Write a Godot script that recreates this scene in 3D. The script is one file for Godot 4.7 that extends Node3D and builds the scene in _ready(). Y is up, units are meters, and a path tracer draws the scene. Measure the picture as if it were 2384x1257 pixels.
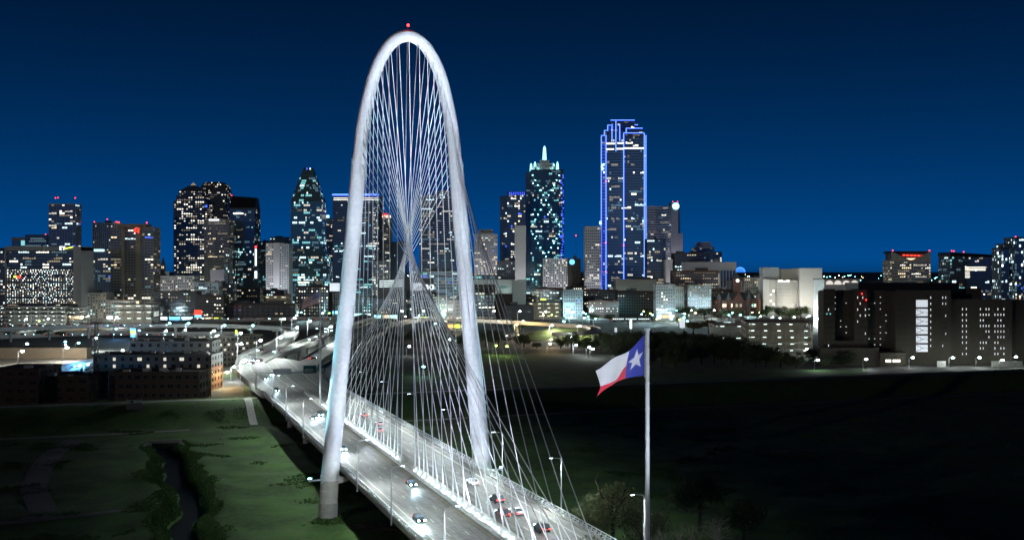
extends Node3D
# A lit cable-stayed arch bridge and a downtown skyline at night. Metres, y up.
# The camera stands 61 m above the river plain and looks along -z.

const TURN := 0.32670           # bearing of the bridge, turned from -z towards -x
const DECK := 11.2              # height of the road on the bridge
const ARCH_A := 276.0           # distance of the arch along the bridge axis
const AXIS := 65.75             # distance of the bridge axis to the side of the camera

var M := {}                     # materials
var T := {}                     # textures
var names := {}
var rng := RandomNumberGenerator.new()
var tri := 0

# ------------------------------------------------------------------ mesh collector
class MB:
	var v := PackedVector3Array()
	var n := PackedVector3Array()
	var uv := PackedVector2Array()
	var c := PackedColorArray()
	var smooth := false
	var with_uv := false
	func tri3(a: Vector3, b: Vector3, d: Vector3) -> void:
		v.append(a); v.append(b); v.append(d)
	func quad(a: Vector3, b: Vector3, d: Vector3, e: Vector3) -> void:
		v.append(a); v.append(b); v.append(d)
		v.append(a); v.append(d); v.append(e)
	func quad_uv(a: Vector3, b: Vector3, d: Vector3, e: Vector3, ua: Vector2, ub: Vector2, ud: Vector2, ue: Vector2) -> void:
		with_uv = true
		quad(a, b, d, e)
		uv.append(ua); uv.append(ub); uv.append(ud); uv.append(ua); uv.append(ud); uv.append(ue)
	func box(lo: Vector3, hi: Vector3, bottom := true) -> void:
		var p000 := lo
		var p100 := Vector3(hi.x, lo.y, lo.z)
		var p010 := Vector3(lo.x, hi.y, lo.z)
		var p110 := Vector3(hi.x, hi.y, lo.z)
		var p001 := Vector3(lo.x, lo.y, hi.z)
		var p101 := Vector3(hi.x, lo.y, hi.z)
		var p011 := Vector3(lo.x, hi.y, hi.z)
		var p111 := hi
		quad(p001, p011, p111, p101)
		quad(p100, p110, p010, p000)
		quad(p000, p010, p011, p001)
		quad(p101, p111, p110, p100)
		quad(p010, p110, p111, p011)
		if bottom:
			quad(p000, p001, p101, p100)
	func cbox(at: Vector3, size: Vector3, bottom := true) -> void:
		box(at - size * 0.5, at + size * 0.5, bottom)
	# a box between two points with a width (to the side) and a height
	func bar(a: Vector3, b: Vector3, w: float, h: float) -> void:
		var d := (b - a).normalized()
		var up := Vector3.UP if absf(d.y) < 0.95 else Vector3.RIGHT
		var s := d.cross(up).normalized()
		var u := s.cross(d).normalized() * h * 0.5
		s *= w * 0.5
		quad(a - s - u, a - s + u, b - s + u, b - s - u)
		quad(b + s - u, b + s + u, a + s + u, a + s - u)
		quad(a - s + u, a + s + u, b + s + u, b - s + u)
		quad(a - s - u, b - s - u, b + s - u, a + s - u)
		quad(a - s - u, a + s - u, a + s + u, a - s + u)
		quad(b - s - u, b - s + u, b + s + u, b + s - u)
	func tube(pts: Array, radii: Array, seg := 10, caps := true) -> void:
		smooth = true
		var rings := []
		var k := pts.size()
		var ref := Vector3.ZERO
		for i in k:
			var d: Vector3 = (pts[mini(i + 1, k - 1)] - pts[maxi(i - 1, 0)]).normalized()
			if ref == Vector3.ZERO:
				ref = Vector3.RIGHT if absf(d.x) < 0.8 else Vector3.FORWARD
			var s := d.cross(ref).normalized()
			var t := s.cross(d).normalized()
			ref = t
			var ring := []
			for j in seg:
				var a := TAU * j / seg
				var o := s * cos(a) + t * sin(a)
				ring.append(o)
			rings.append(ring)
		for i in k - 1:
			for j in seg:
				var j2 := (j + 1) % seg
				var o1: Vector3 = rings[i][j]
				var o2: Vector3 = rings[i][j2]
				var o3: Vector3 = rings[i + 1][j2]
				var o4: Vector3 = rings[i + 1][j]
				quad(pts[i] + o1 * radii[i], pts[i] + o2 * radii[i], pts[i + 1] + o3 * radii[i + 1], pts[i + 1] + o4 * radii[i + 1])
				for o in [o1, o2, o3, o1, o3, o4]:
					n.append(o)
		if caps:
			for e in [0, k - 1]:
				var d2: Vector3 = (pts[1] - pts[0]).normalized() * -1.0 if e == 0 else (pts[k - 1] - pts[k - 2]).normalized()
				for j in seg:
					var q1: Vector3 = pts[e] + rings[e][j] * radii[e]
					var q2: Vector3 = pts[e] + rings[e][(j + 1) % seg] * radii[e]
					if e == 0:
						tri3(pts[e], q2, q1)
					else:
						tri3(pts[e], q1, q2)
					for q in 3:
						n.append(d2)
	func ball(at: Vector3, r: float, seg := 10, sq := 1.0) -> void:
		smooth = true
		var rows := maxi(4, seg / 2)
		for i in rows:
			for j in seg:
				var q := []
				for e in [[i, j], [i, j + 1], [i + 1, j + 1], [i + 1, j]]:
					var la: float = PI * e[0] / rows
					var lo: float = TAU * e[1] / seg
					q.append(Vector3(sin(la) * cos(lo), cos(la) * sq, sin(la) * sin(lo)))
				quad(at + q[0] * r, at + q[1] * r, at + q[2] * r, at + q[3] * r)
				for w in [0, 1, 2, 0, 2, 3]:
					n.append(q[w].normalized())
	# an upright prism over a polygon given in x and z
	func prism(poly: Array, y0: float, y1: float, top := true) -> void:
		var k := poly.size()
		for i in k:
			var a: Vector2 = poly[i]
			var b: Vector2 = poly[(i + 1) % k]
			quad(Vector3(a.x, y0, a.y), Vector3(a.x, y1, a.y), Vector3(b.x, y1, b.y), Vector3(b.x, y0, b.y))
		if top:
			var ids := Geometry2D.triangulate_polygon(PackedVector2Array(poly))
			for i in range(0, ids.size(), 3):
				for y in [y1, y0]:
					var p: Array = []
					for j in 3:
						var q: Vector2 = poly[ids[i + j]]
						p.append(Vector3(q.x, y, q.y))
					tri3(p[0], p[1], p[2])
	# the same ring of points at several heights (lofted); rings of equal size
	func loft(rings: Array, cap := true) -> void:
		for i in rings.size() - 1:
			var a: Array = rings[i]
			var b: Array = rings[i + 1]
			var k := a.size()
			for j in k:
				var j2 := (j + 1) % k
				quad(a[j], b[j], b[j2], a[j2])
		if cap:
			for e in [0, rings.size() - 1]:
				var r: Array = rings[e]
				for j in range(1, r.size() - 1):
					tri3(r[0], r[j], r[j + 1])

func surface(mb: MB, mesh: ArrayMesh, m: Material) -> void:
	if mb.v.is_empty():
		return
	var arr := []
	arr.resize(Mesh.ARRAY_MAX)
	arr[Mesh.ARRAY_VERTEX] = mb.v
	if mb.smooth and mb.n.size() == mb.v.size():
		arr[Mesh.ARRAY_NORMAL] = mb.n
	if mb.with_uv and mb.uv.size() == mb.v.size():
		arr[Mesh.ARRAY_TEX_UV] = mb.uv
	if mb.c.size() == mb.v.size():
		arr[Mesh.ARRAY_COLOR] = mb.c
	mesh.add_surface_from_arrays(Mesh.PRIMITIVE_TRIANGLES, arr)
	mesh.surface_set_material(mesh.get_surface_count() - 1, m)
	tri += mb.v.size() / 3

func build(mb: MB, called: String, m: Material, parent: Node = null, at := Vector3.ZERO) -> MeshInstance3D:
	var mesh := ArrayMesh.new()
	surface(mb, mesh, m)
	return put(mesh, called, parent, at)

func put(mesh: Mesh, called: String, parent: Node = null, at := Vector3.ZERO) -> MeshInstance3D:
	var o := MeshInstance3D.new()
	o.mesh = mesh
	o.name = called if parent else numbered(called)
	o.position = at
	(parent if parent else self).add_child(o, true)
	return o

func numbered(called: String) -> String:
	names[called] = names.get(called, -1) + 1
	return called if names[called] == 0 else "%s_%03d" % [called, names[called]]

func thing(called: String, label: String, category: String, at := Vector3.ZERO, turn := 0.0, group := "") -> Node3D:
	var o := Node3D.new()
	o.name = numbered(called)
	add_child(o)
	o.position = at
	o.rotation.y = turn
	return tag(o, label, category, group)

func nth(n: int) -> String:
	var a := ["", "first", "second", "third", "fourth", "fifth", "sixth", "seventh", "eighth", "ninth", "tenth", "eleventh", "twelfth", "thirteenth", "fourteenth", "fifteenth", "sixteenth", "seventeenth", "eighteenth", "nineteenth"]
	if n < 20:
		return a[n]
	var t: String = ["twent", "thirt", "fort", "fift", "sixt", "sevent", "eight", "ninet"][n / 10 - 2]
	return t + "ieth" if n % 10 == 0 else t + "y-" + a[n % 10]

func tag(o: Node3D, label: String, category := "", group := "", kind := "") -> Node3D:
	if label: o.set_meta("label", label)
	if category: o.set_meta("category", category)
	if group: o.set_meta("group", group)
	if kind: o.set_meta("kind", kind)
	return o

func stuff(o: Node3D) -> Node3D:
	o.set_meta("kind", "stuff")
	return o

func dup(src: Node3D, label: String, at: Vector3, turn := 0.0, size := Vector3.ONE) -> Node3D:
	var o: Node3D = src.duplicate()
	var base := String(src.name)
	if base.length() > 4 and base.right(3).is_valid_int():
		base = base.left(-4)
	o.name = numbered(base)
	add_child(o)
	o.position = at
	o.rotation.y = turn
	o.scale = size
	if label: o.set_meta("label", label)
	return o

# a point on or beside the bridge: side (L), height, distance along the axis (A), all from the camera's foot
func br(L: float, y: float, A: float) -> Vector3:
	return Vector3(L * cos(TURN) - A * sin(TURN), y, -(L * sin(TURN) + A * cos(TURN)))

# ------------------------------------------------------------------ materials
func lin(r: float, g: float, b: float) -> Color:
	return Color(r, g, b).linear_to_srgb()

func mat(key: String, col: Vector3, rough := 0.8, metal := 0.0, tex := "", scale := 1.0) -> StandardMaterial3D:
	if M.has(key):
		return M[key]
	var m := StandardMaterial3D.new()
	m.albedo_color = lin(col.x, col.y, col.z)
	m.roughness = rough
	m.metallic = metal
	if tex:
		m.albedo_texture = T[tex]
		m.uv1_triplanar = true
		m.uv1_world_triplanar = true
		m.uv1_scale = Vector3.ONE * scale
	M[key] = m
	return m

func glow(key: String, col: Vector3, power: float) -> StandardMaterial3D:
	if M.has(key):
		return M[key]
	var m := StandardMaterial3D.new()
	m.albedo_color = lin(col.x * 0.5, col.y * 0.5, col.z * 0.5)
	m.roughness = 0.4
	m.emission_enabled = true
	m.emission = lin(col.x, col.y, col.z)
	m.emission_energy_multiplier = power
	M[key] = m
	return m

# a grey image of layered noise, between lo and hi (sRGB values)
func noise_tex(key: String, size: int, freq: float, lo: float, hi: float, octaves := 5, sd := 1, stretch := 1.0) -> void:
	var f := FastNoiseLite.new()
	f.seed = sd
	f.noise_type = FastNoiseLite.TYPE_SIMPLEX_SMOOTH
	f.frequency = freq
	f.fractal_octaves = octaves
	var im := f.get_seamless_image(size, size)
	im.convert(Image.FORMAT_RGB8)
	var out := Image.create(size, size, false, Image.FORMAT_RGB8)
	for y in size:
		for x in size:
			var g := im.get_pixel(x, int(y * stretch) % size).r
			g = lo + (hi - lo) * clampf((g - 0.5) * 1.5 + 0.5, 0, 1)
			out.set_pixel(x, y, Color(g, g, g))
	T[key] = ImageTexture.create_from_image(out)

# two colours mixed by noise
func blend_tex(key: String, size: int, freq: float, a: Color, b: Color, c: Color, sd: int) -> void:
	var f := FastNoiseLite.new()
	f.seed = sd
	f.frequency = freq
	f.fractal_octaves = 5
	var f2 := FastNoiseLite.new()
	f2.seed = sd + 7
	f2.frequency = freq * 9.0
	f2.fractal_octaves = 3
	var i1 := f.get_seamless_image(size, size)
	var i2 := f2.get_seamless_image(size, size)
	var out := Image.create(size, size, false, Image.FORMAT_RGB8)
	for y in size:
		for x in size:
			var g := clampf((i1.get_pixel(x, y).r - 0.5) * 2.0 + 0.5, 0, 1)
			var h := clampf((i2.get_pixel(x, y).r - 0.5) * 2.2 + 0.5, 0, 1)
			out.set_pixel(x, y, a.lerp(b, g).lerp(c, h * 0.65))
	T[key] = ImageTexture.create_from_image(out)

func make_materials() -> void:
	noise_tex("mottle", 256, 0.02, 0.88, 1.0, 5, 3)
	noise_tex("fine", 256, 0.05, 0.93, 1.0, 4, 5)
	noise_tex("patchy", 256, 0.008, 0.45, 1.0, 6, 9)
	blend_tex("meadow", 512, 0.006, lin(0.014, 0.056, 0.007), lin(0.040, 0.128, 0.013), lin(0.075, 0.104, 0.028), 21)
	blend_tex("mown", 256, 0.02, lin(0.05, 0.09, 0.02), lin(0.08, 0.12, 0.03), lin(0.10, 0.11, 0.05), 22)
	blend_tex("town", 512, 0.01, lin(0.035, 0.036, 0.034), lin(0.06, 0.06, 0.055), lin(0.045, 0.05, 0.04), 23)
	# the road deck: u runs across, v along; tyre tracks and joints drawn as wear of the concrete
	var im := Image.create(256, 1024, false, Image.FORMAT_RGB8)
	var f := FastNoiseLite.new()
	f.seed = 41; f.frequency = 0.02; f.fractal_octaves = 4
	for y in 1024:
		for x in 256:
			var streak := f.get_noise_2d(x * 3.0, y * 0.12)
			var blot := f.get_noise_2d(x * 1.2 + 900, y * 1.0)
			var grain := f.get_noise_2d(x * 30.0, y * 30.0 + 77)
			var track := absf(sin(x / 256.0 * PI * 6.0))
			var g := 0.53 + streak * 0.09 + blot * 0.07 + grain * 0.05 - 0.045 * track * track
			if y % 128 < 2:
				g -= 0.05
			im.set_pixel(x, y, Color(g, g * 0.99, g * 0.965))
	T.road = ImageTexture.create_from_image(im)
	var r := StandardMaterial3D.new()
	r.albedo_texture = T.road
	r.roughness = 0.62
	M.road = r
	mat("steel", Vector3(0.80, 0.81, 0.83), 0.42, 0.0, "fine", 0.06)
	mat("cable", Vector3(0.84, 0.86, 0.88), 0.45)
	mat("concrete", Vector3(0.38, 0.37, 0.35), 0.85, 0.0, "mottle", 0.12)
	mat("concrete_dark", Vector3(0.17, 0.165, 0.155), 0.9, 0.0, "mottle", 0.15)
	mat("concrete_pale", Vector3(0.52, 0.51, 0.48), 0.8, 0.0, "mottle", 0.1)
	mat("galv", Vector3(0.5, 0.52, 0.54), 0.45, 0.3)
	mat("rail", Vector3(0.62, 0.64, 0.66), 0.45)
	mat("paint", Vector3(0.75, 0.75, 0.72), 0.6)
	mat("paint_yellow", Vector3(0.55, 0.40, 0.07), 0.6)
	mat("dark_metal", Vector3(0.03, 0.03, 0.035), 0.5, 0.3)
	mat("pane", Vector3(0.012, 0.016, 0.02), 0.15)
	mat("window_frame", Vector3(0.07, 0.07, 0.07), 0.7)
	mat("black", Vector3(0.012, 0.012, 0.014), 0.6)
	mat("glass", Vector3(0.20, 0.27, 0.33), 0.14, 0.55)
	mat("glass_teal", Vector3(0.18, 0.32, 0.34), 0.14, 0.6)
	mat("asphalt", Vector3(0.06, 0.06, 0.06), 0.8, 0.0, "mottle", 0.05)
	mat("street", Vector3(0.14, 0.135, 0.125), 0.85, 0.0, "mottle", 0.06)
	mat("roof", Vector3(0.06, 0.06, 0.062), 0.9, 0.0, "mottle", 0.05)
	mat("roof_pale", Vector3(0.32, 0.32, 0.31), 0.9, 0.0, "mottle", 0.05)
	mat("white", Vector3(0.70, 0.70, 0.69), 0.8, 0.0, "mottle", 0.11)
	mat("offwhite", Vector3(0.55, 0.54, 0.51), 0.8, 0.0, "mottle", 0.11)
	mat("grey", Vector3(0.30, 0.30, 0.30), 0.8, 0.0, "mottle", 0.11)
	mat("darkgrey", Vector3(0.10, 0.105, 0.11), 0.7, 0.0, "mottle", 0.11)
	mat("tan", Vector3(0.34, 0.28, 0.21), 0.85, 0.0, "mottle", 0.11)
	mat("beige", Vector3(0.42, 0.38, 0.32), 0.85, 0.0, "mottle", 0.11)
	mat("brown", Vector3(0.085, 0.072, 0.06), 0.85, 0.0, "mottle", 0.05)
	mat("jail", Vector3(0.075, 0.064, 0.05), 0.9, 0.0, "mottle", 0.11)
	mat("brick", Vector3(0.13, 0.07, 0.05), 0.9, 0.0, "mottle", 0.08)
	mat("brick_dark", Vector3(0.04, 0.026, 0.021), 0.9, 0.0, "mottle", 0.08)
	mat("sandstone", Vector3(0.17, 0.085, 0.065), 0.9, 0.0, "mottle", 0.1)
	mat("dark_glass_frame", Vector3(0.035, 0.04, 0.045), 0.6, 0.0)
	mat("led_tint_frame", Vector3(0.10, 0.15, 0.26), 0.6, 0.0)  # blue cast of the edge lights put into the frame colour
	mat("bark", Vector3(0.05, 0.042, 0.034), 0.95, 0.0, "mottle", 0.5)
	mat("bark_pale", Vector3(0.28, 0.26, 0.22), 0.95, 0.0, "mottle", 0.5)
	mat("rubber", Vector3(0.02, 0.02, 0.02), 0.8)
	mat("sign_green", Vector3(0.0, 0.16, 0.10), 0.5)
	for l in [["leaf", Vector3(0.055, 0.085, 0.028)], ["leaf_dark", Vector3(0.030, 0.048, 0.018)], ["leaf_pale", Vector3(0.085, 0.105, 0.04)], ["leaf_autumn", Vector3(0.12, 0.085, 0.03)]]:
		var m := mat(l[0], l[1], 0.8)
		m.backlight_enabled = true
		m.backlight = Color(0.25, 0.25, 0.2)
	# what gives off light, and parts whose lighting is put into emission
	glow("win_warm", Vector3(1.0, 0.80, 0.50), 1.4)
	glow("win_white", Vector3(1.0, 0.94, 0.80), 1.9)
	glow("win_cool", Vector3(0.70, 0.95, 1.0), 1.6)
	glow("win_teal", Vector3(0.28, 0.78, 0.80), 0.9)
	glow("win_blue", Vector3(0.06, 0.14, 1.0), 1.6)
	glow("win_dim", Vector3(1.0, 0.84, 0.62), 0.26)
	glow("win_mid", Vector3(1.0, 0.92, 0.76), 0.75)
	glow("win_faint", Vector3(0.45, 0.80, 1.0), 0.16)
	glow("win_ember", Vector3(1.0, 0.78, 0.5), 0.09)
	glow("win_spark", Vector3(0.85, 0.97, 1.0), 3.5)
	glow("win_amber", Vector3(1.0, 0.50, 0.16), 1.4)
	glow("garage", Vector3(0.80, 1.0, 0.94), 6.0)
	glow("garage_warm", Vector3(1.0, 0.90, 0.66), 6.0)
	glow("lamp_cool", Vector3(0.72, 0.98, 1.0), 30.0)
	glow("lamp_teal", Vector3(0.25, 0.92, 1.0), 22.0)
	glow("lamp_blue", Vector3(0.15, 0.55, 1.0), 22.0)
	glow("lamp_warm", Vector3(1.0, 0.80, 0.42), 20.0)
	glow("lamp_green", Vector3(0.62, 1.0, 0.12), 14.0)
	glow("lamp_white", Vector3(1.0, 0.98, 0.92), 30.0)
	glow("headlight", Vector3(0.55, 0.95, 1.0), 40.0)
	glow("taillight", Vector3(1.0, 0.03, 0.02), 9.0)
	glow("beacon", Vector3(1.0, 0.02, 0.02), 14.0)
	glow("led_blue", Vector3(0.04, 0.10, 1.0), 3.0)
	glow("led_ice", Vector3(0.22, 0.45, 1.0), 2.2)
	glow("crown", Vector3(0.42, 0.93, 1.0), 2.6)  # lit look of the spire bars; signs use it too
	glow("sign_white", Vector3(0.92, 0.98, 1.0), 1.6)
	glow("sign_red", Vector3(1.0, 0.05, 0.03), 2.6)
	glow("sign_blue", Vector3(0.10, 0.50, 1.0), 3.0)
	glow("sign_lime", Vector3(0.75, 1.0, 0.10), 2.0)
	glow("screen", Vector3(0.85, 0.92, 1.0), 0.75)
	glow("floor_line", Vector3(0.16, 0.42, 1.0), 0.22)  # emission standing in for light on the floor edges
	glow("strip_white", Vector3(0.85, 1.0, 0.98), 2.0)

# ------------------------------------------------------------------ buildings
# window palettes: [material, share]
const PAL := {
	"teal_box": [["win_teal", 1.0]],
	"office": [["win_white", 0.15], ["win_cool", 0.12], ["win_mid", 0.16], ["win_dim", 0.22], ["win_faint", 0.22], ["win_ember", 0.13]],
	"warm": [["win_warm", 0.18], ["win_white", 0.12], ["win_mid", 0.20], ["win_dim", 0.28], ["win_ember", 0.22]],
	"cool": [["win_cool", 0.18], ["win_teal", 0.20], ["win_mid", 0.12], ["win_faint", 0.40], ["win_blue", 0.02], ["win_ember", 0.08]],
	"mirrored_glitter": [["win_spark", 0.08], ["win_white", 0.24], ["win_cool", 0.22], ["win_dim", 0.46]],  # city lights mirrored in glass, painted as glowing panes
	"mixed": [["win_white", 0.15], ["win_warm", 0.11], ["win_cool", 0.10], ["win_blue", 0.05], ["win_mid", 0.17], ["win_dim", 0.22], ["win_faint", 0.20]],
	"white": [["win_white", 0.34], ["win_mid", 0.28], ["win_dim", 0.26], ["win_ember", 0.12]],
	"cold": [["win_spark", 0.05], ["win_cool", 0.35], ["win_faint", 0.6]],
}

func pick(p: Array) -> String:
	var r := rng.randf()
	for e in p:
		r -= e[1]
		if r <= 0.0:
			return e[0]
	return p[0][0]

# One face of a building: windows lit at random in runs along each floor.
# o = lower left corner as seen from outside, r = unit vector to the right, out = unit normal
func lit_face(sets: Dictionary, o: Vector3, r: Vector3, out: Vector3, width: float, y0: float, y1: float, fh: float, cw: float, wh: float, ww: float, share: float, pal: Array, runs: float, off: float, lean := 0.0) -> void:
	var cols := maxi(1, int(round(width / cw)))
	var step := width / cols
	var floors := maxi(1, int((y1 - y0) / fh))
	for i in floors:
		var fs := share * rng.randf_range(0.25, 1.6)
		if rng.randf() < 0.10 * runs:
			fs = minf(1.0, share * 4.0 + 0.25)
		var y := y0 + i * fh + fh * (1.0 - wh) * 0.5
		var j := 0
		while j < cols:
			if rng.randf() < fs / (1.0 + runs):
				var m := pick(pal)
				var k := 1 + int(rng.randf() * rng.randf() * runs * 5.0)
				for q in mini(k, cols - j):
					if not sets.has(m):
						sets[m] = MB.new()
					var x := (j + q) * step + step * (1.0 - ww) * 0.5
					var a := o + r * x + Vector3(0, y, 0) + out * off
					var b := a + Vector3(0, fh * wh * (1.0 if rng.randf() < 0.7 else 0.6), 0)
					sets[m].quad(a, b, b + r * step * ww, a + r * step * ww)
				j += k
			j += 1

func lit_mesh(sets: Dictionary, parent: Node, called := "lit_window") -> void:
	if sets.is_empty():
		return
	var mesh := ArrayMesh.new()
	for m in sets:
		surface(sets[m], mesh, M[m])
	stuff(put(mesh, called, parent))

# A block with floors: a core of glass or wall, slab bands and piers proud of it, lit windows between them.
# o: wall, glass (materials), fh, cw (storey and bay), band, pier (shares of them), lit, pal, runs, faces, y0, roof, units
func block(parent: Node3D, at: Vector3, w: float, d: float, y0: float, y1: float, o: Dictionary) -> void:
	var fh: float = o.get("fh", 4.0)
	var cw: float = o.get("cw", 3.0)
	var band: float = o.get("band", 0.3)
	var pier: float = o.get("pier", 0.2)
	var proud: float = o.get("proud", 0.35)
	var floors := maxi(1, int(round((y1 - y0) / fh)))
	fh = (y1 - y0) / floors
	var x0 := at.x - w * 0.5
	var x1 := at.x + w * 0.5
	var z1 := at.z + d * 0.5
	var z0 := at.z - d * 0.5
	var core := MB.new()
	core.box(Vector3(x0, y0, z0), Vector3(x1, y1 - 0.02, z1))
	build(core, o.get("core", "glazing"), M[o.get("glass", "glass")], parent)
	var wm := MB.new()
	if band > 0.0:
		for i in floors + 1:
			var hb := fh * band
			var yb := y0 + i * fh - hb * 0.5
			if i == floors:
				hb = fh * maxf(band, 0.3) + o.get("parapet", 0.9); yb = y1 - hb + o.get("parapet", 0.9)
			elif i == 0:
				yb = y0
			wm.box(Vector3(x0 - proud, yb, z0 - proud), Vector3(x1 + proud, yb + hb, z1 + proud))
	if pier > 0.0:
		var pp := proud * 0.9
		var pw := cw * pier
		for side in [[x0, x1, z1, 0], [x0, x1, z0, 0], [z0, z1, x0, 1], [z0, z1, x1, 1]]:
			var cols := maxi(1, int(round((side[1] - side[0]) / cw)))
			for i in cols + 1:
				var c: float = side[0] + (side[1] - side[0]) * i / cols
				if side[3] == 0:
					wm.box(Vector3(c - pw * 0.5, y0, side[2] - pp), Vector3(c + pw * 0.5, y1, side[2] + pp), false)
				elif i > 0 and i < cols:
					wm.box(Vector3(side[2] - pp, y0, c - pw * 0.5), Vector3(side[2] + pp, y1, c + pw * 0.5), false)
	if not wm.v.is_empty():
		build(wm, o.get("wall_name", "facade_frame"), M[o.get("wall", "grey")], parent)
	var sets := {}
	var pal: Array = PAL[o.get("pal", "office")]
	var lit: float = minf(0.92, o.get("lit", 0.25) * 1.7)
	if lit > 0.0:
		var wh := (1.0 - band) * 0.84
		var ww := maxf(0.35, 0.90 - pier)
		var runs: float = o.get("runs", 0.6) * 1.5
		var faces: String = o.get("faces", "flr")
		if faces.contains("f"):
			lit_face(sets, Vector3(x0, 0, z1), Vector3.RIGHT, Vector3.BACK, w, y0, y1, fh, cw, wh, ww, lit, pal, runs, 0.05)
		if faces.contains("l"):
			lit_face(sets, Vector3(x0, 0, z0), Vector3.BACK, Vector3.LEFT, d, y0, y1, fh, cw, wh, ww, lit * o.get("side", 0.8), pal, runs, 0.05)
		if faces.contains("r"):
			lit_face(sets, Vector3(x1, 0, z1), Vector3.FORWARD, Vector3.RIGHT, d, y0, y1, fh, cw, wh, ww, lit * o.get("side", 0.8), pal, runs, 0.05)
		lit_mesh(sets, parent)
	if o.get("units", 2) > 0:
		for i in int(o.get("units", 2)):
			var uw := w * rng.randf_range(0.12, 0.3)
			var ud := d * rng.randf_range(0.2, 0.4)
			var uh := rng.randf_range(2.0, 4.5)
			var ux := rng.randf_range(x0 + uw * 0.6, x1 - uw * 0.6)
			var uz := at.z + rng.randf_range(-0.2, 0.2) * d
			var um := MB.new()
			um.box(Vector3(ux - uw * 0.5, y1 - 0.01, uz - ud * 0.5), Vector3(ux + uw * 0.5, y1 + uh, uz + ud * 0.5), false)
			build(um, "rooftop_unit", M[o.get("unit", "darkgrey")], parent)

# a whole building of one block
func tower(called: String, label: String, category: String, x: float, z: float, w: float, d: float, h: float, o := {}) -> Node3D:
	var t := thing(called, label, category, Vector3(x, 0, z), o.get("turn", 0.0), o.get("group", ""))
	block(t, Vector3.ZERO, w, d, 0.0, h, o)
	if o.has("shop"):  # made-up glowing strips that bring colour to street level
		for k in 3:
			box_part(t, "added_shop_glow", o.shop[k], Vector3(w * (-0.46 + 0.31 * k), 3.0, d / 2 + 0.4), Vector3(w * (-0.2 + 0.31 * k), 6.4, d / 2 + 0.7))
	if o.has("wash"):  # added floodlights, unseen, that brighten the pale walls
		for sx in [-0.28, 0.28]:
			box_part(t, "floodlight", "lamp_cool", Vector3(sx * w - 0.4, 0.0, d / 2 + 26.0), Vector3(sx * w + 0.4, 0.5, d / 2 + 26.6))
			spot(t, "added_wall_flood", Vector3(sx * w, 1.0, d / 2 + 26.0), Vector3(sx * w, h * 0.62, d / 2), o.wash, 34.0, Color(0.95, 0.95, 1.0), 0.6)
	for b in o.get("beacons", []):
		beacon(t, Vector3(b[0], h + b[1], b[2]))
	return t

func beacon(parent: Node3D, at: Vector3, r := 0.75) -> void:
	var p := MB.new()
	p.tube([at - Vector3(0, 1.6, 0), at], [0.12, 0.12], 6)
	build(p, "mast", M.dark_metal, parent)
	var b := MB.new()
	b.ball(at, r, 10)
	build(b, "beacon_lamp", M.beacon, parent)

func box_part(parent: Node3D, called: String, m: String, lo: Vector3, hi: Vector3) -> MeshInstance3D:
	var b := MB.new()
	b.box(lo, hi)
	return build(b, called, M[m], parent)

# lettering standing in front of a wall: centre of the text at `at`
func lettering(parent: Node3D, text: String, m: String, at: Vector3, height: float, serif := false, depth := 0.3) -> MeshInstance3D:
	var tm := TextMesh.new()
	var f := SystemFont.new()
	f.font_names = PackedStringArray(["Droid Serif" if serif else "Droid Sans"])
	f.font_weight = 700
	tm.font = f
	tm.text = text
	tm.font_size = 64
	tm.pixel_size = height / 46.0
	tm.depth = depth
	tm.curve_step = 4.0
	tm.material = M[m]
	return put(tm, "lettering", parent, at)

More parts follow.
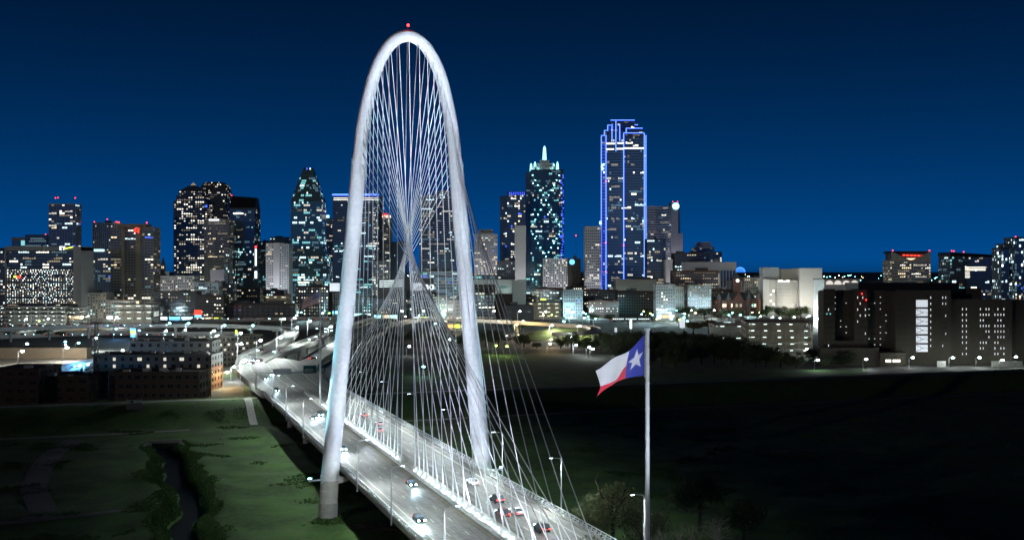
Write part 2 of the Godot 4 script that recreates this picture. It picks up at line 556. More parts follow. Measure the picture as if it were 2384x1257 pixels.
# a car park: open decks on columns, lamps under each deck
func garage(called: String, label: String, x: float, z: float, w: float, d: float, h: float, turn: float, o := {}) -> Node3D:
	var t := thing(called, label, "parking garage", Vector3(x, o.get("y", 0.0), z), turn)
	var n: int = o.get("levels", 4)
	var fh := h / n
	var slab := MB.new()
	var cols := MB.new()
	var lamps := MB.new()
	var wall: String = o.get("wall", "concrete")
	for i in n + 1:
		var y := i * fh
		if i > 0:
			slab.box(Vector3(-w / 2, y - 0.5, -d / 2), Vector3(w / 2, y, d / 2))
		for s in [-1, 1]:
			slab.box(Vector3(-w / 2, y + 0.003, s * d / 2 - 0.15), Vector3(w / 2, y + 1.05, s * d / 2 + 0.15))
			slab.box(Vector3(s * w / 2 - 0.15, y + 0.003, -d / 2 + 0.16), Vector3(s * w / 2 + 0.15, y + 1.05, d / 2 - 0.16))
		if i < n:
			var k := int(w / 9.0)
			for j in k:
				var lx := -w / 2 + (j + 0.5) * w / k
				for lz in [d / 2 - 3.0, d / 2 - 11.0]:
					if rng.randf() < o.get("lamps", 0.75):
						lamps.cbox(Vector3(lx + rng.randf_range(-1, 1), y + fh - 0.75, lz), Vector3(o.get("tube", 2.6), 0.22, 0.5))
			for s in [-1, 1]:
				var k2 := int(d / 10.0)
				for j in k2:
					if rng.randf() < o.get("lamps", 0.75):
						lamps.cbox(Vector3(s * (w / 2 - 3.0), y + fh - 0.75, -d / 2 + (j + 0.5) * d / k2), Vector3(0.5, 0.22, o.get("tube", 2.6)))
	var kc := maxi(2, int(w / 9.0))
	for j in kc + 1:
		for s in [-1, 1]:
			cols.cbox(Vector3(-w / 2 + 0.5 + (w - 1.0) * j / kc, h / 2, s * (d / 2 - 0.65)), Vector3(0.7, h - 0.01, 0.7))
	var kd := maxi(2, int(d / 9.0))
	for j in kd + 1:
		for s in [-1, 1]:
			cols.cbox(Vector3(s * (w / 2 - 0.65), h / 2, -d / 2 + 1.6 + (d - 3.2) * j / kd), Vector3(0.7, h - 0.012, 0.7))
	build(slab, "deck_slab", M[wall], t)
	stuff(build(cols, "column_frame", M[wall], t))
	stuff(build(lamps, "ceiling_lamp", M[o.get("lamp", "garage")], t))
	var cm := MB.new()
	cm.box(Vector3(-w * 0.42, 0, -d * 0.18), Vector3(w * 0.42, h - 0.6, d * 0.12))
	build(cm, "core_wall", M[wall], t)
	if o.get("stair", true):
		box_part(t, "stair_tower", wall, Vector3(w / 2 - 6.0, 0, -d / 2 - 0.4), Vector3(w / 2 + 0.4, h + 3.5, -d / 2 + 5.0))
	return t

# ------------------------------------------------------------------ camera, sky, facade fill
func make_view() -> void:
	var cam := Camera3D.new()
	cam.name = "camera"
	cam.position = Vector3(0, 61, 0)
	cam.fov = 27.17
	cam.near = 1.0
	cam.far = 60000.0
	cam.current = true
	add_child(cam)
	var we := WorldEnvironment.new()
	we.name = "night_environment"
	var e := Environment.new()
	e.background_mode = Environment.BG_SKY
	e.tonemap_mode = Environment.TONE_MAPPER_LINEAR
	e.tonemap_exposure = 1.0
	e.sdfgi_enabled = true
	e.ssao_enabled = true
	e.ssil_enabled = true
	var sk := ProceduralSkyMaterial.new()
	sk.sky_top_color = Color(0.001, 0.022, 0.085)
	sk.sky_horizon_color = Color(0.003, 0.30, 0.575)
	sk.sky_curve = 0.072
	sk.ground_bottom_color = Color(0.01, 0.02, 0.03)
	sk.ground_horizon_color = Color(0.012, 0.22, 0.40)
	sk.ground_curve = 0.02
	sk.sun_angle_max = 0.0
	var s := Sky.new()
	s.sky_material = sk
	e.sky = s
	we.environment = e
	add_child(we)
	# added low directional light behind the camera, brightening the facades
	var facade_fill := DirectionalLight3D.new()
	facade_fill.name = "facade_fill"
	facade_fill.light_color = Color(1.0, 0.93, 0.84)
	facade_fill.light_energy = 0.07
	facade_fill.light_angular_distance = 0.6
	facade_fill.shadow_enabled = true
	facade_fill.sky_mode = DirectionalLight3D.SKY_MODE_LIGHT_ONLY
	add_child(facade_fill)
	facade_fill.look_at_from_position(Vector3.ZERO, Vector3(0.85, -0.10, -1.0))

func spot(parent: Node3D, called: String, at: Vector3, target: Vector3, energy: float, angle: float, col: Color, size := 0.3) -> void:
	var l := SpotLight3D.new()
	l.name = called
	l.light_color = col
	l.light_energy = energy
	l.spot_range = 4000.0
	l.spot_attenuation = 2.0
	l.spot_angle = angle
	l.spot_angle_attenuation = 0.3 if angle > 70.0 else 1.0
	l.light_size = size
	l.shadow_enabled = true
	parent.add_child(l, true)
	l.position = at
	var d := (target - at).normalized()
	var up := Vector3.UP if absf(d.y) < 0.98 else Vector3.RIGHT
	l.basis = Basis.looking_at(d, up)

func omni(parent: Node3D, called: String, at: Vector3, energy: float, col: Color, size := 0.4) -> void:
	var l := OmniLight3D.new()
	l.name = called
	l.light_color = col
	l.light_energy = energy
	l.omni_range = 2000.0
	l.omni_attenuation = 2.0
	l.light_size = size
	l.shadow_enabled = true
	parent.add_child(l, true)
	l.position = at

# ------------------------------------------------------------------ ground
var hill := FastNoiseLite.new()

const CREEK := [Vector2(-121, -388), Vector2(-116, -372), Vector2(-104, -345), Vector2(-93, -316), Vector2(-83, -285), Vector2(-73, -252), Vector2(-60, -205), Vector2(-52, -150), Vector2(-50, -100)]

func creek_bend(z: float) -> float:
	return sin(z * 0.09) * 1.6 + sin(z * 0.23 + 1.0) * 0.8

func creek_dist(x: float, z: float) -> float:
	var best := 1e9
	x += creek_bend(z)
	var p := Vector2(x, z)
	for i in CREEK.size() - 1:
		var q := Geometry2D.get_closest_point_to_segment(p, CREEK[i], CREEK[i + 1])
		best = minf(best, q.distance_to(p))
	return best

func ground_y(x: float, z: float) -> float:
	var A := -x * sin(TURN) - z * cos(TURN)
	var y := 0.0
	# the levee across the plain
	if A > 446.0 and A < 512.0:
		y = 7.2 * smoothstep(446.0, 473.0, A) * (1.0 - smoothstep(484.0, 512.0, A))
	if A < 505.0:
		var c := creek_dist(x, z)
		y += hill.get_noise_2d(x, z) * 0.9 * (1.0 - smoothstep(420.0, 450.0, A)) * smoothstep(4.0, 14.0, c)
		y -= 2.6 * (1.0 - smoothstep(0.6, 6.0, c)) * smoothstep(92.0, 110.0, -z)
		y += 0.7 * smoothstep(6.0, 9.0, c) * (1.0 - smoothstep(9.0, 16.0, c))
	return y

func make_ground() -> void:
	hill.seed = 5
	hill.frequency = 0.02
	hill.fractal_octaves = 4
	var g := MB.new()
	g.quad(Vector3(-16000, -0.05, -640), Vector3(-16000, -0.05, -30000), Vector3(16000, -0.05, -30000), Vector3(16000, -0.05, -640))
	g.quad(Vector3(-16000, -4.0, 3000), Vector3(-16000, -4.0, -639.9), Vector3(16000, -4.0, -639.9), Vector3(16000, -4.0, 3000))
	tag(build(g, "ground", mat("ground_town", Vector3(1, 1, 1), 0.95, 0.0, "town", 0.004)), "", "", "", "structure")
	# the river plain with its creek and levee
	var t := MB.new()
	var step := 2.0
	var x0 := -330.0
	var nx := 345
	var z0 := -40.0
	var nz := 322
	var hs := []
	for i in nx + 1:
		var row := PackedFloat32Array()
		for j in nz + 1:
			row.append(ground_y(x0 + i * step, z0 - j * step))
		hs.append(row)
	for i in nx:
		for j in nz:
			var xa := x0 + i * step
			var za := z0 - j * step
			t.quad(Vector3(xa, hs[i][j], za), Vector3(xa, hs[i][j + 1], za - step), Vector3(xa + step, hs[i + 1][j + 1], za - step), Vector3(xa + step, hs[i + 1][j], za))
	var mt := mat("meadow", Vector3(1, 1, 1), 0.95, 0.0, "meadow", 0.017)
	tag(build(t, "terrain", mt), "", "", "", "structure")
	# water in the creek
	var w := MB.new()
	var line := []
	for i in CREEK.size() - 1:
		for k in 8:
			var q: Vector2 = CREEK[i].lerp(CREEK[i + 1], k / 8.0)
			line.append(Vector2(q.x - creek_bend(q.y), q.y))
	for i in line.size() - 1:
		var a: Vector2 = line[i]
		var b: Vector2 = line[i + 1]
		w.quad(Vector3(a.x - 4.0, -1.75, a.y), Vector3(a.x + 4.0, -1.75, a.y), Vector3(b.x + 4.0, -1.75, b.y), Vector3(b.x - 4.0, -1.75, b.y))
	var wm := mat("water", Vector3(0.010, 0.014, 0.016), 0.45)
	wm.metallic_specular = 0.08
	tag(build(w, "creek_water", wm), "", "", "", "structure")

# a strip of ground cover along a line, draped over the terrain
func strip(called: String, pts: Array, width: float, m: Material, lift := 0.05) -> void:
	var s := MB.new()
	var fine := []
	for i in pts.size() - 1:
		var k := maxi(1, int(pts[i].distance_to(pts[i + 1]) / 6.0))
		for j in k:
			fine.append(pts[i].lerp(pts[i + 1], float(j) / k))
	fine.append(pts[-1])
	for i in fine.size() - 1:
		var d0: Vector2 = (fine[mini(i + 1, fine.size() - 1)] - fine[maxi(i - 1, 0)]).orthogonal().normalized() * width * 0.5
		var d1: Vector2 = (fine[mini(i + 2, fine.size() - 1)] - fine[i]).orthogonal().normalized() * width * 0.5
		var q := []
		for p in [fine[i] - d0, fine[i] + d0, fine[i + 1] + d1, fine[i + 1] - d1]:
			q.append(Vector3(p.x, ground_y(p.x, p.y) + lift, p.y))
		s.quad(q[0], q[1], q[2], q[3])
	tag(build(s, called, m), "", "", "", "structure")

func make_paths() -> void:
	var dirt := mat("dirt", Vector3(0.15, 0.14, 0.145), 0.95, 0.0, "mottle", 0.2)
	var gravel := mat("gravel", Vector3(0.30, 0.28, 0.25), 0.95, 0.0, "mottle", 0.2)
	var a := []
	for L in range(-220, 40, 20):
		var p := br(L, 0, 440.5 + sin(L * 0.05) * 0.8)
		a.append(Vector2(p.x, p.z))
	strip("levee_path", a, 3.4, gravel, 0.12)
	var b := []
	for L in range(95, 420, 20):
		var p := br(L, 0, 442.0 + sin(L * 0.04) * 1.5)
		b.append(Vector2(p.x, p.z))
	strip("levee_path", b, 3.2, gravel, 0.12)
	var crest := []
	for L in range(-230, 440, 20):
		var p := br(L, 0, 478.0)
		crest.append(Vector2(p.x, p.z))
	strip("levee_path", crest, 4.0, gravel, 0.12)
	strip("dirt_path", [Vector2(-156, -398), Vector2(-153, -372), Vector2(-144, -340), Vector2(-134, -312), Vector2(-119, -283), Vector2(-116, -272)], 7.0, dirt, 0.12)
	strip("dirt_path", [Vector2(-135, -262), Vector2(-112, -272), Vector2(-99, -282)], 3.0, dirt, 0.16)
	var p1 := br(50, 0, 264)
	var p2 := br(56, 0, 258)
	var p3 := br(80, 0, 246)
	strip("dirt_path", [Vector2(p1.x, p1.z), Vector2(p2.x, p2.z), Vector2(p3.x, p3.z)], 7.0, mat("clay", Vector3(0.26, 0.17, 0.10), 0.95, 0.0, "patchy", 0.1), 0.14)

# ------------------------------------------------------------------ bridge
const ARCH := [Vector2(20.45, 0), Vector2(19.9, 9), Vector2(18.5, 24), Vector2(17.5, 34), Vector2(15.8, 51), Vector2(14.25, 68), Vector2(12.7, 86), Vector2(11.65, 96.5), Vector2(9.75, 106), Vector2(7.5, 113.0), Vector2(4.0, 118.4), Vector2(0, 120.2)]

func arch_point(k: float) -> Vector2:    # k from -1 (one foot) over 0 (top) to 1
	var s := signf(k)
	var t := (1.0 - absf(k)) * (ARCH.size() - 1)
	var i := mini(int(t), ARCH.size() - 2)
	var f := t - i
	var last := ARCH.size() - 1
	var p0: Vector2 = ARCH[maxi(i - 1, 0)]
	var p1: Vector2 = ARCH[i]
	var p2: Vector2 = ARCH[i + 1]
	var p3: Vector2 = ARCH[i + 2] if i + 2 <= last else Vector2(-ARCH[last - 1].x, ARCH[last - 1].y)
	var r := p1.cubic_interpolate(p2, p0, p3, f)
	return Vector2(r.x * (s if s != 0.0 else 1.0), r.y)

func arch_radius(y: float) -> float:
	if y > 88.5:
		return lerpf(1.68, 1.52, clampf((y - 88.5) / 31.0, 0, 1))
	return lerpf(2.2, 1.88, clampf((y - 9.0) / 79.0, 0, 1))

func arch_at_height(y: float, s: float) -> Vector3:
	var lo := 0.0
	var hi := 1.0
	for i in 30:
		var mid := (lo + hi) * 0.5
		if arch_point(mid).y > y:
			lo = mid
		else:
			hi = mid
	var p := arch_point(lo)
	return Vector3(p.x * s, p.y, 0)

# the point of the arch's axis this many metres down from the crown
func arch_along(run: float, s: float) -> Vector3:
	var at := Vector2(0, ARCH[-1].y)
	var left := run
	var k := 0.0
	while left > 0.0 and k < 1.0:
		k += 0.002
		var p := arch_point(k)
		left -= p.distance_to(at)
		at = p
	return Vector3(at.x * s, at.y, 0)

func make_bridge() -> void:
	# local axes: x across, -z along the bridge away from the camera, origin under the crown of the arch
	var b := thing("cable_stayed_bridge", "white floodlit arch bridge with fanned cables and a six-lane deck", "bridge", br(AXIS, 0, ARCH_A), TURN)
	var arch := Node3D.new()
	arch.name = "arch"
	b.add_child(arch)
	# the pipe in welded segments
	var ks := []
	for s in [-1.0, 1.0]:
		for i in 14:
			ks.append(s * (1.0 - i / 14.0))
	ks = []
	for i in 29:
		ks.append(-1.0 + 2.0 * i / 28.0)
	for i in 28:
		var pts := []
		var rad := []
		for j in 9:
			var k := lerpf(ks[i], ks[i + 1], j / 8.0)
			var p := arch_point(k)
			pts.append(Vector3(p.x, p.y, 0))
			rad.append(arch_radius(p.y))
		if i == 0 or i == 27:
			continue
		var m := MB.new()
		m.tube(pts, rad, 40, false)
		build(m, "arch_segment", M.steel, arch)
		var ring := MB.new()
		var d: Vector3 = (pts[1] - pts[0]).normalized()
		ring.tube([pts[0] - d * 0.06, pts[0] + d * 0.06], [rad[0] + 0.025, rad[0] + 0.025], 40)
		build(ring, "weld_ring", M.steel, arch)
	# collars where the legs widen, the concrete feet, the brackets and the lamps on them
	for s in [-1.0, 1.0]:
		var c := arch_at_height(88.5, s)
		var c2 := arch_at_height(87.2, s)
		var col := MB.new()
		col.tube([c2, c], [1.95, 1.95], 40)
		build(col, "collar", M.steel, arch)
		for hh in [34.0, 52.0, 66.0, 78.0]:
			var q := arch_at_height(hh, s)
			var lug := MB.new()
			lug.cbox(q + Vector3(s * (arch_radius(hh) + 0.12), 0, 0.4), Vector3(0.3, 0.25, 0.8))
			build(lug, "lifting_lug", M.steel, arch)
		var foot := MB.new()
		var f0 := arch_at_height(0.0, s)
		var f1 := arch_at_height(3.6, s)
		var f2 := arch_at_height(9.6, s)
		foot.tube([f0 - Vector3(0, 4, 0), f1], [2.42, 2.36], 40)
		build(foot, "footing", M.concrete, arch)
		var up := MB.new()
		up.tube([f1, arch_at_height(3.9, s), f2], [2.2, 2.26, 2.2], 40)
		build(up, "pedestal", M.concrete_pale, arch)
		var co := MB.new()
		co.tube([f2 - Vector3(0, 0.5, 0), f2 + Vector3(0, 0.7, 0)], [2.3, 2.3], 40)
		build(co, "base_collar", M.steel, arch)
		# bracket that carries the deck
		var br_ := MB.new()
		var ix: float = s * 18.2
		var ex: float = s * 15.4
		br_.loft([[Vector3(ix, 8.2, 1.1), Vector3(ex, 8.8, 1.1), Vector3(ex, 9.3, 1.1), Vector3(ix, 9.9, 1.1)], [Vector3(ix, 8.2, -1.1), Vector3(ex, 8.8, -1.1), Vector3(ex, 9.3, -1.1), Vector3(ix, 9.9, -1.1)]])
		build(br_, "bracket", M.concrete_pale, arch)
	var tip := MB.new()
	tip.tube([Vector3(0, 121.6, 0), Vector3(0, 122.7, 0)], [0.1, 0.1], 8)
	build(tip, "beacon_post", M.dark_metal, arch)
	var bl := MB.new()
	bl.ball(Vector3(0, 122.9, 0), 0.36, 12)
	build(bl, "beacon_lamp", M.beacon, arch)

	# --- deck: local z from +170 (towards the camera and past it) to -185
	var zn := 236.0
	var zf := -182.0
	var hw := 16.35
	var girder := MB.new()
	girder.loft([
		[Vector3(-hw, DECK - 0.02, zn), Vector3(-hw, DECK - 1.0, zn), Vector3(-9.5, DECK - 2.6, zn), Vector3(9.5, DECK - 2.6, zn), Vector3(hw, DECK - 1.0, zn), Vector3(hw, DECK - 0.02, zn)],
		[Vector3(-hw, DECK - 0.02, zf), Vector3(-hw, DECK - 1.0, zf), Vector3(-9.5, DECK - 2.6, zf), Vector3(9.5, DECK - 2.6, zf), Vector3(hw, DECK - 1.0, zf), Vector3(hw, DECK - 0.02, zf)]])
	build(girder, "girder", M.concrete, b)
	for s in [-1, 1]:
		var road := MB.new()
		var k := 14
		for i in k:
			var za := zn + (zf - zn) * i / k
			var zb := zn + (zf - zn) * (i + 1) / k
			var xa: float = 1.5 if s > 0 else -15.5
			var xb := 15.5 if s > 0 else -1.5
			road.quad_uv(Vector3(xa, DECK, za), Vector3(xa, DECK, zb), Vector3(xb, DECK, zb), Vector3(xb, DECK, za), Vector2(0, i), Vector2(0, i + 1), Vector2(1, i + 1), Vector2(1, i))
		build(road, "carriageway", M.road, b)
		# kerb and parapet with an open rail on bars
		var kerb := MB.new()
		kerb.box(Vector3(s * 16.05 - 0.55, DECK - 0.3, zf), Vector3(s * 16.05 + 0.42, DECK + 0.35, zn))
		build(kerb, "kerb", M.concrete_pale, b)
		var posts := MB.new()
		var zz := zn - 1.0
		while zz > zf:
			posts.bar(Vector3(s * 15.95, DECK + 0.35, zz), Vector3(s * 16.35, DECK + 1.35, zz), 0.22, 0.22)
			posts.bar(Vector3(s * 16.35, DECK + 0.35, zz - 1.1), Vector3(s * 16.25, DECK + 1.0, zz - 1.1), 0.12, 0.14)
			zz -= 2.2
		stuff(build(posts, "rail_post", M.rail, b))
		for r in [[16.35, 1.38, 0.2], [16.2, 0.98, 0.12], [16.08, 0.64, 0.12]]:
			var bar := MB.new()
			bar.bar(Vector3(s * r[0], DECK + r[1], zn), Vector3(s * r[0], DECK + r[1], zf), r[2], r[2] * 0.8)
			build(bar, "rail", M.rail, b)
		# markings
		var lines := MB.new()
		for x in [13.3]:
			lines.box(Vector3(s * x - 0.09, DECK + 0.004, zf), Vector3(s * x + 0.09, DECK + 0.006, zn), false)
		for x in [5.9, 9.6]:
			var z := zn - 3.0
			while z > zf + 4.0:
				lines.box(Vector3(s * x - 0.08, DECK + 0.004, z - 3.0), Vector3(s * x + 0.08, DECK + 0.006, z), false)
				z -= 12.2
		build(lines, "lane_marking", M.paint, b)
		var yl := MB.new()
		yl.box(Vector3(s * 2.5 - 0.07, DECK + 0.004, zf), Vector3(s * 2.5 + 0.07, DECK + 0.006, zn), false)
		build(yl, "edge_marking", M.paint_yellow, b)
	# median: ledges, anchor housings, floodlights
	var med := MB.new()
	med.box(Vector3(-1.5, DECK - 0.05, -150), Vector3(1.5, DECK + 0.32, 236))
	build(med, "median", M.concrete_pale, b)
	for s in [-1, 1]:
		var wall := MB.new()
		wall.loft([[Vector3(s * 1.5, DECK + 0.3, 236), Vector3(s * 1.48, DECK + 0.75, 236), Vector3(s * 1.2, DECK + 0.75, 236), Vector3(s * 1.0, DECK + 0.3, 236)], [Vector3(s * 1.5, DECK + 0.3, -150), Vector3(s * 1.48, DECK + 0.75, -150), Vector3(s * 1.2, DECK + 0.75, -150), Vector3(s * 1.0, DECK + 0.3, -150)]])
		build(wall, "median_wall", M.concrete_pale, b)
	var fend := MB.new()
	fend.loft([[Vector3(-1.4, DECK, -150), Vector3(-1.4, DECK + 0.8, -150), Vector3(1.4, DECK + 0.8, -150), Vector3(1.4, DECK, -150)], [Vector3(-0.25, DECK, -182), Vector3(-0.2, DECK + 0.75, -182), Vector3(0.2, DECK + 0.75, -182), Vector3(0.25, DECK, -182)]])
	build(fend, "median_wall", M.concrete_pale, b)
	# cables: two from each of 29 places on the arch, one to each half of the deck
	var places := []
	for k in 29:
		places.append((k + 1) / 2 * (1 if k % 2 == 0 else -1))
	for side in [1.0, -1.0]:
		for k in 29:
			var idx: int = places[k]
			var t := absf(idx) / 14.0
			var top := arch_along(t * 39.0, -1.0 if idx < 0 else 1.0)
			top.z = side * 0.9
			var z: float = side * (7.5 + 4.35 * k)
			var foot := Vector3(0.0, DECK + 1.1, z)
			var dir := (top - foot).normalized()
			var sag := foot.lerp(top, 0.5) - Vector3(0, 0.35, 0)
			var cb := MB.new()
			cb.tube([foot, foot.lerp(sag, 0.5) - Vector3(0, 0.09, 0), sag, sag.lerp(top, 0.5) - Vector3(0, 0.09, 0), top], [0.1, 0.1, 0.1, 0.1, 0.1], 8)
			build(cb, "cable", M.cable, b)
			var slv := MB.new()
			slv.tube([foot - dir * 0.4, foot + dir * 3.5, foot + dir * 3.6], [0.17, 0.17, 0.12], 8)
			build(slv, "cable_sleeve", M.steel, b)
			var hs := MB.new()
			hs.loft([
				[Vector3(-0.55, DECK + 0.3, z + 1.9), Vector3(0.55, DECK + 0.3, z + 1.9), Vector3(0.55, DECK + 0.3, z - 1.9), Vector3(-0.55, DECK + 0.3, z - 1.9)],
				[Vector3(-0.5, DECK + 1.15, z + 1.8), Vector3(0.5, DECK + 1.15, z + 1.8), Vector3(0.5, DECK + 1.15, z - 1.8), Vector3(-0.5, DECK + 1.15, z - 1.8)],
				[Vector3(-0.3, DECK + 1.5, z + 1.3), Vector3(0.3, DECK + 1.5, z + 1.3), Vector3(0.3, DECK + 1.5, z - 1.3), Vector3(-0.3, DECK + 1.5, z - 1.3)]])
			build(hs, "anchor_housing", M.white, b)
	# piers under the deck
	for z in [110.0, -62.0, -118.0, -160.0]:
		for s in [-1, 1]:
			var p := MB.new()
			p.tube([Vector3(s * 8.5, -3.0, z), Vector3(s * 8.5, DECK - 4.4, z)], [1.15, 1.15], 20)
			build(p, "pier", M.concrete_pale, b)
		var cap := MB.new()
		cap.loft([[Vector3(-12.5, DECK - 3.2, z + 1.1), Vector3(-8.0, DECK - 4.6, z + 1.1), Vector3(8.0, DECK - 4.6, z + 1.1), Vector3(12.5, DECK - 3.2, z + 1.1), Vector3(12.5, DECK - 2.5, z + 1.1), Vector3(-12.5, DECK - 2.5, z + 1.1)],
			[Vector3(-12.5, DECK - 3.2, z - 1.1), Vector3(-8.0, DECK - 4.6, z - 1.1), Vector3(8.0, DECK - 4.6, z - 1.1), Vector3(12.5, DECK - 3.2, z - 1.1), Vector3(12.5, DECK - 2.5, z - 1.1), Vector3(-12.5, DECK - 2.5, z - 1.1)]])
		build(cap, "pier_cap", M.concrete_pale, b)

# floodlights of the arch: on arms beside the legs and along the median
func make_floodlights() -> void:
	var cool := Color(0.88, 0.93, 1.0)
	var ice := Color(0.62, 0.92, 1.0)
	for e in [[-1.0, "floodlight on a short arm beside the arch leg standing in the field", Vector3(-1.2, 0, 1.9)], [1.0, "floodlight on a short arm beside the arch leg behind the deck", Vector3(1.2, 0, 0.6)]]:
		var s: float = e[0]
		var base := arch_at_height(9.2, s)
		var t := thing("arm_floodlight", e[1], "floodlight", br(AXIS + base.x, base.y, ARCH_A), TURN, "floodlights on the arch legs")
		var arm := MB.new()
		arm.tube([Vector3(s * 1.9, 0, 0), Vector3(s * 4.6, 0, 0.0)], [0.22, 0.2], 10)
		build(arm, "arm", M.steel, t)
		var hd := MB.new()
		hd.tube([Vector3(s * 4.9, -0.3, 0), Vector3(s * 4.9, 0.45, 0)], [0.35, 0.55], 14)
		build(hd, "lamp_housing", M.galv, t)
		var ln := MB.new()
		ln.tube([Vector3(s * 4.9, 0.46, 0), Vector3(s * 4.9, 0.62, 0)], [0.5, 0.4], 14)
		build(ln, "lamp_lens", M.lamp_teal, t)
		var head := Vector3(s * 4.9, 0.8, 0)
		spot(t, "flood", head, arch_at_height(46.0, s) - base + Vector3(s * 0.6, 0, 0), 3500.0, 9.0, ice, 0.25)
		spot(t, "flood", head, arch_at_height(86.0, s) - base, 15000.0, 6.0, ice, 0.25)
	# median floodlights: pairs of boxes on the ledge, aimed at the arch
	var spec := [[132.0, 0.0, 112.0], [118.0, -0.75, 104.0], [118.0, 0.75, 104.0], [96.0, -1.0, 84.0], [96.0, 1.0, 84.0], [78.0, -1.0, 62.0], [78.0, 1.0, 62.0], [56.0, -1.0, 40.0], [56.0, 1.0, 40.0], [36.0, -1.0, 22.0], [36.0, 1.0, 22.0]]
	for side in [1.0, -1.0]:
		var n := 0
		for f in spec:
			n += 1
			var half := "camera" if side > 0 else "city"
			var t := thing("median_floodlight", "%s box floodlight from the %s end of the cable median" % [nth(n), half], "floodlight", br(AXIS + 0.95 * (1.0 if f[1] >= 0 else -1.0), DECK + 0.32, ARCH_A - side * (f[0] + 1.9)), TURN, "floodlights between the cable anchors")
			var bx := MB.new()
			bx.cbox(Vector3(0, 0.16, 0), Vector3(0.34, 0.32, 0.5))
			build(bx, "lamp_housing", M.galv, t)
			var ln := MB.new()
			ln.cbox(Vector3(0, 0.34, 0), Vector3(0.28, 0.04, 0.4))
			build(ln, "lamp_lens", M.lamp_cool, t)
			var tp := arch_at_height(f[2], f[1]) if f[1] != 0.0 else Vector3(0, 119, 0)
			var tl := Vector3(tp.x - 0.95 * (1.0 if f[1] >= 0 else -1.0), tp.y - DECK - 0.3, -side * (f[0] + 1.9))
			var dist := tl.length()
			var pw := (1.25 if side > 0 else 0.5) * dist * dist
			spot(t, "flood", Vector3(0, 0.6, 0), tl, pw, rad_to_deg(atan(23.0 / dist)), cool, 2.4)

# small lamps in the median that wash the anchors and the cables' feet
func make_median_lamps() -> void:
	var n := 0
	for side in [1.0, -1.0]:
		for k in 29:
			n += 1
			var z: float = side * (9.7 + 4.35 * k)
			var t := thing("median_lamp", "%s small ledge lamp from the arch towards the %s, below the cables" % [nth(k + 1), "camera" if side > 0 else "city"], "lamp", br(AXIS - 0.75, DECK + 0.32, ARCH_A - z), TURN, "small lamps between the cable anchors")
			var bx := MB.new()
			bx.cbox(Vector3(0, 0.2, 0), Vector3(0.3, 0.4, 0.3))
			build(bx, "lamp_housing", M.galv, t)
			var ln := MB.new()
			ln.ball(Vector3(0, 0.5, 0), 0.09, 8)
			build(ln, "lamp_bulb", M.lamp_cool, t)
			omni(t, "bulb_light", Vector3(0, 0.5, 0), 10.0, Color(0.85, 0.96, 1.0), 0.12)

# ------------------------------------------------------------------ street lamps
var lamp_src := {}

func lamp_post(style: String, label: String, at: Vector3, turn: float, energy: float, group: String, height := 11.4) -> Node3D:
	var key := "%s_%.1f" % [style, height]
	var o: Node3D
	if not lamp_src.has(key):
		o = thing("street_lamp", label, "street lamp", at, turn, group)
		var p := MB.new()
		p.tube([Vector3.ZERO, Vector3(0, height - 0.8, 0)], [0.17, 0.10], 10)
		build(p, "pole", M.galv, o)
		var a := MB.new()
		a.tube([Vector3(0, height - 0.8, 0), Vector3(0.25, height - 0.2, 0), Vector3(2.0, height + 0.05, 0)], [0.09, 0.08, 0.06], 8)
		build(a, "arm", M.galv, o)
		var h := MB.new()
		h.cbox(Vector3(2.3, height + 0.05, 0), Vector3(0.95, 0.13, 0.36))
		build(h, "lamp_head", M.galv, o)
		var l := MB.new()
		if style == "deck":
			l.cbox(Vector3(2.3, height - 0.04, 0), Vector3(0.7, 0.05, 0.28))
		else:
			l.ball(Vector3(2.3, height - 0.16, 0), 0.95, 10, 0.6)
		build(l, "lamp_lens", M["lamp_cool" if style in ["deck", "cool"] else "lamp_" + style], o)
		lamp_src[key] = o
	else:
		o = dup(lamp_src[key], label, at, turn)
		for c in o.get_children():
			if c is Light3D:
				o.remove_child(c); c.free()
		if group: o.set_meta("group", group)
	if energy > 0.0:
		var col := {"deck": Color(0.93, 0.98, 0.98), "cool": Color(0.93, 0.98, 0.96), "teal": Color(0.8, 0.97, 1.0), "blue": Color(0.35, 0.7, 1.0), "warm": Color(1.0, 0.84, 0.55), "green": Color(0.75, 1.0, 0.4), "white": Color(1.0, 0.97, 0.9)}
		if style == "deck":
			spot(o, "lamp_light", Vector3(2.3, height - 0.12, 0), Vector3(2.6, 0, 0), energy, 80.0, col[style], 0.25)
		else:
			omni(o, "lamp_light", Vector3(2.3, height - 0.95, 0), energy, col[style], 0.3)
	return o

func make_deck_lamps() -> void:
	var i := 0
	for A in [58.0, 98.0, 137.0, 176.0, 215.5, 251.0, 293.0, 336.5, 376.0, 415.0]:
		i += 1
		lamp_post("deck", "%s lamp post cityward along the bridge rail above the creek field" % nth(i), br(47.95, DECK - 0.4, A), TURN, 520.0, "lamp posts along the bridge rails", 11.6)
	i = 0
	for A in [60.0, 98.0, 136.0, 175.0, 214.6, 253.4, 299.0, 339.7, 380.0, 419.0]:
		i += 1
		lamp_post("deck", "%s lamp post cityward along the bridge rail away from the creek" % nth(i), br(83.45, DECK - 0.4, A), TURN + PI, 520.0, "lamp posts along the bridge rails", 11.6)

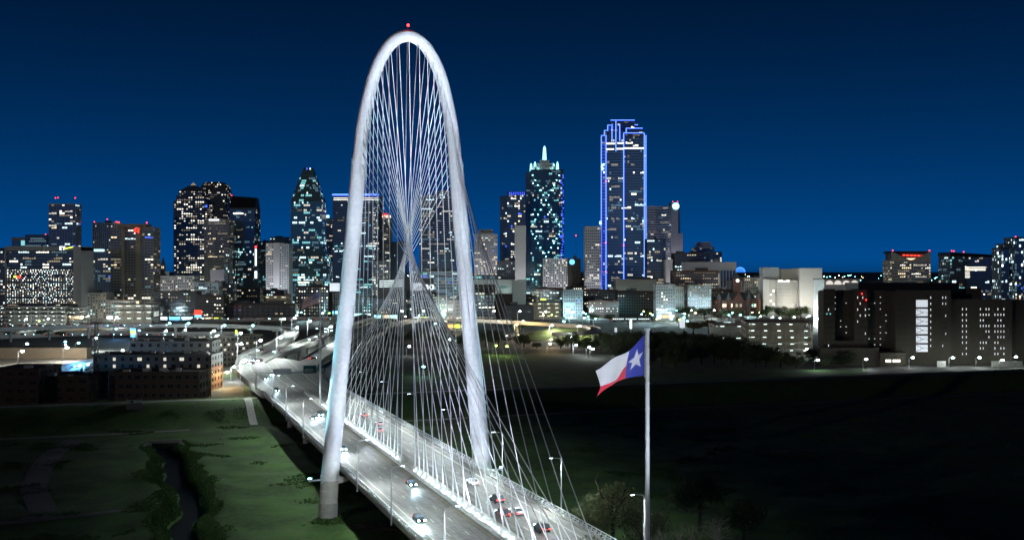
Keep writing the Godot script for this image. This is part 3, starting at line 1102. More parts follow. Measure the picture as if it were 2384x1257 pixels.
# ------------------------------------------------------------------ elevated roads
func viaduct(called: String, label: String, left: Array, right: Array, y0: float, y1: float, o := {}) -> Node3D:
	var t := thing(called, label, "elevated road", Vector3.ZERO, 0.0)
	var n := left.size()
	var road := MB.new()
	var gird := MB.new()
	var bars := [MB.new(), MB.new()]
	var lines := MB.new()
	var run := 0.0
	var thick: float = o.get("thick", 1.9)
	var last_pier := -12.0
	for i in n - 1:
		var ya := lerpf(y0, y1, float(i) / (n - 1))
		var yb := lerpf(y0, y1, float(i + 1) / (n - 1))
		var la := Vector3(left[i].x, ya, left[i].y)
		var lb := Vector3(left[i + 1].x, yb, left[i + 1].y)
		var ra := Vector3(right[i].x, ya, right[i].y)
		var rb := Vector3(right[i + 1].x, yb, right[i + 1].y)
		var len := la.lerp(ra, 0.5).distance_to(lb.lerp(rb, 0.5))
		road.quad_uv(la, lb, rb, ra, Vector2(0, run / 30.0), Vector2(0, (run + len) / 30.0), Vector2(1, (run + len) / 30.0), Vector2(1, run / 30.0))
		var dn := Vector3(0, thick, 0)
		var e := Vector3(0, 0.03, 0)
		gird.quad(la - e, lb - e, lb - dn, la - dn)
		gird.quad(ra - e, ra - dn, rb - dn, rb - e)
		gird.quad(la - dn, lb - dn, rb - dn, ra - dn)
		for s in 2:
			if o.get("open", "").contains("lr"[s]) and i < o.get("open_n", 3):
				continue
			var pa := la if s == 0 else ra
			var pb := lb if s == 0 else rb
			var qa := (ra - la).normalized() * 0.35 * (1 if s == 0 else -1)
			var qb := (rb - lb).normalized() * 0.35 * (1 if s == 0 else -1)
			var u := Vector3(0, 1.0, 0)
			bars[s].quad(pa - e, pa + u, pb + u, pb - e)
			bars[s].quad(pa + qa, pb + qb, pb + qb * 0.7 + u, pa + qa * 0.7 + u)
			bars[s].quad(pa + u, pa + qa * 0.7 + u, pb + qb * 0.7 + u, pb + u)
		for k in o.get("lines", []):
			var c0 := la.lerp(ra, k) + Vector3(0, 0.02, 0)
			var c1 := lb.lerp(rb, k) + Vector3(0, 0.02, 0)
			var w0 := (ra - la).normalized() * 0.12
			lines.quad(c0 - w0, c1 - w0, c1 + w0, c0 + w0)
		run += len
		if run - last_pier > o.get("span", 34.0) and o.get("piers", true) and i < n - 2:
			last_pier = run
			var mid := lb.lerp(rb, 0.5)
			var wdt := lb.distance_to(rb)
			var side := (rb - lb).normalized()
			var pm := MB.new()
			if wdt > 14.0:
				for f in [-0.3, 0.3]:
					pm.tube([Vector3(mid.x, -1, mid.z) + Vector3(side.x, 0, side.z) * wdt * f, mid + side * wdt * f - Vector3(0, thick + 1.2, 0)], [1.0, 1.0], 14)
			else:
				pm.tube([Vector3(mid.x, -1, mid.z), mid - Vector3(0, thick + 1.2, 0)], [1.1, 1.1], 14)
			build(pm, "pier", M.concrete, t)
			var cp := MB.new()
			cp.bar(mid - side * wdt * 0.42 - Vector3(0, thick + 0.65, 0), mid + side * wdt * 0.42 - Vector3(0, thick + 0.65, 0), 1.8, 1.28)
			build(cp, "pier_cap", M.concrete, t)
	build(road, "carriageway", M.road, t)
	build(gird, "girder", M.concrete, t)
	for s in 2:
		if not bars[s].v.is_empty():
			build(bars[s], "barrier", M.concrete_pale, t)
	if not lines.v.is_empty():
		build(lines, "lane_marking", M.paint, t)
	return t

func v2(a: Array) -> Array:
	var r := []
	for i in range(0, a.size(), 2):
		r.append(Vector2(a[i], a[i + 1]))
	return r

func offset_line(a: Array, w: float) -> Array:     # to the right of the direction of travel
	var r := []
	for i in a.size():
		var d: Vector2 = (a[mini(i + 1, a.size() - 1)] - a[maxi(i - 1, 0)]).normalized()
		r.append(a[i] + Vector2(-d.y, d.x) * w)
	return r

# ------------------------------------------------------------------ vehicles
var car_src := {}

func make_car(kind: String, paint: String, label: String, at: Vector3, turn: float, group: String, beams := 0.0) -> Node3D:
	var key := kind + paint
	var o: Node3D
	if car_src.has(key):
		o = dup(car_src[key], label, at, turn)
		for c in o.get_children():
			if c is Light3D:
				o.remove_child(c); c.free()
		o.set_meta("group", group)
	else:
		o = thing("suv" if kind == "suv" else "car", label, "car", at, turn, group)
		car_src[key] = o
		var suv := kind == "suv"
		var hw := 0.95 if suv else 0.9
		var hl := 2.4 if suv else 2.35
		var belt := 1.05 if suv else 0.9
		var top := 1.75 if suv else 1.43
		# lower body: sections along z, front at -z
		var sec := [[-hl, 0.38, belt - 0.36, 0.78], [-hl + 0.12, 0.26, belt - 0.2, 0.92], [-hl + 0.9, 0.22, belt - 0.06, 1.0], [-0.9, 0.2, belt, 1.0], [1.2, 0.2, belt + 0.02, 1.0], [hl - 0.35, 0.24, belt, 0.98], [hl - 0.06, 0.32, belt - 0.1, 0.92], [hl, 0.45, belt - 0.25, 0.86]]
		var rings := []
		for s in sec:
			var w: float = hw * s[3]
			rings.append([Vector3(-w * 0.94, s[1], s[0]), Vector3(-w, s[1] + 0.18, s[0]), Vector3(-w, s[2] - 0.16, s[0]), Vector3(-w * 0.86, s[2], s[0]), Vector3(w * 0.86, s[2], s[0]), Vector3(w, s[2] - 0.16, s[0]), Vector3(w, s[1] + 0.18, s[0]), Vector3(w * 0.94, s[1], s[0])])
		var body := MB.new()
		body.loft(rings)
		build(body, "body", M[paint], o)
		var z0 := -0.95
		var z1 := -0.25
		var z2 := 1.5 if suv else 0.95
		var z3 := hl - 0.15 if suv else 1.85
		var gl := MB.new()
		gl.loft([
			[Vector3(-hw * 0.86, belt - 0.03, z0), Vector3(hw * 0.86, belt - 0.03, z0), Vector3(hw * 0.86, belt, z3), Vector3(-hw * 0.86, belt, z3)],
			[Vector3(-hw * 0.72, top - 0.06, z1), Vector3(hw * 0.72, top - 0.06, z1), Vector3(hw * 0.72, top - 0.06, z2), Vector3(-hw * 0.72, top - 0.06, z2)]])
		build(gl, "cabin_glass", M.glass, o)
		var rf := MB.new()
		rf.loft([
			[Vector3(-hw * 0.745, top - 0.09, z1 - 0.06), Vector3(hw * 0.745, top - 0.09, z1 - 0.06), Vector3(hw * 0.745, top - 0.09, z2 + 0.08), Vector3(-hw * 0.745, top - 0.09, z2 + 0.08)],
			[Vector3(-hw * 0.62, top, z1 + 0.1), Vector3(hw * 0.62, top, z1 + 0.1), Vector3(hw * 0.62, top, z2 - 0.1), Vector3(-hw * 0.62, top, z2 - 0.1)]])
		for s in [-1, 1]:
			rf.bar(Vector3(s * hw * 0.86, belt, z0 + 0.05), Vector3(s * hw * 0.73, top - 0.07, z1), 0.07, 0.07)
			rf.bar(Vector3(s * hw * 0.86, belt, z3 - 0.05), Vector3(s * hw * 0.73, top - 0.07, z2), 0.12, 0.1)
		build(rf, "roof", M[paint], o)
		for s in [-1, 1]:
			for z in [-hl + 0.85, hl - 0.9]:
				var wh := MB.new()
				wh.tube([Vector3(s * (hw - 0.2), 0.34, z), Vector3(s * (hw + 0.01), 0.34, z)], [0.34, 0.34], 14)
				build(wh, "wheel", M.rubber, o)
			var hlm := MB.new()
			hlm.ball(Vector3(s * hw * 0.66, belt - 0.31, -hl + 0.0), 0.22, 8, 0.7)
			build(hlm, "headlight", M.headlight, o)
			var tl := MB.new()
			tl.cbox(Vector3(s * hw * 0.7, belt - 0.18, hl - 0.02), Vector3(0.36, 0.2, 0.12))
			build(tl, "taillight", M.taillight, o)
			var mi := MB.new()
			mi.cbox(Vector3(s * (hw + 0.1), belt + 0.06, -0.75), Vector3(0.2, 0.14, 0.1))
			build(mi, "wing_mirror", M[paint], o)
		var pl := MB.new()
		pl.cbox(Vector3(0, belt - 0.3, hl + 0.005), Vector3(0.5, 0.13, 0.02))
		build(pl, "number_plate", M.white, o)
	if beams > 0.0:
		spot(o, "beam", Vector3(0, 0.7, -2.62), Vector3(0, -0.2, -20.0), beams, 26.0, Color(0.80, 0.93, 1.0), 0.3)
	return o

func make_deck_cars() -> void:
	for p in [["paint_white", Vector3(0.75, 0.75, 0.75)], ["paint_black", Vector3(0.015, 0.015, 0.02)], ["paint_red", Vector3(0.16, 0.02, 0.02)], ["paint_grey", Vector3(0.10, 0.11, 0.12)], ["paint_silver", Vector3(0.42, 0.43, 0.45)]]:
		var m := mat(p[0], p[1], 0.3)
		m.clearcoat_enabled = true
		m.clearcoat = 0.8
		m.clearcoat_roughness = 0.1
	var g1 := "cars driving towards the camera on the bridge"
	var g2 := "cars driving towards the city on the bridge"
	var up := TURN + PI
	make_car("sedan", "paint_black", "dark car with teal headlights in the middle of the near deck", br(60.75, DECK + 0.01, 252.00), up, g1, 165.0)
	make_car("sedan", "paint_black", "dark car with bright headlights lowest on the near deck", br(53.59, DECK + 0.01, 215.79), up, g1, 165.0)
	make_car("sedan", "paint_grey", "left car of the pair left of the near arch leg", br(56.65, DECK + 0.01, 373.66), up, g1, 135.0)
	make_car("suv", "paint_black", "right car of the pair left of the near arch leg", br(59.90, DECK + 0.01, 380.71), up, g1, 135.0)
	make_car("sedan", "paint_silver", "car half hidden behind the near arch leg", br(54.61, DECK + 0.01, 307.22), up, g1, 120.0)
	make_car("suv", "paint_black", "dark green-lit car alone below the sign gantry", br(55.25, DECK + 0.01, 462.91), up, g1, 120.0)
	make_car("suv", "paint_silver", "car with glaring white headlights before the sign gantry", br(61.11, DECK + 0.01, 532.83), up, g1, 180.0)
	make_car("sedan", "paint_grey", "car with blue headlights beside the glaring one", br(56.55, DECK + 0.01, 514.72), up, g1, 90.0)
	make_car("sedan", "paint_white", "farthest white car driving to the city between the cables", br(74.29, DECK + 0.01, 375.83), TURN, g2, 0.0)
	make_car("sedan", "paint_white", "white car driving to the city, upper of two between the cables", br(74.84, DECK + 0.01, 353.21), TURN, g2, 0.0)
	make_car("sedan", "paint_white", "white car driving to the city, lower of two between the cables", br(71.70, DECK + 0.01, 339.03), TURN, g2, 0.0)
	make_car("sedan", "paint_white", "white car beyond the median with a yellow turn lamp", br(74.75, DECK + 0.01, 248.92), TURN, g2, 135.0)
	make_car("suv", "paint_black", "black car beyond the median ahead of the dark red one", br(73.90, DECK + 0.01, 228.16), TURN, g2, 60.0)
	make_car("sedan", "paint_white", "white saloon in the outer lane beyond the median", br(74.04, DECK + 0.01, 215.51), TURN, g2, 60.0)
	make_car("suv", "paint_red", "dark red sport utility car beside the median", br(70.68, DECK + 0.01, 214.53), TURN, g2, 60.0)
	make_car("suv", "paint_black", "dark hatchback nearest the camera beyond the median", br(73.82, DECK + 0.01, 199.99), TURN, g2, 60.0)

# ------------------------------------------------------------------ flags
func flag_grid(ctrl: Array, nu: int, nv: int, wave: float, sd: float) -> Array:
	# ctrl[c][r]: four columns (hoist to fly) of three rows; returns rows of points, smooth in both ways
	var g := []
	for i in nu + 1:
		var u := 3.0 * i / nu
		var col := []
		for j in nv + 1:
			var v := 2.0 * j / nv
			var pts := []
			for c in 4:
				var a: Vector3 = ctrl[c][0]
				var b: Vector3 = ctrl[c][1]
				var d: Vector3 = ctrl[c][2]
				var p: Vector3 = a.lerp(b, v) if v <= 1.0 else b.lerp(d, v - 1.0)
				var q := a * (1 - v / 2) * (1 - v / 2) + (b * 2.0 - (a + d) * 0.5) * 2.0 * (v / 2) * (1 - v / 2) + d * (v / 2) * (v / 2)
				pts.append(p.lerp(q, 0.5))
			var k := mini(int(u), 2)
			var f := u - k
			var p: Vector3 = pts[k].cubic_interpolate(pts[k + 1], pts[maxi(k - 1, 0)], pts[mini(k + 2, 3)], f)
			var uu := u / 3.0
			p.z += 0.9 * wave * exp(-pow((v - 0.95) * 3.2, 2.0)) * uu
			p.z += wave * uu * (sin(uu * 9.0 + v * 1.6 + sd) + 0.45 * sin(uu * 17.0 - v * 3.0 + sd))
			p.y += wave * 0.22 * uu * sin(uu * 12.0 + v * 2.0 + sd)
			col.append(p)
		g.append(col)
	return g

func cloth(g: Array, i0: int, i1: int, j0: int, j1: int, called: String, m: Material, parent: Node3D, push := 0.0) -> MeshInstance3D:
	var b := MB.new()
	for i in range(i0, i1):
		for j in range(j0, j1):
			var o := Vector3(0, 0, push)
			b.quad(g[i][j] + o, g[i][j + 1] + o, g[i + 1][j + 1] + o, g[i + 1][j] + o)
	return build(b, called, m, parent)

func at_grid(g: Array, u: float, v: float) -> Vector3:
	var x: float = clampf(u, 0, 0.999) * (g.size() - 1)
	var y: float = clampf(v, 0, 0.999) * (g[0].size() - 1)
	var i := int(x)
	var j := int(y)
	return g[i][j].lerp(g[i + 1][j], x - i).lerp(g[i][j + 1].lerp(g[i + 1][j + 1], x - i), y - j)

func flag_pole(label: String, A: float, height: float, r0: float, r1: float) -> Vector3:
	var at := br(AXIS, DECK + 0.3, A)
	var t := thing("flagpole", label, "flagpole", at, TURN)
	var p := MB.new()
	p.tube([Vector3.ZERO, Vector3(0, height * 0.45, 0)], [r0, lerpf(r0, r1, 0.45)], 20)
	build(p, "lower_pole", M.rail, t)
	var p2 := MB.new()
	p2.tube([Vector3(0, height * 0.45, 0), Vector3(0, height, 0)], [lerpf(r0, r1, 0.45) - 0.02, r1], 20)
	build(p2, "upper_pole", M.rail, t)
	var ring := MB.new()
	ring.tube([Vector3(0, height * 0.45 - 0.1, 0), Vector3(0, height * 0.45 + 0.1, 0)], [lerpf(r0, r1, 0.45) + 0.03, lerpf(r0, r1, 0.45) + 0.03], 20)
	build(ring, "joint_ring", M.rail, t)
	var cap := MB.new()
	cap.tube([Vector3(0, height, 0), Vector3(0, height + 0.1, 0), Vector3(0, height + 0.12, 0), Vector3(0, height + 0.45, 0)], [r1, r1, r1 * 1.5, r1 * 1.5], 20)
	build(cap, "truck", M.rail, t)
	return at

func make_flags() -> void:
	var cl := {}
	for e in [["flag_blue", Vector3(0.008, 0.02, 0.34)], ["flag_white", Vector3(0.70, 0.70, 0.72)], ["flag_red", Vector3(0.60, 0.008, 0.035)]]:
		var m := mat(e[0], e[1], 0.7)
		m.backlight_enabled = true
		m.backlight = Color(0.5, 0.5, 0.5)
		cl[e[0]] = m
	# the one-star flag at the camera's end of the median
	var base := flag_pole("tall white flagpole carrying the one-star flag at the near end of the median", 137.0, 41.2, 0.40, 0.27)
	var k := 151.0 / 2600.0
	var ctrl := []
	for c in [[[-2, 9, 0], [-2.5, 57, 0], [-3.5, 105, 0]], [[-37, 45, 8], [-44, 82, 0], [-45, 112, -8]], [[-77, 65, 14], [-68, 113, -4], [-74, 125, -14]], [[-117, 92, 16], [-104, 132, -6], [-113, 158, -20]]]:
		var col := []
		for p in c:
			col.append(Vector3(p[0] * k, 41.3 - p[1] * k, p[2] * k + 0.0))
		ctrl.append(col)
	var g := flag_grid(ctrl, 36, 20, 0.28, 0.4)
	var fl := thing("flag", "large one-star flag in blue, white and red flying from the tall pole", "flag", base + Vector3(-0.30, 0, 0.0))
	cloth(g, 0, 12, 0, 20, "blue_field", cl.flag_blue, fl)
	cloth(g, 12, 36, 0, 10, "white_stripe", cl.flag_white, fl)
	cloth(g, 12, 36, 10, 20, "red_stripe", cl.flag_red, fl)
	for push in [0.03, -0.03]:
		var st := MB.new()
		var ring := []
		for i in 10:
			var a := TAU * i / 10.0 - PI / 2
			var r := 0.31 if i % 2 == 0 else 0.125
			ring.append(at_grid(g, 0.165 + cos(a) * r * 0.48, 0.5 + sin(a) * r * 1.0) + Vector3(0, 0, push))
		var mid := at_grid(g, 0.165, 0.5) + Vector3(0, 0, push * 1.4)
		for i in 10:
			st.tri3(mid, ring[i], ring[(i + 1) % 10])
		build(st, "star", cl.flag_white, fl)
	var hy := MB.new()
	hy.tube([Vector3(-0.02, 40.6, 0.1), Vector3(-0.1, 35.0, 0.1)], [0.03, 0.03], 6)
	build(hy, "halyard", M.rail, fl)
	for y in [39.6, 37.3, 35.1]:
		var rp := MB.new()
		rp.tube([Vector3(-0.1, y + 0.25, 0.1), Vector3(0.15, y - 0.3, 0.36), Vector3(0.5, y - 0.75, 0.42), Vector3(0.62, y - 0.85, 0.1)], [0.05, 0.05, 0.05, 0.05], 6)
		build(rp, "rope_loop", M.white, fl)
	for e in [[-0.9, 0.0], [0.9, 0.0]]:
		var fl_ := thing("flag_floodlight", "floodlight on the median aimed at the one-star flag, %s of the two" % ("left" if e[0] < 0 else "right"), "floodlight", br(AXIS + e[0], DECK + 0.3, 109.0))
		var aim := base + Vector3(-3.8, 36.0, 0.0) - fl_.position
		box_part(fl_, "lamp_housing", "galv", Vector3(-0.2, 0, -0.2), Vector3(0.2, 0.35, 0.2))
		box_part(fl_, "lamp_lens", "lamp_cool", Vector3(-0.16, 0.36, -0.16), Vector3(0.16, 0.4, 0.16))
		spot(fl_, "flood", Vector3(0, 0.6, 0), aim, 1250.0, 19.0, Color(0.9, 0.95, 1.0), 0.2)
	# the striped flag at the far end
	var base2 := flag_pole("tall flagpole carrying the striped flag at the city end of the median", 417.0, 42.4, 0.42, 0.27)
	var k2 := 416.0 / 2600.0
	var ctrl2 := []
	for c in [[[-1, 3, 0], [-1, 18, 0], [-1, 33, 0]], [[-15, 12, -2], [-16, 26, 2], [-17, 38, 0]], [[-27, 18, -4], [-28, 32, 3], [-29, 42, -2]], [[-39, 25, -6], [-41, 38, 0], [-43, 49, -4]]]:
		var col := []
		for p in c:
			col.append(Vector3(p[0] * k2, 42.4 - p[1] * k2, p[2] * k2))
		ctrl2.append(col)
	var g2 := flag_grid(ctrl2, 26, 26, 0.3, 1.4)
	var f2 := thing("flag", "flag of red and white stripes with a blue canton near the arch leg", "flag", base2 + Vector3(-0.25, 0, 0))
	cloth(g2, 0, 10, 0, 14, "canton", cl.flag_blue, f2)
	for s in 13:
		cloth(g2, 10 if s < 7 else 0, 26, s * 2, s * 2 + 2, "stripe", cl.flag_red if s % 2 == 0 else cl.flag_white, f2)
	var stars := MB.new()
	for i in 6:
		for j in 5:
			var c := at_grid(g2, 0.03 + 0.065 * i, 0.06 + 0.105 * j) + Vector3(0, 0, 0.04)
			stars.quad(c + Vector3(-0.12, 0, 0), c + Vector3(0, 0.12, 0), c + Vector3(0.12, 0, 0), c + Vector3(0, -0.12, 0))
	stuff(build(stars, "star", cl.flag_white, f2))

# ------------------------------------------------------------------ vegetation
var crowns := {}

func crown_mesh(sd: int, leaves: int, size: float, blobs: int, flat: float) -> ArrayMesh:
	var r := RandomNumberGenerator.new()
	r.seed = sd
	var cs := []
	for i in blobs:
		var a := r.randf() * TAU
		var d := sqrt(r.randf()) * 0.68
		cs.append([Vector3(cos(a) * d, r.randf_range(-0.36, 0.5) * flat, sin(a) * d), r.randf_range(0.24, 0.44)])
	var b := MB.new()
	for i in leaves:
		var c: Array = cs[r.randi() % blobs]
		var dir := Vector3(r.randfn(), r.randfn(), r.randfn()).normalized()
		var p: Vector3 = c[0] + dir * c[1] * pow(r.randf(), 0.35)
		var nn := (dir + Vector3(r.randfn(), r.randfn(), r.randfn()) * 0.6).normalized()
		var s := nn.cross(Vector3(r.randfn(), r.randfn(), r.randfn())).normalized() * size * r.randf_range(0.6, 1.3)
		var t := nn.cross(s).normalized() * size * r.randf_range(0.4, 0.9)
		b.quad(p - s, p + t, p + s, p - t)
	var mesh := ArrayMesh.new()
	surface(b, mesh, null)
	return mesh

func limb_mesh(sd: int, spread: float, twigs: int) -> ArrayMesh:
	var r := RandomNumberGenerator.new()
	r.seed = sd
	var b := MB.new()
	b.tube([Vector3(0, -0.3, 0), Vector3(0.02, 0.35, 0.01), Vector3(-0.01, 0.75, 0.02)], [0.075, 0.055, 0.03], 8)
	for i in twigs:
		var a := TAU * i / twigs + r.randf_range(-0.3, 0.3)
		var y: float = r.randf_range(0.22, 0.6)
		var p0 := Vector3(0, y, 0)
		var p1 := p0 + Vector3(cos(a) * spread * 0.45, r.randf_range(0.12, 0.26), sin(a) * spread * 0.45)
		var p2 := p1 + Vector3(cos(a + 0.3) * spread * 0.4, r.randf_range(0.05, 0.3), sin(a + 0.3) * spread * 0.4)
		b.tube([p0, p1, p2], [0.032, 0.02, 0.007], 6)
		for q in 3:
			var f := r.randf_range(0.3, 0.95)
			var s0 := p1.lerp(p2, f)
			b.tube([s0, s0 + Vector3(r.randfn() * 0.13, r.randf_range(0.02, 0.22), r.randfn() * 0.13) * spread * 1.6], [0.011, 0.003], 5)
	var mesh := ArrayMesh.new()
	surface(b, mesh, M.bark)
	return mesh

func make_tree(called: String, label: String, at: Vector3, h: float, w: float, leaf: String, group: String, kind := 0) -> Node3D:
	var t := thing(called, label, "tree", at, rng.randf() * TAU, group)
	var key := "c%d" % kind
	if not crowns.has(key):
		crowns[key] = [crown_mesh(11 + kind * 5, [2600, 2600, 3200][kind % 3], 0.045, [16, 12, 20][kind % 3], [0.8, 1.0, 0.7][kind % 3]), limb_mesh(3 + kind, 0.55, 7)]
	var tr := put(crowns[key][1], "trunk", t)
	tr.scale = Vector3(w * 0.5, h * 0.8, w * 0.5)
	tr.position.y = h * 0.1
	var cr := put(crowns[key][0], "crown", t)
	var low := called == "dark_tree"
	cr.scale = Vector3(w * 0.56, h * (0.62 if low else 0.52), w * 0.56)
	cr.position.y = h * (0.48 if low else 0.6)
	cr.material_override = M[leaf]
	return t

# a leafless tree of forking limbs
func bare_tree(label: String, at: Vector3, h: float, sd: int) -> void:
	var t := thing("bare_tree", label, "tree", at, 0.0, "trees beside the river end of the bridge")
	var r := RandomNumberGenerator.new()
	r.seed = sd
	var b := MB.new()
	var q := [[Vector3(0, -0.5, 0), Vector3(r.randf_range(-0.2, 0.2), 1, r.randf_range(-0.2, 0.2)).normalized(), h * 0.28, h * 0.02, 0]]
	while not q.is_empty():
		var e: Array = q.pop_back()
		var p0: Vector3 = e[0]
		var d: Vector3 = e[1]
		var p1: Vector3 = p0 + d * e[2] * 0.5 + Vector3(r.randfn(), r.randfn(), r.randfn()) * e[2] * 0.04
		var p2: Vector3 = p1 + d * e[2] * 0.5
		b.tube([p0, p1, p2], [e[3], e[3] * 0.85, e[3] * 0.68], 7 if e[4] < 3 else 5, false)
		if e[4] < 6:
			for i in (3 if e[4] < 3 else 2):
				var nd := (d + Vector3(r.randfn(), r.randfn() * 0.5 + 0.18, r.randfn()) * 0.52).normalized()
				q.append([p1.lerp(p2, r.randf_range(0.5, 1.0)), nd, e[2] * r.randf_range(0.62, 0.86), e[3] * 0.62, e[4] + 1])
	build(b, "branch_frame", M.bark_pale, t)

func make_grass() -> void:
	# tufts over the part of the plain that the lamps reach
	var tuft := MB.new()
	var r := RandomNumberGenerator.new()
	r.seed = 77
	for i in 12:
		var a := r.randf() * TAU
		var d := r.randf() * 0.4
		var p := Vector3(cos(a) * d, -0.05, sin(a) * d)
		var l := Vector3(r.randfn() * 0.22, r.randf_range(0.35, 0.8), r.randfn() * 0.22)
		var s := Vector3(cos(a + 1.5), 0, sin(a + 1.5)) * 0.06
		tuft.tri3(p - s, p + l, p + s)
	var mesh := ArrayMesh.new()
	var gm := mat("tuft", Vector3(1, 1, 1), 0.9)
	gm.vertex_color_use_as_albedo = true
	surface(tuft, mesh, gm)
	var mm := MultiMesh.new()
	mm.transform_format = MultiMesh.TRANSFORM_3D
	mm.use_colors = true
	mm.mesh = mesh
	var f := FastNoiseLite.new()
	f.seed = 12; f.frequency = 0.035
	var xf := []
	var co := []
	for i in 170000:
		var Z := 200.0 + 275.0 * pow(r.randf(), 0.8)
		var x := r.randf_range(-0.46, 0.20) * Z
		if r.randf() < 0.12:
			x = r.randf_range(0.1, 0.46) * Z
		var p := Vector3(x, 0, -Z)
		var A := -x * sin(TURN) + Z * cos(TURN)
		var c := creek_dist(x, -Z)
		if c < 3.2 or A > 474.0:
			continue
		var lush := f.get_noise_2d(x, Z) * 0.5 + 0.5
		if c > 4.5 + lush * 7.0 and (lush < 0.66 or r.randf() > 0.8):
			continue
		p.y = ground_y(x, -Z)
		var s := r.randf_range(0.35, 0.8) * (2.0 if c < 8.0 else 1.1)
		var bs := Basis(Vector3.UP, r.randf() * TAU).scaled(Vector3(s * 1.3, s, s * 1.3))
		xf.append(Transform3D(bs, p))
		var dry := clampf(f.get_noise_2d(x * 2.0 + 400, Z * 2.0) * 0.8 + 0.4 + r.randfn() * 0.15, 0, 1)
		co.append(Color(0.028, 0.095, 0.014).lerp(Color(0.062, 0.102, 0.026), dry))
	mm.instance_count = xf.size()
	for i in xf.size():
		mm.set_instance_transform(i, xf[i])
		mm.set_instance_color(i, co[i])
	var o := MultiMeshInstance3D.new()
	o.multimesh = mm
	o.name = "grass"
	add_child(o)
	tag(o, "rough uncut grass over the river plain and the creek banks", "grass", "", "stuff")

# ------------------------------------------------------------------ towers of their own shape
# floors from a profile: rows of [y, x0, x1, z0, z1]
func profile_tower(t: Node3D, prof: Array, o: Dictionary) -> void:
	var fh: float = o.get("fh", 4.0)
	var ya: float = prof[0][0]
	var yb: float = prof[-1][0]
	var floors := int(round((yb - ya) / fh))
	fh = (yb - ya) / floors
	var glass := MB.new()
	var band := MB.new()
	var pier := MB.new()
	var sets := {}
	var pal: Array = PAL[o.get("pal", "office")]
	var bh: float = o.get("band", 0.25)
	var cw: float = o.get("cw", 3.0)
	for i in floors:
		var c := []
		for y in [ya + i * fh, ya + (i + 1) * fh]:
			var k := 0
			while k < prof.size() - 2 and prof[k + 1][0] <= y + 0.001:
				k += 1
			var f := clampf((y - prof[k][0]) / (prof[k + 1][0] - prof[k][0]), 0, 1)
			var row := []
			for q in range(1, 5):
				row.append(lerpf(prof[k][q], prof[k + 1][q], f))
			c.append(row)
		var y0 := ya + i * fh
		var y1 := y0 + fh
		var r0: Array = c[0]
		var r1: Array = c[1]
		var lo := [Vector3(r0[0], y0, r0[3]), Vector3(r0[1], y0, r0[3]), Vector3(r0[1], y0, r0[2]), Vector3(r0[0], y0, r0[2])]
		var hi := [Vector3(r1[0], y1, r1[3]), Vector3(r1[1], y1, r1[3]), Vector3(r1[1], y1, r1[2]), Vector3(r1[0], y1, r1[2])]
		for s in 4:
			glass.quad(lo[s], hi[s], hi[(s + 1) % 4], lo[(s + 1) % 4])
		var e := 0.22
		if bh > 0.0:
			band.box(Vector3(r0[0] - e, y0, r0[2] - e), Vector3(r0[1] + e, y0 + fh * bh, r0[3] + e))
		# lit windows on the front and the two sides, lying in the sloping face
		var fs: float = minf(0.9, o.get("lit", 0.2) * 1.6) * rng.randf_range(0.2, 1.7)
		var yy := (y0 + y1) * 0.5
		for z in o.get("zones", []):
			if yy > z[0] and yy < z[1]:
				fs = z[2] * rng.randf_range(0.6, 1.3)
		if rng.randf() < 0.07:
			fs = minf(1.0, fs * 3.0)
		for s in [0, 3, 1]:
			var wd: float = lo[s].distance_to(lo[(s + 1) % 4])
			var cols := maxi(1, int(round(wd / cw)))
			var out: Vector3 = [Vector3.BACK, Vector3.RIGHT, Vector3.FORWARD, Vector3.LEFT][s] * 0.07
			var j := 0
			while j < cols:
				if rng.randf() < fs * 0.7:
					var m := pick(pal)
					var run := 1 + int(rng.randf() * rng.randf() * o.get("runs", 0.6) * 7.0)
					for q in mini(run, cols - j):
						if not sets.has(m):
							sets[m] = MB.new()
						var fa := (j + q + 0.10) / cols
						var fb := (j + q + 0.90) / cols
						var va: Vector3 = lo[s].lerp(lo[(s + 1) % 4], fa)
						var vb: Vector3 = lo[s].lerp(lo[(s + 1) % 4], fb)
						var wa: Vector3 = hi[s].lerp(hi[(s + 1) % 4], fa)
						var wb: Vector3 = hi[s].lerp(hi[(s + 1) % 4], fb)
						sets[m].quad(va.lerp(wa, bh + 0.06) + out, va.lerp(wa, 0.95) + out, vb.lerp(wb, 0.95) + out, vb.lerp(wb, bh + 0.06) + out)
					j += run
				j += 1
			if o.get("pier", 0.0) > 0.0:
				for q in cols + 1:
					var f := float(q) / cols
					pier.bar(lo[s].lerp(lo[(s + 1) % 4], f), hi[s].lerp(hi[(s + 1) % 4], f), cw * o.pier, 0.3)
	var top: Array = prof[-1]
	glass.quad(Vector3(top[1], yb, top[3]), Vector3(top[2], yb, top[3]), Vector3(top[2], yb, top[4]), Vector3(top[1], yb, top[4]))
	build(glass, "glazing", M[o.get("glass", "glass")], t)
	if not band.v.is_empty():
		build(band, "facade_frame", M[o.get("wall", "dark_glass_frame")], t)
	if not pier.v.is_empty():
		stuff(build(pier, "mullion", M[o.get("wall", "dark_glass_frame")], t))
	lit_mesh(sets, t)

# thin lines of light along edges; their blue halo is a painted second bar
func led_line(t: Node3D, a: Vector3, b: Vector3, w := 0.55, m := "led_ice", halo := "led_blue") -> void:
	var l := MB.new()
	l.bar(a, b, w, w)
	build(l, "led_strip", M[m], t)
	if halo:
		var s := MB.new()
		var d := (b - a).normalized()
		var o := Vector3(w * 1.4, 0, -w) if absf(d.y) > 0.5 else Vector3(0, -w * 1.4, -w)
		s.bar(a + o, b + o, w * 2.0, w * 2.0)
		build(s, "led_strip", M[halo], t)

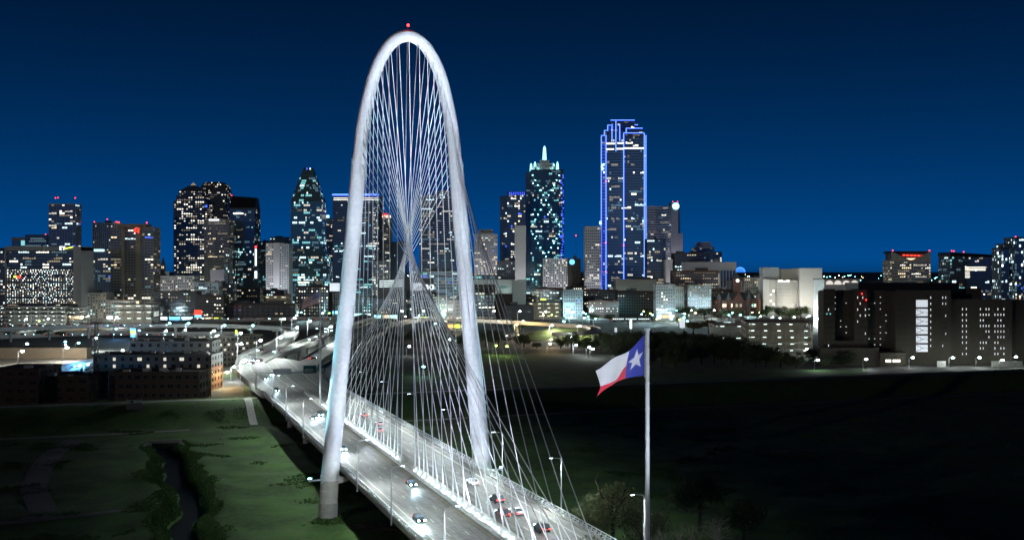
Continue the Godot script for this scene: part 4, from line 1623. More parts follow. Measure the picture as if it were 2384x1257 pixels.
func special_towers() -> void:
	# --- the tallest tower, outlined in blue light
	var D := 1650.0
	var t := thing("skyscraper", "tallest dark glass skyscraper outlined by blue lines of light with a stepped top", "skyscraper", Vector3(165.95, 0, -1650.0))
	var go := {"fh": 4.0, "cw": 2.6, "band": 0.16, "pier": 0.06, "wall": "led_tint_frame", "glass": "glass", "lit": 0.085, "pal": "office", "runs": 1.0, "units": 0, "proud": 0.3, "parapet": 0.4}
	var steps := [[1401.5, 1411, 314, -14.0], [1411, 1452, 305, -2.0], [1452, 1500, 310.5, 0.0], [1500, 1506.5, 312, -14.0], [1409, 1420, 301.5, -17.0], [1417, 1431, 288.5, -20.0], [1425, 1482, 276, -23.0], [1478, 1490, 286.5, -25.0], [1457, 1498, 298, -8.0]]
	var f := D / 2600.0
	for s in steps:
		var w: float = (s[1] - s[0]) * f
		var h: float = 61.0 + (628.5 - s[2]) * f
		var dd: float = 22.0 + s[3] * 0.2
		var cx: float = ((s[0] + s[1]) * 0.5 - 1453.5) * f
		block(t, Vector3(cx, 0, s[3] - dd * 0.5), w - 0.7, dd, 0.0 if s[2] > 300 else 190.0, h, go)
	var zz := 0.55
	for e in [[1401.5, -13.6, 314], [1411, -1.2, 314], [1452, zz, 310.5], [1500, zz, 310.5], [1506.5, -13.6, 312]]:
		var x: float = (e[0] - 1453.5) * f
		led_line(t, Vector3(x, 32.0, e[1]), Vector3(x, 61.0 + (628.5 - e[2]) * f, e[1]), 0.5)
	for e in [[1401.5, 1411, 314, -13.5], [1452, 1500, 310.5, zz], [1409, 1417, 301.5, -16.4], [1417, 1425, 288.5, -19.4], [1425, 1482, 276, -22.4], [1482, 1490, 286.5, -24.4], [1459, 1498, 298, -7.4]]:
		var y: float = 61.0 + (628.5 - e[2]) * f + 0.9
		led_line(t, Vector3((e[0] - 1453.5) * f, y, e[3]), Vector3((e[1] - 1453.5) * f, y, e[3]), 0.42)
	for e in [[1417, 301.5, 288.5, -16.2], [1425, 330, 288.5, -1.2], [1434, 352, 281, -1.2], [1443, 328, 288, -1.2], [1459, 310, 298, -7.2], [1409, 314, 301.5, -16.2]]:
		var x2: float = (e[0] - 1453.5) * f
		led_line(t, Vector3(x2, 61.0 + (628.5 - e[1]) * f, e[3]), Vector3(x2, 61.0 + (628.5 - e[2]) * f, e[3]), 0.5)
	for e in [[1412, 1432, 334], [1412, 1430, 347], [1438, 1452, 333], [1436, 1452, 346], [1453, 1499, 345]]:
		box_part(t, "lit_storey", "win_white", Vector3((e[0] - 1453.5) * f, 61.0 + (628.5 - e[2]) * f - 1.1, 0.35 if e[0] > 1452 else -1.6), Vector3((e[1] - 1453.5) * f, 61.0 + (628.5 - e[2]) * f + 1.0, 0.75 if e[0] > 1452 else -1.2))
	var sp := MB.new()
	for i in 14:
		sp.ball(Vector3((1405.5 - 1453.5) * f + rng.randf_range(-1.6, 1.6), 61.0 + (628.5 - 386) * f + rng.randf_range(-5, 5), -13.2), 0.5, 6)
	stuff(build(sp, "accent_lamp", M.lamp_teal, t))
	for e in [[1410, 422], [1410, 565], [1452, 571], [1410, 633]]:
		beacon(t, Vector3((e[0] - 1453.5) * f, 61.0 + (628.5 - e[1]) * f, 1.2), 0.6)
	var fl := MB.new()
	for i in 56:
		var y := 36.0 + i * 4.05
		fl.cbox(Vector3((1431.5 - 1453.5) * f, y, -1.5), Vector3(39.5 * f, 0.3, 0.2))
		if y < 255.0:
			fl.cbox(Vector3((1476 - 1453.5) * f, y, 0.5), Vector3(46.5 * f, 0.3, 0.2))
	stuff(build(fl, "floor_edge_glow", M.floor_line, t))  # lit floor edges painted as faint glowing bars
	# rungs of blue light on the narrow flank
	var rung := MB.new()
	for i in 46:
		rung.cbox(Vector3((1406.3 - 1453.5) * f, 40.0 + i * 4.7, -13.4), Vector3(5.4, 0.28, 0.2))
	stuff(build(rung, "led_rung", M.led_blue, t))

	# --- the tower with the lit crown of spires
	D = 1850.0
	f = D / 2600.0
	t = thing("skyscraper", "dark glass tower crossed by dotted lights and crowned with glowing white spires", "skyscraper", Vector3(54.79, 0, -1850.0))
	var hb := 61.0 + (628.5 - 396.0) * f
	block(t, Vector3((1274 - 1269) * f, 0, -22.0), (1312.5 - 1235) * f, 44.0, 0.0, hb, {"fh": 4.0, "cw": 2.8, "band": 0.14, "pier": 0.08, "wall": "dark_glass_frame", "glass": "glass_teal", "lit": 0.17, "pal": "cool", "runs": 0.7, "units": 0})
	block(t, Vector3((1230 - 1269) * f, 0, -22.0 - 14.0), 9.5 * f, 40.0, 0.0, hb - 3.0, {"fh": 4.0, "cw": 2.8, "band": 0.2, "pier": 0.1, "wall": "darkgrey", "lit": 0.05, "pal": "cool", "units": 0, "faces": "fl"})
	var dots := MB.new()
	for i in 11:
		for q in [[1240 + i * 6.2, 408 + i * 11.5], [1302 - i * 6.2, 408 + i * 11.5], [1240 + i * 6.2, 545 + i * 10.5], [1302 - i * 6.2, 545 + i * 10.5]]:
			dots.ball(Vector3((q[0] - 1269) * f, 61.0 + (628.5 - q[1]) * f, 0.8), 0.62, 8)
	stuff(build(dots, "accent_lamp", M.lamp_teal, t))
	var side := MB.new()
	for i in 44:
		side.cbox(Vector3((1309.5 - 1269) * f + rng.randf_range(-2.2, 2.2), 34.0 + i * 4.3 + rng.randf_range(-1, 1), 0.5), Vector3(rng.randf_range(1.0, 3.4), 1.5, 0.2))
	stuff(build(side, "blue_lit_pane", M.led_blue, t))
	# crown
	box_part(t, "crown_plinth", "white", Vector3((1244 - 1269) * f, hb, -30), Vector3((1294 - 1269) * f, hb + 7.0, -8))
	box_part(t, "crown_block", "white", Vector3((1250 - 1269) * f, hb + 7.0, -28), Vector3((1288 - 1269) * f, hb + 12.0, -10))
	box_part(t, "crown_block", "white", Vector3((1257 - 1269) * f, hb + 12.0, -26), Vector3((1280 - 1269) * f, hb + 18.0, -12))
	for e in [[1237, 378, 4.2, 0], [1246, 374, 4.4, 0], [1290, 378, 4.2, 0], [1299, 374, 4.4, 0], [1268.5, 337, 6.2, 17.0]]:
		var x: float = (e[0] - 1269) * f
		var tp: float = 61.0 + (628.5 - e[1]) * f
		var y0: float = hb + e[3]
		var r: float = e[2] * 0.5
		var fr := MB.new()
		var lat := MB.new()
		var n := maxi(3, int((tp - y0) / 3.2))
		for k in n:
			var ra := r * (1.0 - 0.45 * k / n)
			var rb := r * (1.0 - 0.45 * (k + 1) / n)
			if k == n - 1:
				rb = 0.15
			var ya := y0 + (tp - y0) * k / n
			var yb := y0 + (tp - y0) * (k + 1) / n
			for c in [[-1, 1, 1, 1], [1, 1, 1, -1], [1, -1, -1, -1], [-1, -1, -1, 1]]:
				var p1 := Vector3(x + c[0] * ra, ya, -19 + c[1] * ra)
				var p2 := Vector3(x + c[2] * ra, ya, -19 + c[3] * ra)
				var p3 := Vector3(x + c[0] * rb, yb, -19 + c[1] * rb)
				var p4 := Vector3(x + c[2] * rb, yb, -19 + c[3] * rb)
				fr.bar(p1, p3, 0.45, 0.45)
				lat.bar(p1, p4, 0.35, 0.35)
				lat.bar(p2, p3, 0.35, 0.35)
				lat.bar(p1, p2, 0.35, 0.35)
		build(fr, "spire_glow_frame", M.crown, t)  # light falling on the spire bars is put into their emission
		build(lat, "spire_glow_lattice", M.crown, t)
	for x in [-26.0, -13.0, 13.0, 26.0]:
		spot(t, "crown_flood", Vector3(x, hb + 1.0, -4.0), Vector3(x * 0.4, hb + 12.0, -14.0), 70.0, 55.0, Color(0.6, 0.97, 1.0), 0.5)

	# --- faceted prism with a sharp sloping top
	D = 1750.0
	t = thing("skyscraper", "dark green glass prism tower with sloping facets narrowing to a cut tip", "skyscraper", Vector3(-325.1, 0, -1760.0))
	profile_tower(t, [[0, -37.69, 38.37, -52, 8], [55.28, -37.69, 38.37, -50, 6], [98.36, -24.23, 24.9, -46, 0], [169.03, -24.23, 24.23, -46, 0], [223.55, -6.73, 7.4, -30, -14]],
		{"fh": 3.9, "cw": 2.6, "band": 0.12, "pier": 0.0, "wall": "dark_glass_frame", "glass": "glass_teal", "lit": 0.13, "pal": "cool", "runs": 0.9, "zones": [[0, 62, 0.38], [62, 84, 0.3]]})
	var lobby := {}
	lit_face(lobby, Vector3(-11.44, 0, 8.4), Vector3.RIGHT, Vector3.BACK, 27.6, 32, 52, 3.9, 2.4, 0.55, 0.9, 0.9, [["win_cool", 0.6], ["win_white", 0.4]], 3.0, 0.05)
	lit_mesh(lobby, t, "lit_lobby_window")

	# --- cross-plan tower with a glass pyramid roof
	D = 2000.0
	t = thing("skyscraper", "granite tower full of lit windows with a pyramid roof and mast", "skyscraper", Vector3(-582.69, 0, -2020.0))
	var so := {"fh": 4.2, "cw": 4.2, "band": 0.34, "pier": 0.30, "wall": "brown", "lit": 0.6, "pal": "white", "runs": 1.2, "units": 0}
	block(t, Vector3(0, 0, -22), 60.77, 40, 0, 185.23, so)
	block(t, Vector3(0, 0, -20), 50.0, 38, 0.0, 194.46, so)
	block(t, Vector3(0, 0, -20), 42.31, 34, 193.69, 204.46, so)
	var py := MB.new()
	var pw := 42.31 * 0.5
	py.loft([[Vector3(-pw, 204.46, -3), Vector3(pw, 204.46, -3), Vector3(pw, 204.46, -37), Vector3(-pw, 204.46, -37)], [Vector3(-5, 215.23, -15), Vector3(5, 215.23, -15), Vector3(5, 215.23, -25), Vector3(-5, 215.23, -25)]])
	build(py, "pyramid_roof", M.glass, t)
	var tipm := MB.new()
	tipm.loft([[Vector3(-4.6, 215.23 + 0.02, -15.4), Vector3(4.6, 215.23 + 0.02, -15.4), Vector3(4.6, 215.23 + 0.02, -24.6), Vector3(-4.6, 215.23 + 0.02, -24.6)], [Vector3(-0.2, 220.62, -19.8), Vector3(0.2, 220.62, -19.8), Vector3(0.2, 220.62, -20.2), Vector3(-0.2, 220.62, -20.2)]])
	build(tipm, "roof_lantern", M.win_dim, t)
	var ms := MB.new()
	ms.tube([Vector3(0, 220.62 - 0.5, -20), Vector3(0, 226.0, -20)], [0.25, 0.1], 6)
	build(ms, "mast", M.galv, t)
	box_part(t, "blue_lit_pane", "win_blue", Vector3(15.77, 174.46, -1.9), Vector3(30.38, 178.31, -1.6))

	# --- tower with rounded shoulders behind it
	t = thing("skyscraper", "dark tower with a flat top between rounded shoulders behind the pyramid-roofed tower", "skyscraper", Vector3(-576.37, 0, -2150.0))
	profile_tower(t, [[0, -26.46, 25.63, -45, 0], [210.26, -26.46, 24.81, -45, 0], [221.84, -23.98, 22.33, -43, -2], [227.62, -19.85, 18.19, -40, -5], [230.93, -14.88, 13.23, -36, -9]],
		{"fh": 4.0, "cw": 2.8, "band": 0.34, "pier": 0.3, "wall": "brown", "lit": 0.13, "pal": "warm", "runs": 0.5})

	# --- wedge-top dark tower
	t = thing("office_tower", "black glass office tower with a sloping wedge panel at its top", "office tower", Vector3(-435.81, 0, -1800.0))
	block(t, Vector3(0, 0, -20), 40.85, 40, 0, 160.35, {"fh": 4.0, "cw": 2.8, "band": 0.12, "pier": 0.05, "wall": "dark_glass_frame", "lit": 0.15, "pal": "cool", "runs": 0.8, "units": 0, "faces": "fr"})
	var wd := MB.new()
	var yb2 := 160.35
	wd.loft([[Vector3(-20.42, yb2, 0), Vector3(20.42, yb2, 0), Vector3(20.42, yb2, -40), Vector3(-20.42, yb2, -40)], [Vector3(-20.08, 181.12, -13), Vector3(20.08, 178.35, -13), Vector3(20.08, 178.35, -30), Vector3(-20.08, 181.12, -30)]])
	build(wd, "wedge_roof", M.black, t)
	box_part(t, "lit_storey", "win_white", Vector3(-14.19, 151.0, 0.3), Vector3(2.42, 153.08, 0.5))
	beacon(t, Vector3(-20.08, 182.15, -13))

	# --- tower topped by a line of blue light, half behind the arch leg
	t = thing("office_tower", "slim dark tower with a line of blue light along its roof behind the arch leg", "office tower", Vector3(-245.0, 0, -1750.0))
	block(t, Vector3(0, 0, -20), 72.69, 40, 0, 177.11, {"fh": 4.0, "cw": 2.6, "band": 0.3, "pier": 0.05, "wall": "dark_glass_frame", "lit": 0.1, "pal": "cool", "runs": 1.0, "units": 0})
	led_line(t, Vector3(-37.02, 178.45 + 1.0, 0.8), Vector3(36.35, 178.45 + 1.0, 0.8), 0.9)
	for y in [461, 465]:
		box_part(t, "lit_storey", "win_white", Vector3(-35.0, 61.0 + (628.5 - y) * 0.673 - 0.5, 0.3), Vector3(35.0, 61.0 + (628.5 - y) * 0.673 + 0.4, 0.5))
	var stairs := {}
	lit_face(stairs, Vector3(27.6, 0, 0.4), Vector3.RIGHT, Vector3.BACK, 7.4, 60, 164.32, 3.4, 2.0, 0.5, 0.6, 0.75, PAL.white, 0.5, 0.05)
	lit_mesh(stairs, t, "lit_stair_window")

	# --- hotel with a red sign between the cables
	t = thing("hotel_tower", "grey hotel tower with a glowing red rooftop sign behind the cables", "hotel", Vector3(-235.75, 0, -2050.0))
	block(t, Vector3(0, 0, -15), 25.23, 30, 0, 156.01, {"fh": 3.6, "cw": 2.6, "band": 0.35, "pier": 0.3, "wall": "grey", "lit": 0.2, "pal": "white", "units": 0})
	var arc := MB.new()
	var fan := []
	for i in 9:
		var a := PI * i / 8.0
		fan.append(Vector2(cos(a) * 11.5, sin(a) * 8.0))
	for i in 8:
		for z in [0.0, -1.2]:
			arc.tri3(Vector3(0, 156.8 + 1, z), Vector3(fan[i].x, 156.8 + 1 + fan[i].y, z), Vector3(fan[i + 1].x, 156.8 + 1 + fan[i + 1].y, z))
	build(arc, "sign_panel", glow("sign_red_soft", Vector3(1.0, 0.02, 0.02), 0.9), t)
	lettering(t, "Sheraton", "win_white", Vector3(-5.5, 159.56, 0.4), 6.0, true)

	# --- tall banded twin slab behind the cables
	t = thing("office_tower", "tall grey banded office tower in two slabs seen through the cables", "office tower", Vector3(-128.62, 0, -1900.0))
	var bo := {"fh": 4.0, "cw": 3.0, "band": 0.42, "pier": 0.08, "wall": "grey", "lit": 0.2, "pal": "office", "runs": 1.4, "units": 1}
	block(t, Vector3(-16.81, 0, -26), 26.31 - 0.8, 40, 0, 187.06, bo)
	block(t, Vector3(13.15, 0, -18), 33.62, 40, 0, 194.37, bo)

	# --- white banded block with lettering on its penthouse
	t = thing("apartment_tower", "white banded apartment block with block lettering on its penthouse beside the arch", "apartment tower", Vector3(-39.88, 0, -1700.0))
	block(t, Vector3(0, 0, -14), 34.65, 28, 0, 114.62, {"fh": 3.3, "cw": 2.6, "band": 0.5, "pier": 0.12, "wall": "white", "lit": 0.2, "pal": "mixed", "units": 0})
	for sx in [-12.0, 12.0]:  # added floods without fixtures that whiten the front
		spot(t, "added_wall_flood", Vector3(sx, 20.0, 30.0), Vector3(sx, 75.0, 0.0), 1500.0, 40.0, Color(1.0, 0.97, 0.98), 0.8)
	box_part(t, "penthouse", "offwhite", Vector3(-9.81, 114.62 + 0.9, -24), Vector3(11.12, 122.79, -4))
	lettering(t, "MOSAIC", "darkgrey", Vector3(1.31, 119.85, -3.7), 3.6)

	# --- the dark tower beside the crowned one
	t = thing("office_tower", "dark blue glass tower with blue lights along its roof beside the crowned tower", "office tower", Vector3(1.35, 0, -1770.0))
	block(t, Vector3(-14.89, 0, -28), 10.83, 36, 0, 177.77, {"fh": 4.0, "cw": 2.8, "band": 0.2, "pier": 0.15, "wall": "dark_glass_frame", "lit": 0.05, "pal": "mixed", "units": 0})
	block(t, Vector3(5.42, 0, -20), 29.78 - 0.8, 40, 0, 184.54, {"fh": 4.0, "cw": 2.8, "band": 0.18, "pier": 0.1, "wall": "dark_glass_frame", "lit": 0.13, "pal": "mixed", "units": 0})
	for i in 9:
		box_part(t, "led_strip", "led_blue", Vector3(-5.42 + i * 2.9, 179.8 + rng.randf_range(-1, 1), 0.4), Vector3(-5.42 + i * 2.9 + 0.7, 184.54, 0.8))

	# --- white banded tower with a slab and a round light
	t = thing("bank_tower", "white banded tower with a blank slab carrying a round blue-white light", "office tower", Vector3(247.15, 0, -1800.0))
	block(t, Vector3(-9.69, 0, -20), 38.77 - 0.8, 40, 0, 163.12, {"fh": 3.9, "cw": 2.6, "band": 0.48, "pier": 0.1, "wall": "white", "lit": 0.16, "pal": "office", "runs": 1.2, "units": 0})
	box_part(t, "slab_wall", "white", Vector3(9.69, 0, -36), Vector3(20.77, 169.35, 2))
	box_part(t, "slab_wall", "white", Vector3(20.77, 0, -34), Vector3(29.08, 120.19, -2))
	block(t, Vector3(22.85, 120.19, -20), 4.0, 26, 120.19, 165.88, {"fh": 3.9, "cw": 2.6, "band": 0.4, "pier": 0.0, "wall": "darkgrey", "lit": 0.0, "units": 0})
	var disc := MB.new()
	disc.tube([Vector3(16.96, 163.81, 2.0), Vector3(16.96, 163.81, 2.6)], [5.4, 5.4], 24)
	build(disc, "round_sign_light", glow("disc", Vector3(0.35, 0.85, 1.0), 3.0), t)
	for x in [1567, 1578]:
		beacon(t, Vector3(0.0 + (x - 1549) * 0.6923, 171.08, 0), 0.6)
	spot(t, "added_wall_flood", Vector3(15.23, 40.0, 30.0), Vector3(15.23, 110.0, 2.0), 1600.0, 30.0, Color(0.93, 0.9, 1.0), 1.0)  # added flood without a fixture, brightening the blank slab

	# --- tower with the sloping roof notch and red lights, far to the side
	t = thing("office_tower", "grey tower whose notched roof holds a row of red lights", "office tower", Vector3(537.12, 0, -1500.0))
	block(t, Vector3(0, 0, -18), 51.92, 36, 0, 73.4, {"fh": 3.8, "cw": 2.6, "band": 0.45, "pier": 0.25, "wall": "beige", "lit": 0.24, "pal": "warm", "runs": 1.3, "units": 0})
	for s in [-1, 1]:
		var wg := MB.new()
		var xa: float = s * 26.0
		wg.loft([[Vector3(xa, 73.4, 0), Vector3(s * 2.0, 73.4, 0), Vector3(s * 2.0, 74.27, 0), Vector3(xa, 86.1, 0)], [Vector3(xa, 73.4, -3), Vector3(s * 2.0, 73.4, -3), Vector3(s * 2.0, 74.27, -3), Vector3(xa, 86.1, -3)]])
		build(wg, "gable_wall", M.beige, t)
		beacon(t, Vector3(xa * 0.95, 87.25, -1))
	box_part(t, "roof_slab", "black", Vector3(-26, 83.21, -34), Vector3(26, 86.38, -6))
	box_part(t, "upper_storey", "darkgrey", Vector3(-24, 73.4, -33), Vector3(24, 83.21, -7))
	box_part(t, "lit_storey", "win_warm", Vector3(-8, 74.56, -6.9), Vector3(16, 76.87, -6.6))
	for i in 6:
		var rl := MB.new()
		rl.cbox(Vector3(-9.0 + i * 4.9, 80.9 - i * 0.16, -2.4), Vector3(3.6, 1.7, 0.4))
		build(rl, "red_lamp", M.sign_red, t)

	# --- hotel with white stripes of light
	t = thing("hotel_tower", "dark glass hotel with white light stripes and red beacons at the picture's edge", "hotel", Vector3(545.5, 0, -1300.0))
	block(t, Vector3(-26.0, 0, -18), 17.5, 34, 0, 77.25, {"fh": 3.5, "cw": 2.4, "band": 0.15, "pier": 0.1, "wall": "dark_glass_frame", "lit": 0.3, "pal": "cool", "units": 0})
	block(t, Vector3(8.5, 0, -20), 51.5 - 0.8, 34, 0, 76.75, {"fh": 3.5, "cw": 2.4, "band": 0.12, "pier": 0.1, "wall": "dark_glass_frame", "lit": 0.16, "pal": "office", "units": 0})
	var rs := MB.new()
	rs.loft([[Vector3(-35.0, 77.25, 2), Vector3(34.5, 76.25, 2), Vector3(34.5, 76.25, -38), Vector3(-35.0, 77.25, -38)], [Vector3(-35.0, 81.75, 0), Vector3(34.5, 77.75, 0), Vector3(34.5, 77.75, -36), Vector3(-35.0, 81.75, -36)]])
	build(rs, "roof_wedge", M.black, t)
	for y in [622, 625.5, 629]:
		box_part(t, "light_stripe", "win_white", Vector3(-17.0, 61.0 + (628.5 - y) * 0.5 - 0.35, -2.9), Vector3(7.5, 61.0 + (628.5 - y) * 0.5 + 0.35, -2.3))
	for y in [634, 638, 642, 646]:
		box_part(t, "light_stripe", "win_white", Vector3(-18.0, 61.0 + (628.5 - y) * 0.5 - 0.35, -2.9), Vector3(-11.0, 61.0 + (628.5 - y) * 0.5 + 0.35, -2.3))
	for x in [2222, 2227, 2250, 2322, 2331]:
		beacon(t, Vector3((x - 2283) * 0.5, 83.25 - (x - 2222) * 0.04, -6), 0.6)
	t = thing("hotel_tower", "cluster of mirrored glass hotel shafts cut by the picture's right edge", "hotel", Vector3(543.69, 0, -1200.0))
	var ho := {"fh": 3.4, "cw": 2.2, "band": 0.08, "pier": 0.08, "wall": "dark_glass_frame", "lit": 0.32, "pal": "cold", "runs": 0.4, "units": 0}
	block(t, Vector3(-12.0, 0, -14), 8.31, 24, 0, 84.31, ho)
	block(t, Vector3(-6.0, 0, -22), 5.08, 24, 0, 88.92, ho)
	block(t, Vector3(9.23, 0, -12), 24.92, 26, 0, 95.38, ho)
	beacon(t, Vector3(-1.85, 96.54, 0), 0.7)
	var am := {}
	lit_face(am, Vector3(-2.77, 0, 1.2), Vector3.RIGHT, Vector3.BACK, 24.0, 26, 52, 3.4, 2.0, 0.6, 0.7, 0.6, [["win_amber", 0.6], ["win_white", 0.2], ["win_blue", 0.2]], 0.3, 0.05)
	lit_mesh(am, t)

func civic_buildings() -> void:
	# --- red sandstone courthouse with turrets and a clock tower
	var t := thing("courthouse", "red sandstone courthouse with pointed turrets and yellow lit windows", "courthouse", Vector3(292.43, 0, -1440.0))
	block(t, Vector3(0, 0, -20), 50, 38, 0, 22.0, {"fh": 5.0, "cw": 3.6, "band": 0.4, "pier": 0.45, "wall": "sandstone", "lit": 0.16, "pal": "warm", "units": 0, "proud": 0.25, "parapet": 0.3})
	var ro := MB.new()
	ro.loft([[Vector3(-25.5, 22, -0.5), Vector3(25.5, 22, -0.5), Vector3(25.5, 22, -39.5), Vector3(-25.5, 22, -39.5)], [Vector3(-17, 31.5, -11), Vector3(17, 31.5, -11), Vector3(17, 31.5, -29), Vector3(-17, 31.5, -29)]])
	build(ro, "hipped_roof", M.darkgrey, t)
	for e in [[-25.2, 0.4, 33.0], [-13.0, 0.9, 32.0], [13.5, 0.9, 32.5], [25.2, 0.4, 34.0], [-25.2, -39.0, 33.0], [25.2, -39.0, 33.0]]:
		var tu := MB.new()
		tu.tube([Vector3(e[0], 0, e[1]), Vector3(e[0], e[2] - 9.0, e[1])], [3.2, 3.2], 14)
		build(tu, "turret", M.sandstone, t)
		var cn := MB.new()
		cn.tube([Vector3(e[0], e[2] - 9.0, e[1]), Vector3(e[0], e[2], e[1])], [3.8, 0.08], 14)
		build(cn, "turret_roof", M.darkgrey, t)
	var gb := MB.new()
	gb.loft([[Vector3(-6.5, 0, 1.3), Vector3(6.5, 0, 1.3), Vector3(6.5, 23, 1.3), Vector3(0, 33, 1.3), Vector3(-6.5, 23, 1.3)], [Vector3(-6.5, 0, -8), Vector3(6.5, 0, -8), Vector3(6.5, 23, -8), Vector3(0, 33, -8), Vector3(-6.5, 23, -8)]])
	build(gb, "gable", M.sandstone, t)
	for e in [[-19.5, "win_warm"], [-16.4, "lamp_green"], [-9.3, "win_warm"], [17.5, "win_teal"], [21.0, "win_warm"], [2.6, "win_dim"], [-2.6, "win_dim"]]:
		box_part(t, "lit_window", "win_warm" if e[1] == "lamp_green" else e[1], Vector3(e[0] - 1.3, 13.4, 1.5), Vector3(e[0] + 1.3, 17.2, 1.7))
	box_part(t, "clock_tower", "sandstone", Vector3(-3.32, 0, -26), Vector3(6.65, 49.09, -17))
	var ct := MB.new()
	var cxx := 1.66
	ct.loft([[Vector3(cxx - 6.0, 49.09, -16.4), Vector3(cxx + 6.0, 49.09, -16.4), Vector3(cxx + 6.0, 49.09, -26.6), Vector3(cxx - 6.0, 49.09, -26.6)], [Vector3(cxx - 0.2, 57.95, -20.4), Vector3(cxx + 0.2, 57.95, -20.4), Vector3(cxx + 0.2, 57.95, -20.6), Vector3(cxx - 0.2, 57.95, -20.6)]])
	build(ct, "tower_roof", M.darkgrey, t)
	var ck := MB.new()
	ck.tube([Vector3(2.22, 47.15, -16.9), Vector3(2.22, 47.15, -16.5)], [2.2, 2.2], 16)
	build(ck, "clock_face_light", M.win_white, t)

	# --- white court building of many blocks
	t = thing("courts_building", "pale floodlit court building with a ribbed curved front and a blank slab", "courthouse", Vector3(364.43, 0, -1450.0))
	box_part(t, "slab_wall", "white", Vector3(9.42, 0, -40), Vector3(38.77, 63.49, 0))
	box_part(t, "upper_block", "white", Vector3(-33.23, 0, -44), Vector3(-12.18, 64.32, -22))
	box_part(t, "upper_block", "beige", Vector3(-12.18, 0, -40), Vector3(9.42, 62.38, -8))
	box_part(t, "side_block", "white", Vector3(-37.11, 0, -30), Vector3(-29.35, 49.09, -4))
	var rib := MB.new()
	var n := 13
	for k in 8:
		for i in n:
			var a0 := -0.9 + 1.8 * i / n
			var a1 := -0.9 + 1.8 * (i + 1) / n
			var y := 12.5 + k * 4.4
			var c := -5.54
			rib.quad(Vector3(c + sin(a0) * 19.0, y, -17 + cos(a0) * 19.0), Vector3(c + sin(a0) * 19.0, y + 4.0, -17 + cos(a0) * 19.0), Vector3(c + sin(a1) * 19.0, y + 4.0, -17 + cos(a1) * 19.0), Vector3(c + sin(a1) * 19.0, y, -17 + cos(a1) * 19.0))
	build(rib, "curved_panel", M.offwhite, t)
	for k in 9:
		var bd := MB.new()
		for i in n:
			var a0 := -0.9 + 1.8 * i / n
			var a1 := -0.9 + 1.8 * (i + 1) / n
			var c := -5.54
			bd.bar(Vector3(c + sin(a0) * 19.4, 12.2 + k * 4.4, -17 + cos(a0) * 19.4), Vector3(c + sin(a1) * 19.4, 12.2 + k * 4.4, -17 + cos(a1) * 19.4), 0.5, 0.34)
		build(bd, "floor_band", M.white, t)
	var dim := {}
	lit_face(dim, Vector3(-21.6, 0, 2.6), Vector3.RIGHT, Vector3.BACK, 30.46, 45.0, 48.6, 3.6, 2.2, 0.8, 0.7, 0.95, [["win_white", 0.8], ["win_warm", 0.2]], 2.0, 0.05)
	lit_face(dim, Vector3(-28.8, 0, -3.8), Vector3.RIGHT, Vector3.BACK, 7.2, 14, 44, 4.4, 3.4, 0.6, 0.7, 0.8, [["win_white", 0.8], ["win_dim", 0.2]], 0.5, 0.05)
	lit_mesh(dim, t)
	box_part(t, "stair_block", "offwhite", Vector3(-29.35 + 0.02, 0, -30), Vector3(-21.05, 47.98, -4.2))
	for x in [-30.0, -8.0, 8.0, 32.0]:  # added floods without fixtures, brightening the pale fronts
		spot(t, "added_wall_flood", Vector3(x, 1.0, 30.0), Vector3(x, 32.0, -4.0), 1100.0, 52.0, Color(1.0, 0.98, 0.92), 0.6)

	# --- jail: brown blocks with slit windows and a glazed stair
	t = thing("jail", "large brown detention block with rows of slit windows and a bright glazed stairwell", "jail", Vector3(263.45, 0, -715.0))
	var J := 715.0 / 2600.0
	var jb := [[1920, 1947, 676, -2, 9], [1947, 1993, 680, -12, 30], [1993, 2023, 678, -2, 40], [2023, 2086, 680, -10, 30], [2086, 2216, 679, 0, 60], [2216, 2332, 676, -30, 40], [2216, 2365, 700, -4, 26], [2365, 2440, 702, -10, 30]]
	for e in jb:
		var h: float = 61.0 + (628.5 - e[2]) * J
		box_part(t, "wall_block", "jail", Vector3((e[0] - 2150) * J + 0.01, 0, e[3] - e[4]), Vector3((e[1] - 2150) * J - 0.01, h, e[3]))
		box_part(t, "parapet", "jail", Vector3((e[0] - 2150) * J - 0.1, h + 0.01, e[3] - 0.5), Vector3((e[1] - 2150) * J + 0.1, h + 0.9, e[3] + 0.1))
	box_part(t, "roof_block", "black", Vector3(-35.2, 46, -50), Vector3(31.35, 52.34, -20))
	box_part(t, "base_block", "jail", Vector3(-67.38, 0, 0.2), Vector3(-30.25, 11.5, 6))
	box_part(t, "base_block", "jail", Vector3(-55.82, 11.5, -11.9), Vector3(-43.17, 15.5, -2.1))
	box_part(t, "base_block", "jail", Vector3(-30.25 + 0.02, 0, 0.2), Vector3(-13.75, 8.5, 8))
	var slit := MB.new()
	var slot := MB.new()
	for g in [[1926, 1944, 4, -2], [2000, 2018, 4, -2], [2094, 2108, 3, 0], [2168, 2169, 1, 0], [2196, 2203, 2, 0], [2248, 2257, 2, -4], [2290, 2310, 4, -4], [2324, 2345, 4, -4], [1958, 1984, 3, -12], [2036, 2076, 4, -10]]:
		for r in 9:
			for c in int(g[2]):
				var x: float = (lerpf(g[0], g[1], c / maxf(1.0, g[2] - 1.0)) - 2150) * J
				var y := 12.5 + r * 3.85
				if g[3] == -4:
					y = 7.0 + r * 3.6
				var bright: float = {1926: 0.12, 2000: 0.12, 2094: 0.1, 2168: 0.95, 2196: 0.3, 2248: 0.85, 2290: 0.7, 2324: 0.75, 1958: 0.4, 2036: 0.45}[g[0]]
				var tgt := slit if rng.randf() < bright else slot
				var s := 0.36 if g[0] in [1958, 2036] and tgt == slit else 1.0
				tgt.cbox(Vector3(x, y, g[3] + 0.06), Vector3(0.42 * (1.3 if s < 1 else 1.0), 1.35 * s, 0.16))
